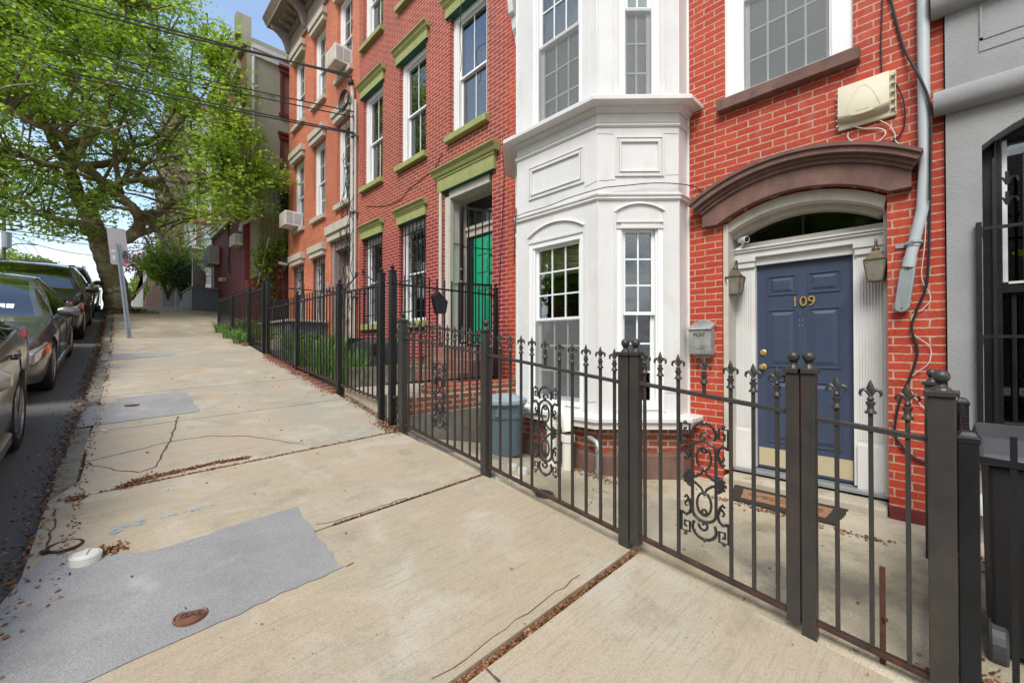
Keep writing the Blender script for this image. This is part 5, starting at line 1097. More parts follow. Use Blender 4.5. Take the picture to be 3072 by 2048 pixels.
# ================================================================ CARS
def cat(ts, xs):
    ts = np.array(ts, float); xs = np.array(xs, float)
    m = np.gradient(xs, ts)
    def f(t):
        i = int(min(max(np.searchsorted(ts, t)-1, 0), len(ts)-2)); h = ts[i+1]-ts[i]; u = min(1,max(0,(t-ts[i])/h)); d = (xs[i+1]-xs[i])/h
        a, b = m[i], m[i+1]
        if a*d <= 0: a = 0
        if b*d <= 0: b = 0
        a = math.copysign(min(abs(a),3*abs(d)),a); b = math.copysign(min(abs(b),3*abs(d)),b)
        return xs[i]*(2*u**3-3*u**2+1)+xs[i+1]*(-2*u**3+3*u**2)+h*a*(u**3-2*u**2+u)+h*b*(u**3-u**2)
    return f
def make_car(label, kind, body, y_front, xside, wb, spec, wheelr=.34, chrome_trim=True):
    """front of the car at -y (it faces down the hill)"""
    K = spec; L = K['L']; yb = np.array(K['y'])
    F = {k: cat(K['y'], K[k]) for k in ('zb','ze','zt','we','wt','wm')}
    ws0, ws1, rs0, rs1 = K['ws']; fw, rw = K['fw'], K['fw']+wb; hood, deck = ws0, rs1
    ys = sorted({round(v,3) for v in list(np.linspace(0,L,75))+[ws0+.02,ws0+.08,ws1-.04,rs0+.04,rs1-.08,rs1-.02,K['bp']-.035,K['bp']+.035,K['sw'][0],K['sw'][1],K['bp2']-.03,K['bp2']+.03]})
    H = []; nL, nS, nT = 9, 7, 12
    def sect(y):
        zb, ze, zt, we, wt, wm = [F[k](y) for k in ('zb','ze','zt','we','wt','wm')]
        zm = zb+(ze-zb)*.52; P = [(0,zb),(wm*.80,zb),(wm*.94,zb+.03)]
        P += [(wm*.975,zb+.12),(wm*.985,zm-.08),(wm,zm+.05),(wm*.985,ze-.13),(we+.012,ze-.05),(we,ze)]   # 9 lower
        for k in range(1,nS+1): t = k/nS; P.append((we+(wt-we)*t-.0+.018*math.sin(PI*t), ze+(zt-ze)*t*(.96)))
        for k in range(1,nT+1): t = k/nT; P.append((wt*(1-t), ze+(zt-ze)*(.96+.04*math.sin(PI/2*min(1,t*1.6)))+.012*math.sin(PI/2*t)))
        return P
    S = [sect(y) for y in ys]; n = len(S[0]); vs = []; fs = []; cls = []
    for side in (1,-1):
        pass
    full = []
    for y, P in zip(ys, S):
        row = [(x,y,z) for x,z in P] + [(-x,y,z) for x,z in P[-2:0:-1]]; full.append(row)
    M = len(full[0]); V = [v for r in full for v in r]
    for i in range(len(ys)-1):
        for k in range(M):
            k2 = (k+1)%M; kk = k if k < n-1 else (M-1-k); yc = (ys[i]+ys[i+1])/2; c = 0
            if 8 <= kk < 8+nS:      # side greenhouse
                t0 = (kk-8)/nS
                gh = F['zt'](yc)-F['ze'](yc)
                if K['sw'][0] < yc < K['sw'][1] and gh > .10 and t0 < .84 and abs(yc-K['bp']) > .034 and abs(yc-K['bp2']) > .029: c = 1
            elif kk >= 8+nS:
                t0 = (kk-8-nS)/nT
                if ws0+.02 < yc < ws1-.04 or rs0+.04 < yc < rs1-.02:
                    c = 1 if t0 > .07 else 0
            fs.append((i*M+k, i*M+k2, (i+1)*M+k2, (i+1)*M+k)); cls.append(c)
    fs.append(tuple(range(M))[::-1]); cls.append(0); fs.append(tuple((len(ys)-1)*M+k for k in range(M))); cls.append(0)
    me = bpy.data.meshes.new('tmp'); me.from_pydata(V, [], fs); me.materials.append(MATS[body]); me.materials.append(MATS['car_glass']); me.polygons.foreach_set('material_index', cls)
    bm = bmesh.new(); bm.from_mesh(me); bmesh.ops.remove_doubles(bm, verts=bm.verts, dist=.0004); bmesh.ops.recalc_face_normals(bm, faces=bm.faces); bm.to_mesh(me); bm.free()
    o = bpy.data.objects.new('tmp', me); COL.objects.link(o)
    cut = MB()
    for yy in (fw, rw):
        for s_ in (-1,1): cut.lathe([(.001,-.25),(wheelr+.045,-.25),(wheelr+.045,.25),(.001,.25)], (s_*(K['W']/2-.02),yy,wheelr+.01), 36, rot=Matrix.Rotation(PI/2,3,'Y'))
    co_ = cut.build('tmpcut','black_rubber'); co_.data.materials.append(MATS['car_glass']); bo = o.modifiers.new('b','BOOLEAN'); bo.object = co_; bo.operation = 'DIFFERENCE'; bo.solver = 'EXACT'
    dg = bpy.context.evaluated_depsgraph_get(); me2 = bpy.data.meshes.new_from_object(o.evaluated_get(dg)); bpy.data.objects.remove(o); bpy.data.objects.remove(co_)
    car = thing('parked_car', (0,0,0), label, kind); 
    def split(idx, name, par):
        bm = bmesh.new(); bm.from_mesh(me2); 
        ar = lambda f: any(math.hypot(f.calc_center_median().y-yy, f.calc_center_median().z-wheelr-.01) < wheelr+.042 and abs(f.calc_center_median().x) > K['W']/2-.30 for yy in (fw,rw))
        def key(f): return 2 if ar(f) and abs(f.normal.x) < .97 or (ar(f) and abs(f.calc_center_median().x) < K['W']/2-.2) else (1 if (f.material_index == 1 and f.calc_center_median().z > .75) else 0)
        bmesh.ops.delete(bm, geom=[f for f in bm.faces if key(f) != idx], context='FACES')
        me3 = bpy.data.meshes.new(name); bm.to_mesh(me3); bm.free(); me3.materials.clear(); me3.materials.append(MATS[{0:body,1:'car_glass',2:'black_rubber'}[idx]]); me3.polygons.foreach_set('material_index', [0]*len(me3.polygons))
        o = bpy.data.objects.new(name, me3); COL.objects.link(o); o.parent = par; WL[o.name] = Vector((0,0,0)); me3.polygons.foreach_set('use_smooth', [True]*len(me3.polygons)); me3.set_sharp_from_angle(angle=R(38)) if hasattr(me3,'set_sharp_from_angle') else None; return o
    bd = split(0,'body',car); gl = split(1,'glazing',car); split(2,'wheel_arch_liner',car)
    # interior: dark tub so one does not look through
    m = MB(); m.box(-.62,.62,ws0+.5,rs1-.3,.4,F['ze']((ws1+rs0)/2)-.05)
    for yy in (ws1+.55,ws1+1.4):
        for s_ in (-.36,.36): m.box(s_-.2,s_+.2,yy,yy+.14,.6,F['ze'](yy)+.22)
    m.build('interior','dash', car)
    # wheels
    for yy in (fw, rw):
        for s_ in (-1,1):
            rt_ = Matrix.Rotation(PI/2 if s_ > 0 else -PI/2,3,'Y'); C = (s_*(K['W']/2-.13),yy,wheelr)
            m = MB(); m.lathe([(wheelr*.68,-.10),(wheelr*.93,-.10),(wheelr,-.07),(wheelr,.07),(wheelr*.95,.105),(wheelr*.86,.118),(wheelr*.70,.105),(wheelr*.68,.09)], C, 36, rot=rt_); w = m.build('wheel','tyre', car, smooth=False)
            m = MB(); m.lathe([(wheelr*.69,-.08),(wheelr*.69,.105),(wheelr*.65,.10),(wheelr*.64,.02),(.001,.0)], C, 36, rot=rt_); m.build('wheel_well','rim_dark', w)
            m = MB(); m.lathe([(wheelr*.70,.104),(wheelr*.69,.112),(wheelr*.655,.106),(wheelr*.65,.08)], C, 36, rot=rt_)
            for k in range(5):
                for dd in (-.16,.16):
                    a = 2*PI*k/5+.3; p0 = Vector((.05*math.cos(a+dd*2),.05*math.sin(a+dd*2),.085)); p1 = Vector((wheelr*.67*math.cos(a+dd),wheelr*.67*math.sin(a+dd),.098)); m.bar(Vector(C)+rt_@p0, Vector(C)+rt_@p1, .026, .022, up=rt_@Vector((0,0,1)))
            m.lathe([(.001,.10),(.03,.10),(.065,.092),(.07,.06)], C, 20, rot=rt_); m.build('rim','rim_metal', w)
    # mirrors, handles, lamps, trim
    ym = ws0+.42; zm_ = F['ze'](ym)+.07
    for s_ in (-1,1):
        x = s_*(F['we'](ym)+.14); m = MB(); P_ = []
        m.lathe([(.001,-.12),(.06,-.115),(.09,-.07),(.095,0),(.085,.07),(.05,.115),(.001,.12)], (x,ym,zm_), 14, sx=.85, sy=.9, rot=Matrix.Rotation(PI/2,3,'Y')@Matrix.Diagonal((.95,.75,1))); m.bar((x-s_*.02,ym+.02,zm_-.03),(s_*(F['we'](ym)-.02),ym+.04,zm_-.08),.09,.035); m.build('wing_mirror', K.get('mir',body), car, smooth=True)
        for yy in (K['bp']-.30,K['bp2']-.22 if K['bp2'] < K['sw'][1] else K['sw'][1]-.35):
            h = MB(); zz = F['ze'](yy)-.12; xx = s_*(F['wm'](yy)*.985+.03); h.bar((xx,yy-.10,zz),(xx,yy+.10,zz),.028,.022); h.bar((xx-s_*.03,yy-.09,zz),(xx,yy-.09,zz),.02); h.bar((xx-s_*.03,yy+.09,zz),(xx,yy+.09,zz),.02); h.build('door_handle', K.get('han',body), car, bevel=.006)
    m = MB()
    for s_ in (-1,1):
        L1 = []; L2 = []
        for y in np.linspace(K['sw'][0],K['sw'][1],14): L1.append((s_*(F['we'](y)+.006),y,F['ze'](y)+.004))
        m.tube(L1, .008, 5)
    m.build('waist_trim','chrome' if chrome_trim else 'black_rubber', car)
    m = MB()
    for s_ in (-1,1):
        for yy in (ws0+.30, K['bp'], K['bp2']+.12):
            pts = [(s_*(F['wm'](yy)*f+.001),yy,z) for f,z in ((.97,F['zb'](yy)+.10),(.987,F['zb'](yy)+.3),(1.0,F['zb'](yy)+(F['ze'](yy)-F['zb'](yy))*.55+.02),(.99,F['ze'](yy)-.12),)]; m.tube(pts, .0035, 4)
    m.build('door_seam','black_rubber', car)
    for s_ in (-1,1): m = MB(); m.prism([(fw+.42,F['zb'](L/2)-.02),(rw-.42,F['zb'](L/2)-.02),(rw-.42,F['zb'](L/2)+.09),(fw+.42,F['zb'](L/2)+.09)], lambda y,z: Vector((s_*K['W']*.44,y,z)), lambda y,z: Vector((s_*(K['W']/2-.01),y,z))); m.build('side_sill','black_rubber' if K.get('suv') else body, car, bevel=.02)
    zf = F['ze'](.2)
    for s_ in (-1,1):
        m = MB(); m.prism([(.03,zf-.20),(.05,zf-.06),(.55,zf+.015),(.60,zf-.03),(.30,zf-.15)], lambda y,z: Vector((s_*(K['W']/2-.30),y,z)), lambda y,z: Vector((s_*(F['wm'](max(.25,y))*.985+.008-.16*max(0,.3-y)),y+.0,z))); h = m.build('headlight','headlamp_glass', car, bevel=.02)
        m = MB(); m.prism([(.36,zf-.12),(.46,zf-.03),(.60,zf-.01),(.61,zf-.05)], lambda y,z: Vector((s_*(F['wm'](.45)*.9),y,z)), lambda y,z: Vector((s_*(F['wm'](.45)*.988+.018),y,z))); m.build('side_marker','orange_lens', h, bevel=.006)
        yr = L-.25; zr = F['ze'](yr); m = MB(); m.prism([(L-.50,zr-.09),(L-.46,zr-.02),(L-.02,zr-.03),(L-.0,zr-.18),(L-.22,zr-.20)], lambda y,z: Vector((s_*(K['W']/2-.34),y,z)), lambda y,z: Vector((s_*(F['wm'](min(y,L-.2))*.98+.008-.12*max(0,y-L+.2)),y,z))); m.build('tail_light','lamp_red_glass', car, bevel=.015)
    m = MB(); m.box(-.55,.55,-.02,.08,.28,zf-.18); m.build('grille','black_rubber', car, bevel=.03); m = MB()
    for k in range(4): m.box(-.5,.5,-.035,.0,.36+.07*k,.375+.07*k)
    m.build('grille_bar','chrome', car)
    if K.get('suv'):
        for s_ in (-1,1): m = MB(); m.tube([(s_*(F['wt'](ws1+.2)-.02),ws1+.15,F['zt'](ws1+.2)),(s_*(F['wt'](ws1+.4)-.03),ws1+.35,F['zt'](ws1+.3)+.025),(s_*(F['wt'](rs0)-.03),rs0-.2,F['zt'](rs0-.2)+.025),(s_*(F['wt'](rs0)-.02),rs0,F['zt'](rs0)-.0)], .016, 6); m.build('roof_rail','black_rubber', car)
    if K.get('sticker'):
        m = MB(); yy = ws0+.20; t_ = .2/(ws1-ws0); z = F['zt'](yy)+.012
        for a in (.34,.42): m.hexa([(a,yy-.02,F['zt'](yy-.02)+.004),(a+.07,yy-.02,F['zt'](yy-.02)+.004),(a+.07,yy-.02,F['zt'](yy-.02)+.008),(a,yy-.02,F['zt'](yy-.02)+.008),(a,yy+.06,F['zt'](yy+.06)+.004),(a+.07,yy+.06,F['zt'](yy+.06)+.004),(a+.07,yy+.06,F['zt'](yy+.06)+.008),(a,yy+.06,F['zt'](yy+.06)+.008)])
        m.build('windscreen_sticker','white_card', gl)
    # place: x of the kerb-side flank, road height, slope
    yF = y_front; yR = y_front+L; xF, xR = xside if isinstance(xside,tuple) else (xside,xside)
    g0 = gz(curbx(yF+fw), yF+fw)-.125; g1 = gz(curbx(yF+rw), yF+rw)-.125; pit = math.atan2(g1-g0, wb); yaw = math.atan2(xR-xF, L)
    z0 = g0-(fw)*math.tan(pit); W2 = K['W']/2
    car.rotation_euler = (pit,0,-yaw); car.location = (xF-W2*math.cos(yaw), yF, z0); return car
sedan = dict(L=4.88, W=1.84, fw=.95, ws=(1.30,2.25,3.45,4.30), sw=(1.55,4.05), bp=2.62, bp2=3.62, sticker=True,
  y=[0,.06,.25,.6,1.0,1.3,1.8,2.25,2.8,3.45,3.9,4.3,4.6,4.8,4.88], zb=[.30,.24,.21,.20,.20,.20,.20,.20,.20,.20,.21,.22,.26,.32,.40],
  ze=[.52,.62,.70,.79,.86,.905,.925,.935,.95,.975,.99,1.0,.98,.95,.80], zt=[.53,.64,.74,.83,.90,.94,1.23,1.405,1.445,1.40,1.24,1.06,1.02,.97,.81],
  we=[.50,.66,.78,.83,.85,.855,.86,.86,.86,.86,.85,.83,.79,.72,.60], wt=[.40,.52,.66,.74,.76,.76,.66,.60,.585,.57,.60,.68,.68,.60,.5], wm=[.58,.74,.86,.905,.915,.92,.92,.92,.92,.92,.915,.905,.87,.80,.68])
suv = dict(L=4.75, W=1.92, fw=.92, ws=(1.22,2.05,3.9,4.55), sw=(1.5,4.25), bp=2.5, bp2=3.5, suv=True, mir='bin_black',
  y=[0,.05,.2,.55,.95,1.22,1.65,2.05,2.6,3.4,3.9,4.3,4.55,4.7,4.75], zb=[.36,.30,.27,.26,.26,.26,.26,.26,.26,.26,.27,.28,.32,.38,.48],
  ze=[.72,.82,.90,.98,1.04,1.075,1.09,1.095,1.10,1.12,1.14,1.16,1.14,1.10,.95], zt=[.73,.85,.95,1.03,1.09,1.12,1.46,1.66,1.70,1.69,1.66,1.55,1.30,1.14,.96],
  we=[.62,.76,.84,.88,.895,.90,.90,.90,.90,.895,.885,.87,.84,.80,.72], wt=[.52,.64,.74,.80,.82,.82,.72,.66,.65,.65,.65,.66,.72,.7,.6], wm=[.70,.84,.92,.95,.955,.96,.96,.96,.96,.96,.955,.945,.92,.87,.80])
for k_ in ('ze','zt'): suv[k_] = [v*.925 for v in suv[k_]]
make_car('dark grey car cut off by the left edge, showing its rear door and wheel','car','paint_graphite', 2.25, (-.60,-.47), 2.80, dict(sedan, sticker=False, han='black_iron', ze=[v*1.06 for v in sedan['ze']], zt=[v*1.09 for v in sedan['zt']]), .345)
make_car('charcoal sedan with windscreen stickers parked second along the kerb','car','paint_grey', 7.55, (-.45,-.33), 2.82, sedan, .335)
make_car('black sport utility parked behind the charcoal sedan','car','paint_black', 12.75, (-.26,-.13), 2.80, suv, .37)
make_car('second black sport utility parked below the tree','car','paint_black', 18.0, (-.16,-.02), 2.80, dict(suv), .37)
make_car('silver car parked farthest along the kerb','car','paint_silver', 23.2, (-.05,.05), 2.82, dict(sedan, sticker=False), .335)

# ================================================================ FOLIAGE TOOLS
def leaf_cloud(name, C, Nrm, size, mat, par=None, shape='maple', droop=.3, jit=.35):
    """C: (n,3) centres; one mesh of real leaf faces"""
    n = len(C)
    if shape == 'maple': T = np.array([[0,-.50],[.16,-.30],[.50,-.28],[.34,-.02],[.48,.22],[.20,.20],[0,.52],[-.20,.20],[-.48,.22],[-.34,-.02],[-.50,-.28],[-.16,-.30]])
    elif shape == 'oval': T = np.array([[0,-.5],[.24,-.2],[.26,.12],[0,.5],[-.26,.12],[-.24,-.2]])
    else: T = np.array([[0,-.5],[.5,-.1],[0,.5],[-.5,-.1]])
    k = len(T); nr = Nrm+rng.normal(0,jit,(n,3)); nr /= np.linalg.norm(nr,axis=1)[:,None]
    t = rng.normal(0,1,(n,3)); t -= nr*(t*nr).sum(1)[:,None]; t /= np.linalg.norm(t,axis=1)[:,None]; b = np.cross(nr,t)
    s = size*rng.uniform(.55,1.25,n)
    V = C[:,None,:]+(T[None,:,0,None]*t[:,None,:]+T[None,:,1,None]*b[:,None,:])*s[:,None,None]
    V += nr[:,None,:]*(np.abs(T[None,:,0,None])*s[:,None,None]*-droop)
    me = bpy.data.meshes.new(name); me.vertices.add(n*k); me.vertices.foreach_set('co', (V-np.array(wloc(par))).astype(np.float32).ravel())
    me.loops.add(n*k); me.loops.foreach_set('vertex_index', np.arange(n*k,dtype=np.int32)); me.polygons.add(n); me.polygons.foreach_set('loop_start', np.arange(0,n*k,k,dtype=np.int32))
    try: me.polygons.foreach_set('loop_total', np.full(n,k,dtype=np.int32))
    except Exception: pass
    me.materials.append(MATS[mat]); me.update(calc_edges=True); me.validate()
    o = bpy.data.objects.new(name, me); COL.objects.link(o)
    if par: o.parent = par
    return o
def smooth_path(P_, n=6):
    P_ = [Vector(p) for p in P_]; q = []
    for i in range(len(P_)-1):
        a, b, c, d = P_[max(0,i-1)], P_[i], P_[i+1], P_[min(len(P_)-1,i+2)]
        for k in range(n): t_ = k/n; q.append(.5*((2*b)+(-a+c)*t_+(2*a-5*b+4*c-d)*t_*t_+(-a+3*b-3*c+d)*t_**3))
    q.append(P_[-1]); return q

# ---- the plane tree
T0 = onG(352,928); YT = 20.2
Tr = thing('plane_tree', (T0.x,YT,prof(YT)-.1), 'big mottled plane tree leaning over the pavement by the parked cars', 'tree')
def L3(px, py, dy=0): v = onY(px, py, YT); k = (YT+dy)/YT; return v*k
limbs = []
def limb(px, r0, r1, dy0=0, dy1=0, n=6):
    k = len(px)-1; P_ = [L3(x,y,dy0+(dy1-dy0)*i/k) for i,(x,y) in enumerate(px)]; q = smooth_path(P_, n); rs = [(r0+(r1-r0)*(i/(len(q)-1))**.8)*(1+.05*math.sin(i*1.7)) for i in range(len(q))]; limbs.append((q, rs)); return q
limb([(356,945),(352,915),(343,850),(322,785),(303,735),(292,700),(272,655),(258,610)], .40, .24)
limb([(258,615),(241,603),(225,560),(210,513),(188,470),(170,446),(150,405),(138,370),(120,300),(110,220),(118,150)], .24, .05, 0, -1.5)
limb([(318,745),(345,725),(385,712),(412,690),(420,660),(408,635),(385,612),(330,571),(290,530),(250,504),(224,485),(205,440),(190,415),(150,385),(110,376),(60,350),(10,318),(-60,300)], .23, .05, 0, -4.5)
limb([(424,662),(450,650),(487,634),(510,612),(535,600),(580,585),(640,570),(700,560)], .16, .03, -.5, -3.6)
limb([(258,610),(275,592),(321,563),(360,550),(402,542),(469,536),(540,545),(610,535),(680,520)], .17, .03, 0, -4.2)
limb([(290,530),(262,500),(304,494),(340,486),(366,473),(384,446),(415,435),(446,429),(475,405),(487,393),(520,340),(560,300)], .15, .03, -1, 1)
limb([(215,505),(222,455),(240,425),(259,402),(265,370),(262,300),(272,230),(285,150),(300,80)], .13, .03, -.8, 2)
limb([(235,498),(180,492),(134,495),(80,470),(30,445),(-30,440)], .11, .03, -1, -3)
limb([(385,712),(428,698),(464,689),(480,700),(487,720),(504,756),(530,765),(565,768)], .13, .02, 0, -1)
limb([(290,705),(250,675),(215,665),(178,658),(140,648),(112,640),(60,600),(0,590)], .16, .03, 0, 2.5)
limb([(366,473),(400,478),(435,490),(470,480),(520,470),(600,460),(680,440)], .08, .02, 0, -3.6)
limb([(190,415),(198,360),(205,300),(230,240),(240,170),(225,90)], .10, .02, -2, -3)
limb([(330,571),(360,590),(355,540),(345,470),(350,400),(380,330),(420,240),(470,160)], .12, .02, -1, -2.5)
limb([(402,542),(430,500),(480,440),(530,380),(600,300),(640,220)], .08, .02, -1, -3.5)
limb([(540,545),(600,555),(660,585),(720,620),(790,640)], .05, .015, -2.5, -4)
limb([(680,520),(740,530),(790,548),(830,560)], .035, .01, -4.2, -4.5)
limb([(700,560),(750,520),(770,470),(775,430)], .03, .01, -3.6, -3.8)
limb([(680,440),(710,400),(730,340),(725,290)], .03, .01, -3.6, -3.8)
limb([(138,370),(100,330),(60,260),(30,180),(10,90)], .10, .02, -1.5, 0)
limb([(224,485),(250,440),(300,380),(330,300),(350,200),(370,100),(380,20)], .10, .02, -2, -4)
tk = MB(); br = MB()
tk.tube(limbs[0][0], limbs[0][1], 16); 
for q, rs in limbs[1:]: br.tube(q, rs, 9)
# flare of roots
for a in range(7):
    an = a*.9; c = limbs[0][0][2]; tk.tube([c, c+Vector((.38*math.cos(an),.38*math.sin(an),-.55)), c+Vector((.75*math.cos(an),.75*math.sin(an),-.98))], [.20,.16,.08], 7)
for k in range(10):   # burls
    q, rs = limbs[0]; i = random.randrange(6,len(q)-1); d = Vector((random.uniform(-1,1),-random.random(),random.uniform(-.4,.6))).normalized(); tk.lathe([(.001,-.13),(.09,-.09),(.14,0),(.09,.09),(.001,.13)], q[i]+d*rs[i]*.86, 10)
tk.build('trunk','plane_bark', Tr, smooth=True, recalc=False)
# twigs + leaves
poly = [(-700,-700),(700,-700),(560,-40),(640,20),(700,75),(695,130),(715,210),(745,250),(772,300),(770,345),(800,400),(800,450),(862,520),(868,560),(830,620),(770,650),(700,655),(610,668),(560,650),(500,690),(430,640),(330,655),(250,705),(140,725),(60,715),(-50,700),(-700,690)]
def inside(x, y):
    c = False; j = len(poly)-1
    for i in range(len(poly)):
        (a,b),(p,q) = poly[i],poly[j]
        if (b > y) != (q > y) and x < (p-a)*(y-b)/(q-b)+a: c = not c
        j = i
    return c
allp = [(p, rs[i]) for q, rs in limbs[1:] for i, p in enumerate(q)]
clC = []; twigs = MB(); random.seed(21)
def spray(p0, p1, n):
    """leafy spray from p0 to p1"""
    d = p1-p0; L = d.length
    mid = p0+d*.5+Vector((random.uniform(-.15,.15),random.uniform(-.15,.15),random.uniform(0,.25)))*L*.4
    twigs.tube([p0,mid,p1], [.018+.006*L,.012,.004], 4, caps=False)
    for k in range(n):
        t_ = random.uniform(.25,1.08); c = (p0.lerp(mid,t_*2) if t_ < .5 else mid.lerp(p1,(t_-.5)*2)); clC.append((c.x+random.gauss(0,.20),c.y+random.gauss(0,.20),c.z+random.gauss(0,.12)-.03))
pos_ = np.array([p for p,_ in allp]); cnt = 0; tries = 0
# volume samples inside the crown outline at many depths
while cnt < 1850 and tries < 40000:
    tries += 1; px = random.uniform(-420,880); py = random.uniform(-420,730); dy = random.uniform(-4.8,7.5)
    if px > 590: dy = random.uniform(-5.6,-3.4)
    if not inside(px,py) or (px > 590 and random.random() < .25): continue
    if ((px-230)/720)**2+((py-250)/640)**2+(dy/8.5)**2 > 1.25 and px < 590: continue
    if px < 560 and py > 330 and (random.random() < .30 or (dy < -1.5 and random.random() < .5)): continue
    if math.sin(px*.021+dy*1.1+2)*math.sin(py*.027-dy*.9) > .42 and random.random() < .85: continue   # gaps between the sprays
    P1 = L3(px,py,dy); i = int(np.argmin(((pos_-np.array(P1))**2).sum(1))); P0 = Vector(pos_[i]); d = P1-P0
    if d.length > 5.5: continue
    if d.length > 1.8: P0 = P1-d.normalized()*1.8*random.uniform(.7,1)+Vector((0,0,-.15))
    e = P1; spray(P0, e, 44); cnt += 1
    if random.random() < .30: spray(P1, P1+Vector((random.uniform(-.7,.7),random.uniform(-.7,.7),random.uniform(-.25,.2))), 18)
# connecting boughs
for k in range(90):
    i = random.randrange(len(allp)); P0, r0 = allp[i]; d = Vector((random.uniform(-1,1),random.uniform(-1,1),random.uniform(-.1,.9))).normalized()*random.uniform(1.2,2.6)
    br.tube(smooth_path([P0,P0+d*.35+Vector((0,0,.1)),P0+d*.7+Vector((random.uniform(-.2,.2),random.uniform(-.2,.2),.05)),P0+d],3), [max(.015,min(.06,r0*.5)*(1-.07*j)) for j in range(10)], 6)
br.build('branch','plane_bark', Tr, smooth=True, recalc=False); twigs.build('twigs','pole_wood', Tr, recalc=False)
C = np.array(clC); leaf_cloud('crown', C, np.tile(np.array([0,-.25,.9]),(len(C),1)), .112, 'plane_leaf', Tr, 'maple', .35, .55)
print('leaves', len(C))
# tree pit greenery
def tuft(name, label, c, r, n, h, mat, grp=None, cat='plant', w=.014, lean=.5, seed=1):
    random.seed(seed); m = MB()
    for k in range(n):
        a = random.uniform(0,2*PI); rr = r*math.sqrt(random.random()); b = Vector(c)+Vector((rr*math.cos(a),rr*math.sin(a),0)); hh = h*random.uniform(.5,1.1); a2 = a+random.uniform(-.9,.9); ln = lean*random.uniform(.2,1.2)*hh; pr = None
        sd = Vector((-math.sin(a2),math.cos(a2),0))*w*random.uniform(.6,1.2); o = len(m.v)
        for j in range(5): t_ = j/4; p = b+Vector((math.cos(a2)*ln*t_*t_,math.sin(a2)*ln*t_*t_,hh*(t_-.45*lean*t_*t_*t_))); ww = (1-t_**2*.95); m.v += [tuple(p-sd*ww),tuple(p+sd*ww)]
        for j in range(4): m.face(o+2*j,o+2*j+1,o+2*j+3,o+2*j+2)
    return tag(m.build(name, mat, recalc=False), label, cat, grp)
tuft('ground_cover','dark low ivy round the foot of the plane tree', (T0.x+.25,YT-.6,gz(.3,19.5)), .75, 260, .22, 'dark_leaf', cat='ivy', w=.03, lean=.9, seed=2)
m = MB(); 
for k in range(10): m.bar((T0.x-.3+.13*k,YT-1.25,gz(.3,18.9)),(T0.x-.2+.13*k,YT-1.2,gz(.3,18.9)+.10),.14,.1)
tag(m.build('pit_border','old_wood'), 'mossy timber edging of the tree pit', 'edging')
# daffodil clumps behind the fence
random.seed(31); k = 0
spots = [(2.75,6.3),(2.8,6.75),(2.7,7.2),(2.9,7.6),(3.2,7.0),(2.75,8.0),(3.0,8.4),(2.7,8.8),(2.9,9.25),(3.5,7.9),(3.4,8.7),(3.7,9.2)]
for i,(x,y) in enumerate(spots):
    tuft('daffodil_clump', 'clump of strappy green leaves behind the black fence of the green door house', (x,y,prof(y)+.04), .22, 120, .66, 'blade_leaf', 'leafy clumps in the green door garden', 'plant', .011, .45, 40+i)
for i,(x,y) in enumerate([(2.9,11.8),(3.1,12.8),(2.8,13.6),(3.2,14.4)]):
    tuft('leafy_clump', 'clump of bright green leaves behind the farthest black fence', (x,y,prof(y)), .25, 70, .45, 'shrub_leaf', 'leafy clumps behind the farthest fence', 'plant', .018, .5, 60+i)
gv = onG(735,955); tuft('grass_clump','arching grass clump spilling onto the pavement, nearest the fence post', (2.38,11.4,prof(11.4)-.01), .20, 150, .50, 'blade_leaf', None, 'grass', .014, .95, 80)
tuft('grass_clump','paler arching grass clump at the far end of the fence foot', (2.40,12.3,prof(12.3)-.01), .26, 170, .48, 'blade_leaf', None, 'grass', .012, 1.1, 81)
tuft('grass_clump','dry looking grass tuft farthest up the fence foot', (2.38,13.4,prof(13.4)-.01), .22, 110, .50, 'blade_leaf', None, 'grass', .010, 1.1, 82)
m = MB(); m.box(2.28,2.40,10.95,11.18,prof(11)-.02,prof(11)+.06); tag(m.build('loose_brick','brick_edging', bevel=.01), 'loose brick lying at the edge of the grass clump', 'brick')
tuft('weed','small green weeds on the path kerb by the green door', (3.3,6.15,-.36), .3, 120, .10, 'shrub_leaf', None, 'weeds', .012, .9, 90)
# dry leaves in joints and gutter
def litter(name, pts_r, n, size, seed=1, mat='dry_leaf', f=None):
    random.seed(seed); C = []
    for _ in range(n):
        (a, b, w) = random.choice(pts_r); t_ = random.random(); p = a.lerp(b,t_); x = p.x+random.gauss(0,w); y = p.y+random.gauss(0,w); C.append((x,y,(f(x,y) if f else gz(x,y))+random.uniform(.001,.010)))
    o = leaf_cloud(name, np.array(C), np.tile(np.array([0,0,1.]),(len(C),1)), size, mat, None, 'diamond', .1, .5); return tag(o, kind='stuff')
def seg(px, w): P_ = [onG(*p) for p in px]; return [(a,b,w) for a,b in zip(P_,P_[1:])]
j1 = [(Vector((.15,1.39,0)),Vector((2.44,1.39,0)),.006)]*1
litter('joint_leaves', j1, 5200, .020, 1, f=lambda x,y: gz(x,y)-.014)
litter('joint_leaves', [(Vector((1.12,jy[1],0)),Vector((2.4,jy[1],0)),.003),(Vector((.0,jy[2],0)),Vector((2.4,jy[2],0)),.006)], 1600, .015, 2)
litter('leaf_drift', seg([(365,1460),(430,1438),(520,1418),(640,1390),(745,1374)],.014)+seg([(365,1462),(470,1425)],.026), 2000, .018, 3)
litter('leaf_drift', seg([(295,1656),(350,1650)],.03)+seg([(215,1500),(240,1492)],.02), 380, .022, 4)
gut = [(Vector((curbx(y)-.03,y,0)),Vector((curbx(y+.5)-.05,y+.5,0)),.05) for y in [2+.5*i for i in range(40)]]
litter('gutter_leaves', gut, 5400, .024, 5, f=lambda x,y: gz(curbx(y),y)-.125 if x < curbx(y) else gz(x,y)+.004)
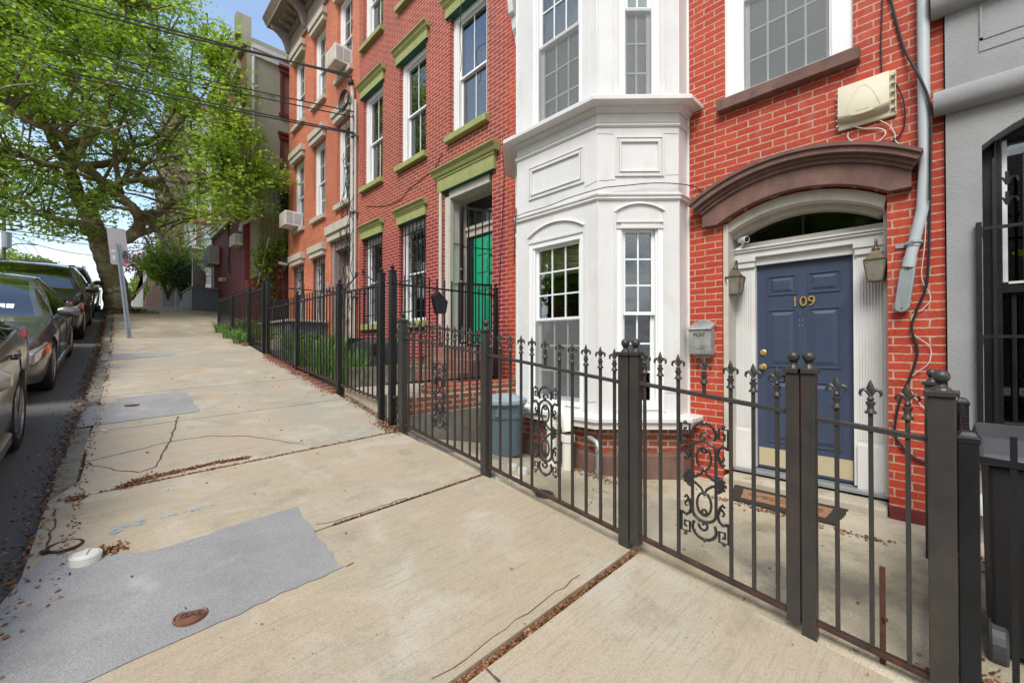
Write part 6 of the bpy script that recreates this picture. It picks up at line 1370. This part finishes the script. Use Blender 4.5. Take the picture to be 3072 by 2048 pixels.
litter('gutter_leaves', [(Vector((curbx(y)+.16,y,0)),Vector((curbx(y+.5)+.17,y+.5,0)),.02) for y in [3+.5*i for i in range(30)]], 1000, .020, 6)
litter('fence_leaves', [(Vector((2.46,4.4,0)),Vector((2.50,6.0,0)),.05),(Vector((2.40,4.3,0)),Vector((2.40,4.7,0)),.06),(Vector((2.33,6.1,0)),Vector((2.33,9.5,0)),.03)], 1500, .024, 7)
litter('yard_leaves', [(Vector((4.0,.3,0)),Vector((4.05,1.6,0)),.03),(Vector((3.9,-.4,0)),Vector((4.2,-.1,0)),.12),(Vector((2.6,-.3,0)),Vector((2.7,.0,0)),.06),(Vector((3.6,2.2,0)),Vector((3.7,3.0,0)),.05)], 700, .028, 8, f=lambda x,y: yard(x,y)+.003)
litter('scattered_leaves', [(Vector((.2,.5,0)),Vector((2.2,9,0)),.8)], 90, .024, 9)
litter('scattered_leaves', [(Vector((2.6,0,0)),Vector((3.9,3,0)),.5)], 60, .024, 10, f=lambda x,y: yard(x,y)+.003)
litter('scattered_leaves', [(Vector((-.6,3,0)),Vector((-.3,9,0)),.15)], 80, .024, 11, f=lambda x,y: gz(curbx(y),y)-.115)
# litter scraps
for px,lb in (((312,1297),'crumpled white wrapper on the flags near the grey patch'),((815,1134),'small white scrap of paper on the pavement by the brick edging'),((350,1103),'flattened white paper on the pavement by the farther patch')):
    v = onG(*px); m = MB(); random.seed(px[0]); m.add([v+Vector((random.uniform(-.05,.05),random.uniform(-.05,.05),.006+random.uniform(0,.02))) for _ in range(6)], [(0,1,2),(2,3,4),(0,2,5),(1,3,5)]); tag(m.build('paper_scrap','white_card', recalc=False), lb, 'litter')
# ================================================================ STREET SIGN
sg = thing('parking_sign', onG(388,1014), 'leaning steel sign post with its blank grey plate seen from behind', 'sign'); L = Vector(sg.location); k = 9.5/1274
m = MB(); m.box(L.x-.028,L.x+.028,L.y-.004,L.y+.0,L.z-.1,L.z+2.10); m.box(L.x-.030,L.x-.024,L.y-.026,L.y,L.z-.1,L.z+2.10); m.box(L.x+.024,L.x+.030,L.y-.026,L.y,L.z-.1,L.z+2.10); m.box(L.x-.045,L.x-.030,L.y-.004,L.y,L.z-.1,L.z+2.1); m.box(L.x+.030,L.x+.045,L.y-.004,L.y,L.z-.1,L.z+2.1); m.build('post','steel_post', sg)
m = MB()
for i in range(40): m.lathe([(.007,0),(.001,.001)], L+Vector((0,-.0285,.08+.05*i)), 6, rot=Matrix.Rotation(PI/2,3,'X'))
m.build('punched_holes','ink', sg)
m = MB(); q = []
for (cx_,cz_,a0) in ((.115,.36,0),(-.115,.36,90),(-.115,-.36,180),(.115,-.36,270)):
    for i in range(5): a = R(a0+90*i/4); q.append((cx_+.04*math.cos(a), cz_+.04*math.sin(a)))
m.prism(q, lambda a,b: Vector((L.x+a,L.y+.004,L.z+2.03+b)), lambda a,b: Vector((L.x+a,L.y+.008,L.z+2.03+b))); pl = m.build('plate','steel_sign', sg)
m = MB(); m.box(L.x+.045,L.x+.155,L.y-.012,L.y+.003,L.z+1.62,L.z+1.95); m.build('back_plate','galvanised', pl)
m = MB(); c = Vector((L.x+.10,L.y-.015,L.z+1.84)); m.tube([c+Vector((.042*math.cos(a),0,.085*math.sin(a))) for a in [i*PI/10 for i in range(20)]], .008, 5, closed=True); m.bar(c+Vector((-.025,0,-.09)),c+Vector((0,0,.085)),.012); m.bar(c+Vector((.025,0,-.09)),c+Vector((0,0,.085)),.012); m.bar(c+Vector((-.03,0,-.02)),c+Vector((.035,0,.0)),.012); m.build('marker_sticker','ink', pl)
m = MB(); m.box(L.x+.07,L.x+.135,L.y-.017,L.y-.012,L.z+1.67,L.z+1.735); m.build('red_sticker','sticker_red', pl)
m = MB(); m.box(L.x-.12,L.x-.06,L.y-.004,L.y+.004,L.z+1.90,L.z+1.94); m.box(L.x-.11,L.x-.07,L.y-.004,L.y+.004,L.z+1.72,L.z+1.82); m.build('white_sticker','white_card', pl)
sg.rotation_euler = (R(-2), R(-5.2), R(10))

# ================================================================ OLIVE / MAROON HOUSE UPHILL
OB = thing('brick_house', (3.6,20,1.3), 'tall house with olive stucco side wall and dark red painted front beyond the orange house', 'house')
FO = Fr((3.6,0,0)); SO = Fr((0,16.96,0),(1,0,0),(0,-1,0))
m = MB(); wall_holes(SO, 3.6, 9, -1.5, 10.4, [(4.74,5.6,8.45,9.95),(4.74,5.6,5.6,7.5)], m, .15); m.build('side_wall','olive_stucco', OB, recalc=False)
m = MB(); wall_holes(FO, 17, 23, 4.75, 10.7, [(17.9,18.9,7.9,10.0),(20.2,21.2,7.9,10.0),(17.9,18.9,5.3,7.2),(20.2,21.2,5.3,7.2)], m, .15); shell(m, 3.6,9,17,23,-1.5,10.7); m.build('upper_wall','tan_front_brick', OB, recalc=False)
m = MB(); m.box(3.57,3.62,17,23,-1,4.75); m.box(3.575,3.72,16.92,16.955,-1,4.5); m.build('painted_wall','maroon_brick', OB)
m = MB(); m.box(3.45,9,16.9,23,10.4,10.75); m.box(3.3,3.75,17.0,17.35,10.75,11.5); m.box(3.35,3.75,17.35,23,10.75,11.1); m.build('parapet','olive_stucco', OB, bevel=.02)
m = MB(); m.box(3.72,9,16.80,16.97,10.35,10.5); m.box(3.72,9,16.86,17,10.12,10.36); m.build('gutter','white_paint', OB, bevel=.01)
m = MB(); m.tube([(3.80,16.92,10.4),(3.80,16.92,4.55),(3.74,16.92,4.4),(3.60,16.9,4.25),(3.45,16.9,4.15),(3.42,16.9,3.9)], .055, 10); m.build('downpipe','white_paint', OB, smooth=True)
m = MB(); m.tube([(3.5,22.4,10),(3.5,22.4,3.6),(3.5,22.35,3.3),(3.45,22.0,2.7),(3.5,22.3,2.3)], .05, 8); m.build('downpipe','cream_paint', OB, smooth=True)
m = MB(); m.box(3.42,3.6,18.7,22.6,4.62,4.85); m.box(3.38,3.6,18.7,22.6,4.80,4.88); m.build('shop_cornice','cream_paint', OB, bevel=.01)
for (a,b,z0,z1,cu) in ((17.9,18.9,7.9,10,'curtain'),(20.2,21.2,7.9,10,'curtain'),(17.9,18.9,5.3,7.2,'curtain'),(20.2,21.2,5.3,7.2,'curtain')):
    window(OB, FO, a, b, z0, z1, cols=1, rows=1, curt='curtain_grey'); m = MB(); mould(m, FO, a, b, [(z1,z1+.3,.1,.1)]); m.build('lintel','cream_paint', OB)
for z0,z1 in ((8.45,9.95),(5.6,7.5)):
    window(OB, SO, 4.74, 5.6, z0, z1, cols=1, rows=2, curt='curtain', casing='maroon_wood' if 0 else 'vinyl_white'); m = MB(); mould(m, SO, 4.68, 5.66, [(z1,z1+.16,.08,.05),(z1+.16,z1+.26,.12,.09)]); m.fb(SO,4.66,4.74,z0,z1,0,.05); m.fb(SO,4.62,5.7,z0-.12,z0,0,.1); m.build('window_surround','maroon_wood', OB, bevel=.006)
m = MB(); m.tube([(3.52,19.2-.0,5.0),(3.52,19.25,4.2),(3.53,19.1,3.9),(3.53,19.3,3.2),(3.53,19.2,2.8),(3.53,19.05,2.75)], .022, 6); m.build('hanging_cable','black_rubber', OB)
m = MB(); m.box(3.35,3.57,19.9,20.1,2.52,2.66); m.lathe([(.05,0),(.07,.1),(.001,.1)], (3.42,19.8,2.5), 10); m.build('flood_lamp','cream_paint', OB)
def ac_unit(name, label, x, y0, y1, z0, z1, d=.32, grp=None):
    g = thing(name, (x,(y0+y1)/2,z0), label, 'air conditioner', grp); m = MB(); m.box(x-d,x+.02,y0,y1,z0,z1); m.build('case','ac_white' if name != 'ac_condenser' else 'ac_cream', g, bevel=.01)
    m = MB(); m.box(x-d-.006,x-d,y0+.04,y1-.04,z0+.04,z1-.04); m.build('grille','ac_dark' if name == 'ac_condenser' else 'ac_cream', g)
    m = MB()
    for (a,b) in ((x-d+.03,x-d*.55),(x-d*.48,x-.03)): m.box(a,b,y0-.005,y0,z0+.05,z1-.05)
    m.build('side_louvre','ac_mid', g); return g
ac_unit('window_air_conditioner','white window air conditioner in the lowest left upstairs window of the orange house', 4.62, 14.40,15.02, 3.78,4.22, .5, 'window air conditioners')
ac_unit('window_air_conditioner','white window air conditioner in the top floor window nearest the riser', 4.62, 10.72,11.35, 7.20,7.62, .42, 'window air conditioners')
ac_unit('window_air_conditioner','cream air conditioner through the dark red painted front wall', 3.60, 17.25,17.95, 3.5,3.88, .3, 'window air conditioners')
ac_unit('ac_condenser','boxy cream condenser unit on the dark red wall above the planter', 3.52, 21.1,22.2, 3.35,4.1, .35)
# side gap between the orange and maroon houses
m = MB(); m.prism([(3.55,-1),(3.55,2.2),(4.0,2.45),(4.2,2.95),(4.95,3.45),(9,3.6),(9,-1)], lambda a,b: Vector((a,16.5,b)), lambda a,b: Vector((a,16.85,b))); tag(m.build('garden_wall','maroon_brick', bevel=.02), 'old dark red garden wall stepping up between the orange and olive houses', 'wall')
wf_ = thing('board_fence', (4.3,16.6,3), 'mossy green vertical board fence standing on the old red wall', 'fence')
for i in range(11): m = MB(); x = 3.98+.085*i; m.box(x,x+.075,16.60,16.63,2.5+.06*i,4.45+.05*i+.03*(i%3)); m.build('board','wood_fence', wf_)
m = MB(); m.box(4.74,4.80,16.5,16.56,3.2,4.9); m.box(4.7,5.4,16.5,16.55,4.5,4.58); m.bar((4.72,16.5,4.35),(5.3,16.5,4.85),.07); m.build('post','old_wood', wf_)
m = MB(); m.prism([(4.78,3.55),(4.74,4.0),(5.1,4.0),(5.06,3.55)], lambda a,b: Vector((a,15.95,b)), lambda a,b: Vector((a,16.35,b))); tag(m.build('planter_box','terracotta', bevel=.01), 'terracotta planter on top of the old red wall by the orange house', 'planter')
m = MB(); m.tube([(4.62,15.9,2.78),(4.35,15.9,2.80)], .05, 10); tag(m.build('pipe','white_paint'), 'short white pipe jutting from the corner of the orange house', 'pipe')
def bush(name, label, cat, c, r, n, size, mat, trunk=True, hollow=.5, grp=None, stemmat='pole_wood'):
    g = thing(name, c, label, cat, grp); d = rng.normal(0,1,(n,3)); d /= np.linalg.norm(d,axis=1)[:,None]; rad = rng.uniform(hollow,1.0,n)**.6
    lump = 1+.22*np.sin(d[:,0]*5+c[0])*np.sin(d[:,1]*4+1)+.16*np.sin(d[:,2]*7+d[:,0]*6+c[1])
    C = np.array(c)+d*rad[:,None]*lump[:,None]*np.array(r); leaf_cloud('crown', C, d*.6+np.array([0,0,.6]), size, mat, g, 'oval', .2, .6)
    m = MB(); z0 = c[2]-r[2]-.5; random.seed(int(c[0]*10)+5)
    for k in range(9): a = random.uniform(0,6.28); q = Vector((c[0]+.7*r[0]*math.cos(a),c[1]+.7*r[1]*math.sin(a),c[2]+random.uniform(-.3,.6)*r[2])); m.tube([(c[0],c[1],z0),((c[0]+q.x)/2,(c[1]+q.y)/2,c[2]-.3*r[2]),q], [.03+.02*r[0],.02+.01*r[0],.008], 6)
    m.build('trunk', stemmat, g); return g
def at(px, py, y): return tuple(onY(px, py, y))
bush('climbing_vine','yellow green vine scrambling over the old red wall','vine', (4.05,16.35,2.75), (.50,.16,.95), 700, .12, 'shrub_leaf', hollow=.1)
bush('climbing_vine','vine trailing along the top of the old red wall beside the planter','vine', (4.65,16.35,3.45), (.42,.15,.34), 380, .11, 'shrub_leaf', hollow=.1)
bush('climbing_vine','dark leafy vine hanging by the corner of the olive wall','vine', (4.9,16.5,5.0), (.35,.3,.7), 800, .13, 'dark_leaf', hollow=.1)
bush('climbing_vine','bare sparse creeper low on the old red wall','vine', (4.2,16.38,1.7), (.5,.08,.7), 160, .08, 'shrub_leaf', hollow=.1)
m = MB(); m.bar((3.85,16.4,2.1),(4.15,16.3,3.7),.03); tag(m.build('stake','cream_paint'), 'pale stake leaning against the old red wall among the vines', 'stake')
m = MB(); 
for i in range(9): m.bar((4.3+.13*i,16.7,4.8),(4.25+.13*i,16.7,5.9),.012); m.bar((4.3,16.7,4.85+.13*i),(5.4,16.7,4.85+.13*i),.012)
tag(m.build('mesh_screen','teal_mesh'), 'teal mesh screen above the board fence', 'screen')
# planter with chain link
PZ = prof(21.4)
pw = thing('planter_wall', (3.0,22.5,PZ), 'blue grey rendered planter wall in front of the dark red house', 'planter')
m = MB(); m.hexa([(2.66,21.4,PZ-.3),(3.62,21.4,PZ-.3),(3.62,25.2,PZ-.3),(2.66,25.2,PZ-.3),(2.66,21.4,2.33),(3.62,21.4,2.33),(3.62,25.2,2.40),(2.66,25.2,2.40)]); m.build('wall','blue_grey_paint', pw, bevel=.01); m = MB(); m.box(2.62,3.62,21.36,25.3,2.33,2.38); m.build('coping','concrete_old', pw)
cf = thing('chain_link_fence', (2.7,21.5,2.38), 'rusty chain link fence on top of the blue grey planter', 'fence')
m = MB()
for p in ((2.70,21.45),(3.4,21.45),(2.70,24.8)): m.tube([(p[0],p[1],2.35),(p[0],p[1],3.55)], .03, 8)
m.tube([(2.7,21.45,3.5),(3.5,21.45,3.5)],.015,6); m.tube([(2.7,21.45,3.5),(2.7,24.8,3.5)],.015,6); m.build('post','galvanised', cf)
m = MB()
for i in range(-10,12):
    a = 2.7+.08*i
    for (s_,) in ((1,),(-1,)):
        p0 = [a if s_ > 0 else a+1.1, 2.42]; p1 = [a+1.1 if s_ > 0 else a, 3.5]
        x0, z0, x1_, z1_ = p0[0], p0[1], p1[0], p1[1]; lo, hi = 2.7, 3.4
        t0 = 0; t1 = 1; dx = x1_-x0
        for (lim,sg_) in ((lo,1),(hi,-1)):
            tt = (lim-x0)/dx
            if sg_*dx > 0: t0 = max(t0,tt)
            else: t1 = min(t1,tt)
        if t0 < t1: m.bar((x0+dx*t0,21.45,z0+(z1_-z0)*t0),(x0+dx*t1,21.45,z0+(z1_-z0)*t1),.008)
m.build('wire_mesh','galvanised', cf)
m = MB(); m.lathe([(.001,0),(.22,0),(.26,.3),(.25,.6),(.18,.75),(.001,.8)], (2.95,21.9,2.4), 14); tag(m.build('wicker_basket','brownstone'), 'brown basket behind the chain link fence', 'basket')
bush('shrub','rounded glossy yellow green shrub above the planter','shrub', at(505,800,25.5), (1.15,1.2,1.05), 5200, .13, 'shrub_leaf', hollow=.35)
bush('shrub','darker underside mass of the shrub next to the chain link','shrub', at(545,825,24.4), (.75,.9,.65), 2600, .12, 'dark_leaf', hollow=.35)
bush('small_tree','airy yellow green young tree in front of the brown apartment building','tree', at(560,730,29), (1.9,1.6,1.9), 1100, .17, 'shrub_leaf', hollow=.2)
bush('small_tree','purple leaved tree beyond the crest of the street','tree', at(432,790,38), (1.5,1.5,1.2), 1900, .16, 'purple_leaf', hollow=.2)
bush('small_tree','loose purple leaved branches nearer the plane trunk','tree', at(470,700,36), (1.6,1.2,1.6), 1000, .16, 'purple_leaf', hollow=.1)
bush('hedge_bush','lime green bush by the white stair wall','bush', at(410,868,34), (.85,.8,.75), 1600, .13, 'shrub_leaf', hollow=.3)
bush('hedge_bush','darker green bush immediately right of the plane trunk','bush', at(385,885,36), (.6,.8,.7), 900, .13, 'dark_leaf', hollow=.3)
plain('pane_sky_tint', (.42,.46,.48), .12, .1)  # pale colour stands in for white sky reflected in the apartment panes
# brown apartment building
AB = thing('apartment_building', (4.5,42,2), 'brown brick apartment building glimpsed through the plane tree', 'apartment building'); FA = Fr((0,40,0),(1,0,0),(0,-1,0))
xa = at(505,700,40)[0]; hs = []; 
for i in range(6):
    for j in range(5): hs.append((xa+.95+1.05*(i*1.0)+.0, xa+.95+1.05*i+.72, 4.6+2.9*j, 6.4+2.9*j))
m = MB(); wall_holes(FA, xa, xa+8, 1, 19, hs, m, .2); shell(m, xa,xa+8,40.4,50,1,19); m.add([(xa,40,1),(xa,50,1),(xa,50,19),(xa,40,19)],[(0,1,2,3)]); m.build('wall','brown_brick', AB, recalc=False)
for h in hs:
    w = MB(); F_ = FA; w.fb(F_,h[0],h[1],h[2],h[3],-.2,-.16); ww = w.build('window','pane_sky_tint', AB); w = MB(); w.fb(F_,h[0],h[1],h[2]-.01,h[2]+.06,-.16,-.1); w.fb(F_,h[0],h[1],(h[2]+h[3])/2-.04,(h[2]+h[3])/2+.04,-.16,-.12); w.fb(F_,h[0],h[0]+.06,h[2],h[3],-.16,-.11); w.fb(F_,h[1]-.06,h[1],h[2],h[3],-.16,-.11); w.build('frame','vinyl_white', ww)
m = MB()
for j in range(5): m.fb(FA,xa+.7,xa+7.5,4.45+2.9*j,4.58+2.9*j,0,.08)
m.build('sill_course','grey_stone', AB)
m = MB()
for j in range(5): m.fb(FA,xa+.7,xa+7.5,6.4+2.9*j,6.6+2.9*j,0,.03)
m.build('soldier_course','maroon_brick', AB)
m = MB()
for k in range(4): z = 3.4+2.9*k; m.box(xa-1.3,xa-.1,40.5,43,z,z+.06); 
for k in range(4):
    z = 3.4+2.9*k
    for i in range(10): m.bar((xa-1.3+.13*i,40.5,z),(xa-1.3+.13*i,40.5,z+.9),.02)
    m.bar((xa-1.3,40.5,z+.9),(xa-.1,40.5,z+.9),.03)
m.build('fire_escape','black_iron', AB)
YB = thing('apartment_building', (0,60,2), 'small tan building far off beyond the crest', 'building'); xl = at(414,800,60)[0]; m = MB(); m.box(xl,xl+2.4,60,70,1,7.6); m.build('wall','tan_front_brick', YB); m = MB(); m.box(xl-.1,xl+2.5,59.9,70.1,7.6,7.8); m.build('roof','roof_tar', YB)
for k in range(3):
    m = MB(); m.box(xl-.5,xl+.2,59.4,60,3.2+1.6*k,3.26+1.6*k); m.bar((xl-.5,59.4,3.2+1.6*k),(xl-.5,59.4,4.0+1.6*k),.04); m.bar((xl+.2,59.4,3.2+1.6*k),(xl+.2,59.4,4.0+1.6*k),.04); m.bar((xl-.5,59.4,3.9+1.6*k),(xl+.2,59.4,3.9+1.6*k),.04); m.build('balcony','black_iron', YB)
# stair walls before the apartment block
sx0 = at(392,900,33)[0]; sx1 = at(440,900,33)[0]; sx2 = at(484,900,33)[0]
m = MB(); m.prism([(sx0,1.8),(sx0+.05,2.5),(sx0+.25,3.0),(sx0+.55,3.6),(sx0+.75,4.2),(sx1-.15,4.4),(sx1-.15,1.8)], lambda a,b: Vector((a,33,b)), lambda a,b: Vector((a,33.3,b))); tag(m.build('stair_wall','white_paint', bevel=.02), 'white curved stair wall at the crest of the street', 'stair wall')
m = MB()
for k in range(7): x = sx1-.1+(sx2-sx1+.1)*k/7; m.box(x,x+.13,32.4,32.6,1.7,2.9+.25*k+.0)
m.box(sx1-.12,sx2,32.6,32.7,1.7,2.8); m.bar((sx1-.5,32.5,2.9),(sx2-.2,32.5,4.6),.12); tag(m.build('porch_screen','brown_brick'), 'brown slatted porch side with sloping white rail beyond the crest', 'porch')
m = MB(); x = at(484,900,29)[0]; m.box(x,x+.55,29,29.1,1.7,3.1); m.box(x+.6,x+.75,28.9,29.05,1.7,3.3); tag(m.build('garden_gate','blue_grey_paint', bevel=.01), 'pale blue grey gate between planter and porch', 'gate')

# ================================================================ POLES AND WIRES
def pole(x, y, z1, label, arm=None, r=.15):
    g = thing('utility_pole', (x,y,prof(y)-.3), label, 'utility pole'); m = MB(); m.tube([(x,y,prof(y)-.5),(x,y,z1)], [r,r*.75], 10); m.build('shaft','pole_wood', g)
    m = MB(); m.bar((x-1.0,y-.1,z1-.6),(x+1.0,y-.1,z1-.6),.1); m.build('cross_arm','pole_wood', g); return g
p1_ = at(12,690,58); g = pole(p1_[0], 58, p1_[2]+1.5, 'wooden utility pole with transformer and street lamp arm at the left edge')
x, y = p1_[0], 58; m = MB(); zt = at(12,700,58)[2]; m.lathe([(.001,-1.3),(.30,-1.3),(.32,0),(.2,.1),(.001,.1)], (x+.2,y-.4,zt), 14); m.build('transformer','steel_grey', g)
e = at(95,733,58); m = MB(); m.tube(smooth_path([(x,y,e[2]-.9),(x+(e[0]-x)*.3,y,e[2]-.25),(x+(e[0]-x)*.7,y,e[2]),(e[0],y,e[2])],5), .05, 6); m.build('lamp_arm','steel_grey', g); m = MB(); m.lathe([(.001,-.35),(.14,-.3),(.18,0),(.12,.35),(.001,.42)], (e[0],y,e[2]), 10, sy=1.0, rot=Matrix.Rotation(PI/2,3,'Y')@Matrix.Diagonal((.45,1,1))); m.build('lamp_head','steel_grey', g, smooth=True)
p2_ = at(117,778,95); g = pole(p2_[0], 95, p2_[2], 'distant utility pole with crossarm above the far treetops', r=.25)
m = MB(); m.bar((p2_[0]-1.9,94.8,p2_[2]-.35),(p2_[0]+1.9,94.8,p2_[2]-.35),.22); m.build('cross_arm','pole_wood', g)
pole(-6,22.2,13.2,'utility pole across the street holding the house service wires')
bush('distant_tree','distant round treetop above the parked cars at left','tree', at(60,800,110), (4.6,3,2.6), 2400, .55, 'shrub_leaf', hollow=.3); bush('distant_tree','distant treetop behind the far crossarm pole','tree', at(125,806,115), (3.4,3,1.9), 1600, .5, 'dark_leaf', hollow=.3)
bush('distant_tree','distant low tree touching the left edge of the view','tree', at(-10,800,100), (3,3,3), 1200, .5, 'shrub_leaf', hollow=.3)
def wire(label, a, b, sag=.15, r=.012, grp='overhead wires'):
    a = Vector(a); b = Vector(b); m = MB(); m.tube([a.lerp(b,t)+Vector((0,0,-4*sag*t*(1-t))) for t in [i/16 for i in range(17)]], r, 5); return tag(m.build('overhead_wire','black_rubber'), label, 'wire', grp)
wh = Vector((4.45,10.45,6.6))
def far(px, py, x=-6): return onX(px, py, x)
wire('uppermost thick service wire from the top left sky to the riser head', onX(1055,232,4.42), far(-600,-232), .10, .024); wire('second thick service wire just below the uppermost one', onX(1040,222,4.42), far(-600,-205), .16, .021)
wire('middle pair wire, upper strand, crossing to the pale riser', onX(1062,336,4.42), far(-600,-62), .12, .016); wire('middle pair wire, lower strand, crossing to the pale riser', onX(1062,352,4.42), far(-600,-50), .14, .015)
wire('lower pair wire, upper strand, crossing the tree to the riser', onX(1062,398,4.42), far(-600,22), .10, .016); wire('lower pair wire, lower strand, crossing the tree to the riser', onX(1062,402,4.42), far(-600,38), .12, .018)
wire('long thin wire running level behind the plane trunk', at(12,688,58), at(700,735,58), .5, .05); wire('thin wire just beneath the level one behind the trunk', at(12,695,58), at(460,745,50), .3, .03); wire('slack wire drooping from the left pole behind the trunk', at(12,700,58), at(520,735,62), 1.6, .03)
for i,(a,b) in enumerate((((20,700),(100,800)),((35,690),(125,805)),((70,690),(160,830)))): wire('fine guy wire slanting down by the far pole, %s of three' % ('leftmost','middle','rightmost')[i], at(*a,70), at(*b,70), 0, .02)
# trees across the street, behind the viewpoint: what the panes and car bodies mirror
for (x,y,r,n,lb) in ((-9.5,-5,3.6,3600,'street tree across the road behind the viewpoint'),(-9.8,4,3.4,3200,'street tree across the road opposite the bay window'),(-9.6,13,3.4,2600,'street tree across the road opposite the orange house')):
    bush('street_tree', lb, 'tree', (x,y,4.2+prof(y)*.5), (r*.85,r*.85,2.9), n, .42, 'plane_leaf', hollow=.3, grp='trees across the road')
def opp(y0, y1, z1, mat, lb):
    g = thing('opposite_house', (-14,(y0+y1)/2,-2), lb, 'house', 'houses across the road'); F_ = Fr((-13,0,0),(0,1,0),(1,0,0)); hs = [(y0+.8+i*2.2,y0+1.9+i*2.2,z,z+1.9) for i in range(int((y1-y0-1)//2.2)) for z in (0,3.2)]
    m = MB(); wall_holes(F_, y0, y1, -4, z1, hs, m, .2); m.box(-20,-13.25,y0,y1,-4,z1); m.build('wall', mat, g, recalc=False)
    for h in hs: w = MB(); w.fb(F_,*h,-.2,-.17); w.build('window','glass_dark', g)
opp(-12,-2,6.2,'orange_brick','brick row house across the road behind the viewpoint'); opp(-2,8,6.6,'brown_brick','brown row house across the road opposite the bay'); opp(8,18,7.2,'tan_front_brick','tan row house across the road uphill')

# ================================================================ LIGHT
SUN_EL, SUN_AZ = R(50), math.atan2(-.80,-.36)     # from over the street, behind the viewpoint; azimuth from +Y towards +X
sd = Vector((math.sin(SUN_AZ)*math.cos(SUN_EL), math.cos(SUN_AZ)*math.cos(SUN_EL), math.sin(SUN_EL)))
sl = bpy.data.lights.new('sun','SUN'); sl.energy = 2.4; sl.angle = R(26); sl.color = (1,.95,.88); so = bpy.data.objects.new('sun', sl); COL.objects.link(so); so.rotation_euler = sd.to_track_quat('Z','Y').to_euler(); so.location = sd*50
W = bpy.data.worlds.new('World'); SC.world = W; W.use_nodes = True; nt = W.node_tree; nt.nodes.clear()
N = lambda t_, **k: nt.nodes.new(t_)
out = N('ShaderNodeOutputWorld'); sky = N('ShaderNodeTexSky'); sky.sky_type = 'NISHITA'; sky.sun_disc = False; sky.sun_elevation = SUN_EL; sky.sun_rotation = SUN_AZ; sky.air_density = 1.3; sky.ozone_density = 2.2; sky.dust_density = .4
tc = N('ShaderNodeTexCoord'); sp = N('ShaderNodeSeparateXYZ'); nt.links.new(tc.outputs['Generated'], sp.inputs[0])
def wm(op, a, b):
    o = N('ShaderNodeMath'); o.operation = op
    for i, v in enumerate((a,b)):
        if hasattr(v,'node'): nt.links.new(v, o.inputs[i])
        else: o.inputs[i].default_value = v
    return o.outputs[0]
den = wm('ADD', wm('MAXIMUM', sp.outputs[2], 0.0), .22); cb = N('ShaderNodeCombineXYZ'); nt.links.new(wm('DIVIDE', sp.outputs[0], den), cb.inputs[0]); nt.links.new(wm('DIVIDE', sp.outputs[1], den), cb.inputs[1])
def wn(scale, det, dist=0):
    o = N('ShaderNodeTexNoise'); o.inputs['Scale'].default_value = scale; o.inputs['Detail'].default_value = det; o.inputs['Roughness'].default_value = .58; o.inputs['Distortion'].default_value = dist; nt.links.new(cb.outputs[0], o.inputs['Vector']); return o.outputs[0]
def wr(v, *st):
    o = N('ShaderNodeValToRGB'); e = o.color_ramp.elements
    while len(e) < len(st): e.new(.5)
    for i,(p,c) in enumerate(st): e[i].position = p; e[i].color = (*c,1) if not isinstance(c,(int,float)) else (c,c,c,1)
    nt.links.new(v, o.inputs[0]); return o.outputs[0]
def wmix(f, a, b):
    o = N('ShaderNodeMix'); o.data_type = 'RGBA'
    for i, v in ((0,f),(6,a),(7,b)):
        if hasattr(v,'node'): nt.links.new(v, o.inputs[i])
        else: o.inputs[i].default_value = v if i == 0 else (*v,1)
    return o.outputs[2]
cloudmask = wr(wm('ADD', wn(1.1,7,.5), wm('SUBTRACT', wm('MULTIPLY', wm('SUBTRACT', .34, sp.outputs[2]), .5), wm('ADD', wm('MULTIPLY', sp.outputs[1], .20), wm('MULTIPLY', sp.outputs[0], .26)))), (.36,.10),(.52,1))
shade = wr(wn(2.3,7,.3), (.32,(.50,.54,.61)),(.60,(.93,.94,.96)))
ssc = N('ShaderNodeVectorMath'); ssc.operation = 'SCALE'; nt.links.new(sky.outputs[0], ssc.inputs[0]); ssc.inputs[3].default_value = .17
mixd = wmix(cloudmask, ssc.outputs[0], shade)
bg = N('ShaderNodeBackground'); nt.links.new(mixd, bg.inputs[0]); bg.inputs[1].default_value = 1.0; nt.links.new(bg.outputs[0], out.inputs[0])
SC.view_settings.view_transform = 'Standard'; SC.view_settings.look = 'None'; SC.view_settings.exposure = .58; SC.view_settings.gamma = 1
SC.cycles.use_denoising = True; SC.cycles.max_bounces = 7; SC.cycles.transparent_max_bounces = 12; SC.cycles.caustics_reflective = False; SC.cycles.caustics_refractive = False; SC.cycles.sample_clamp_indirect = 6
SC.render.film_transparent = False
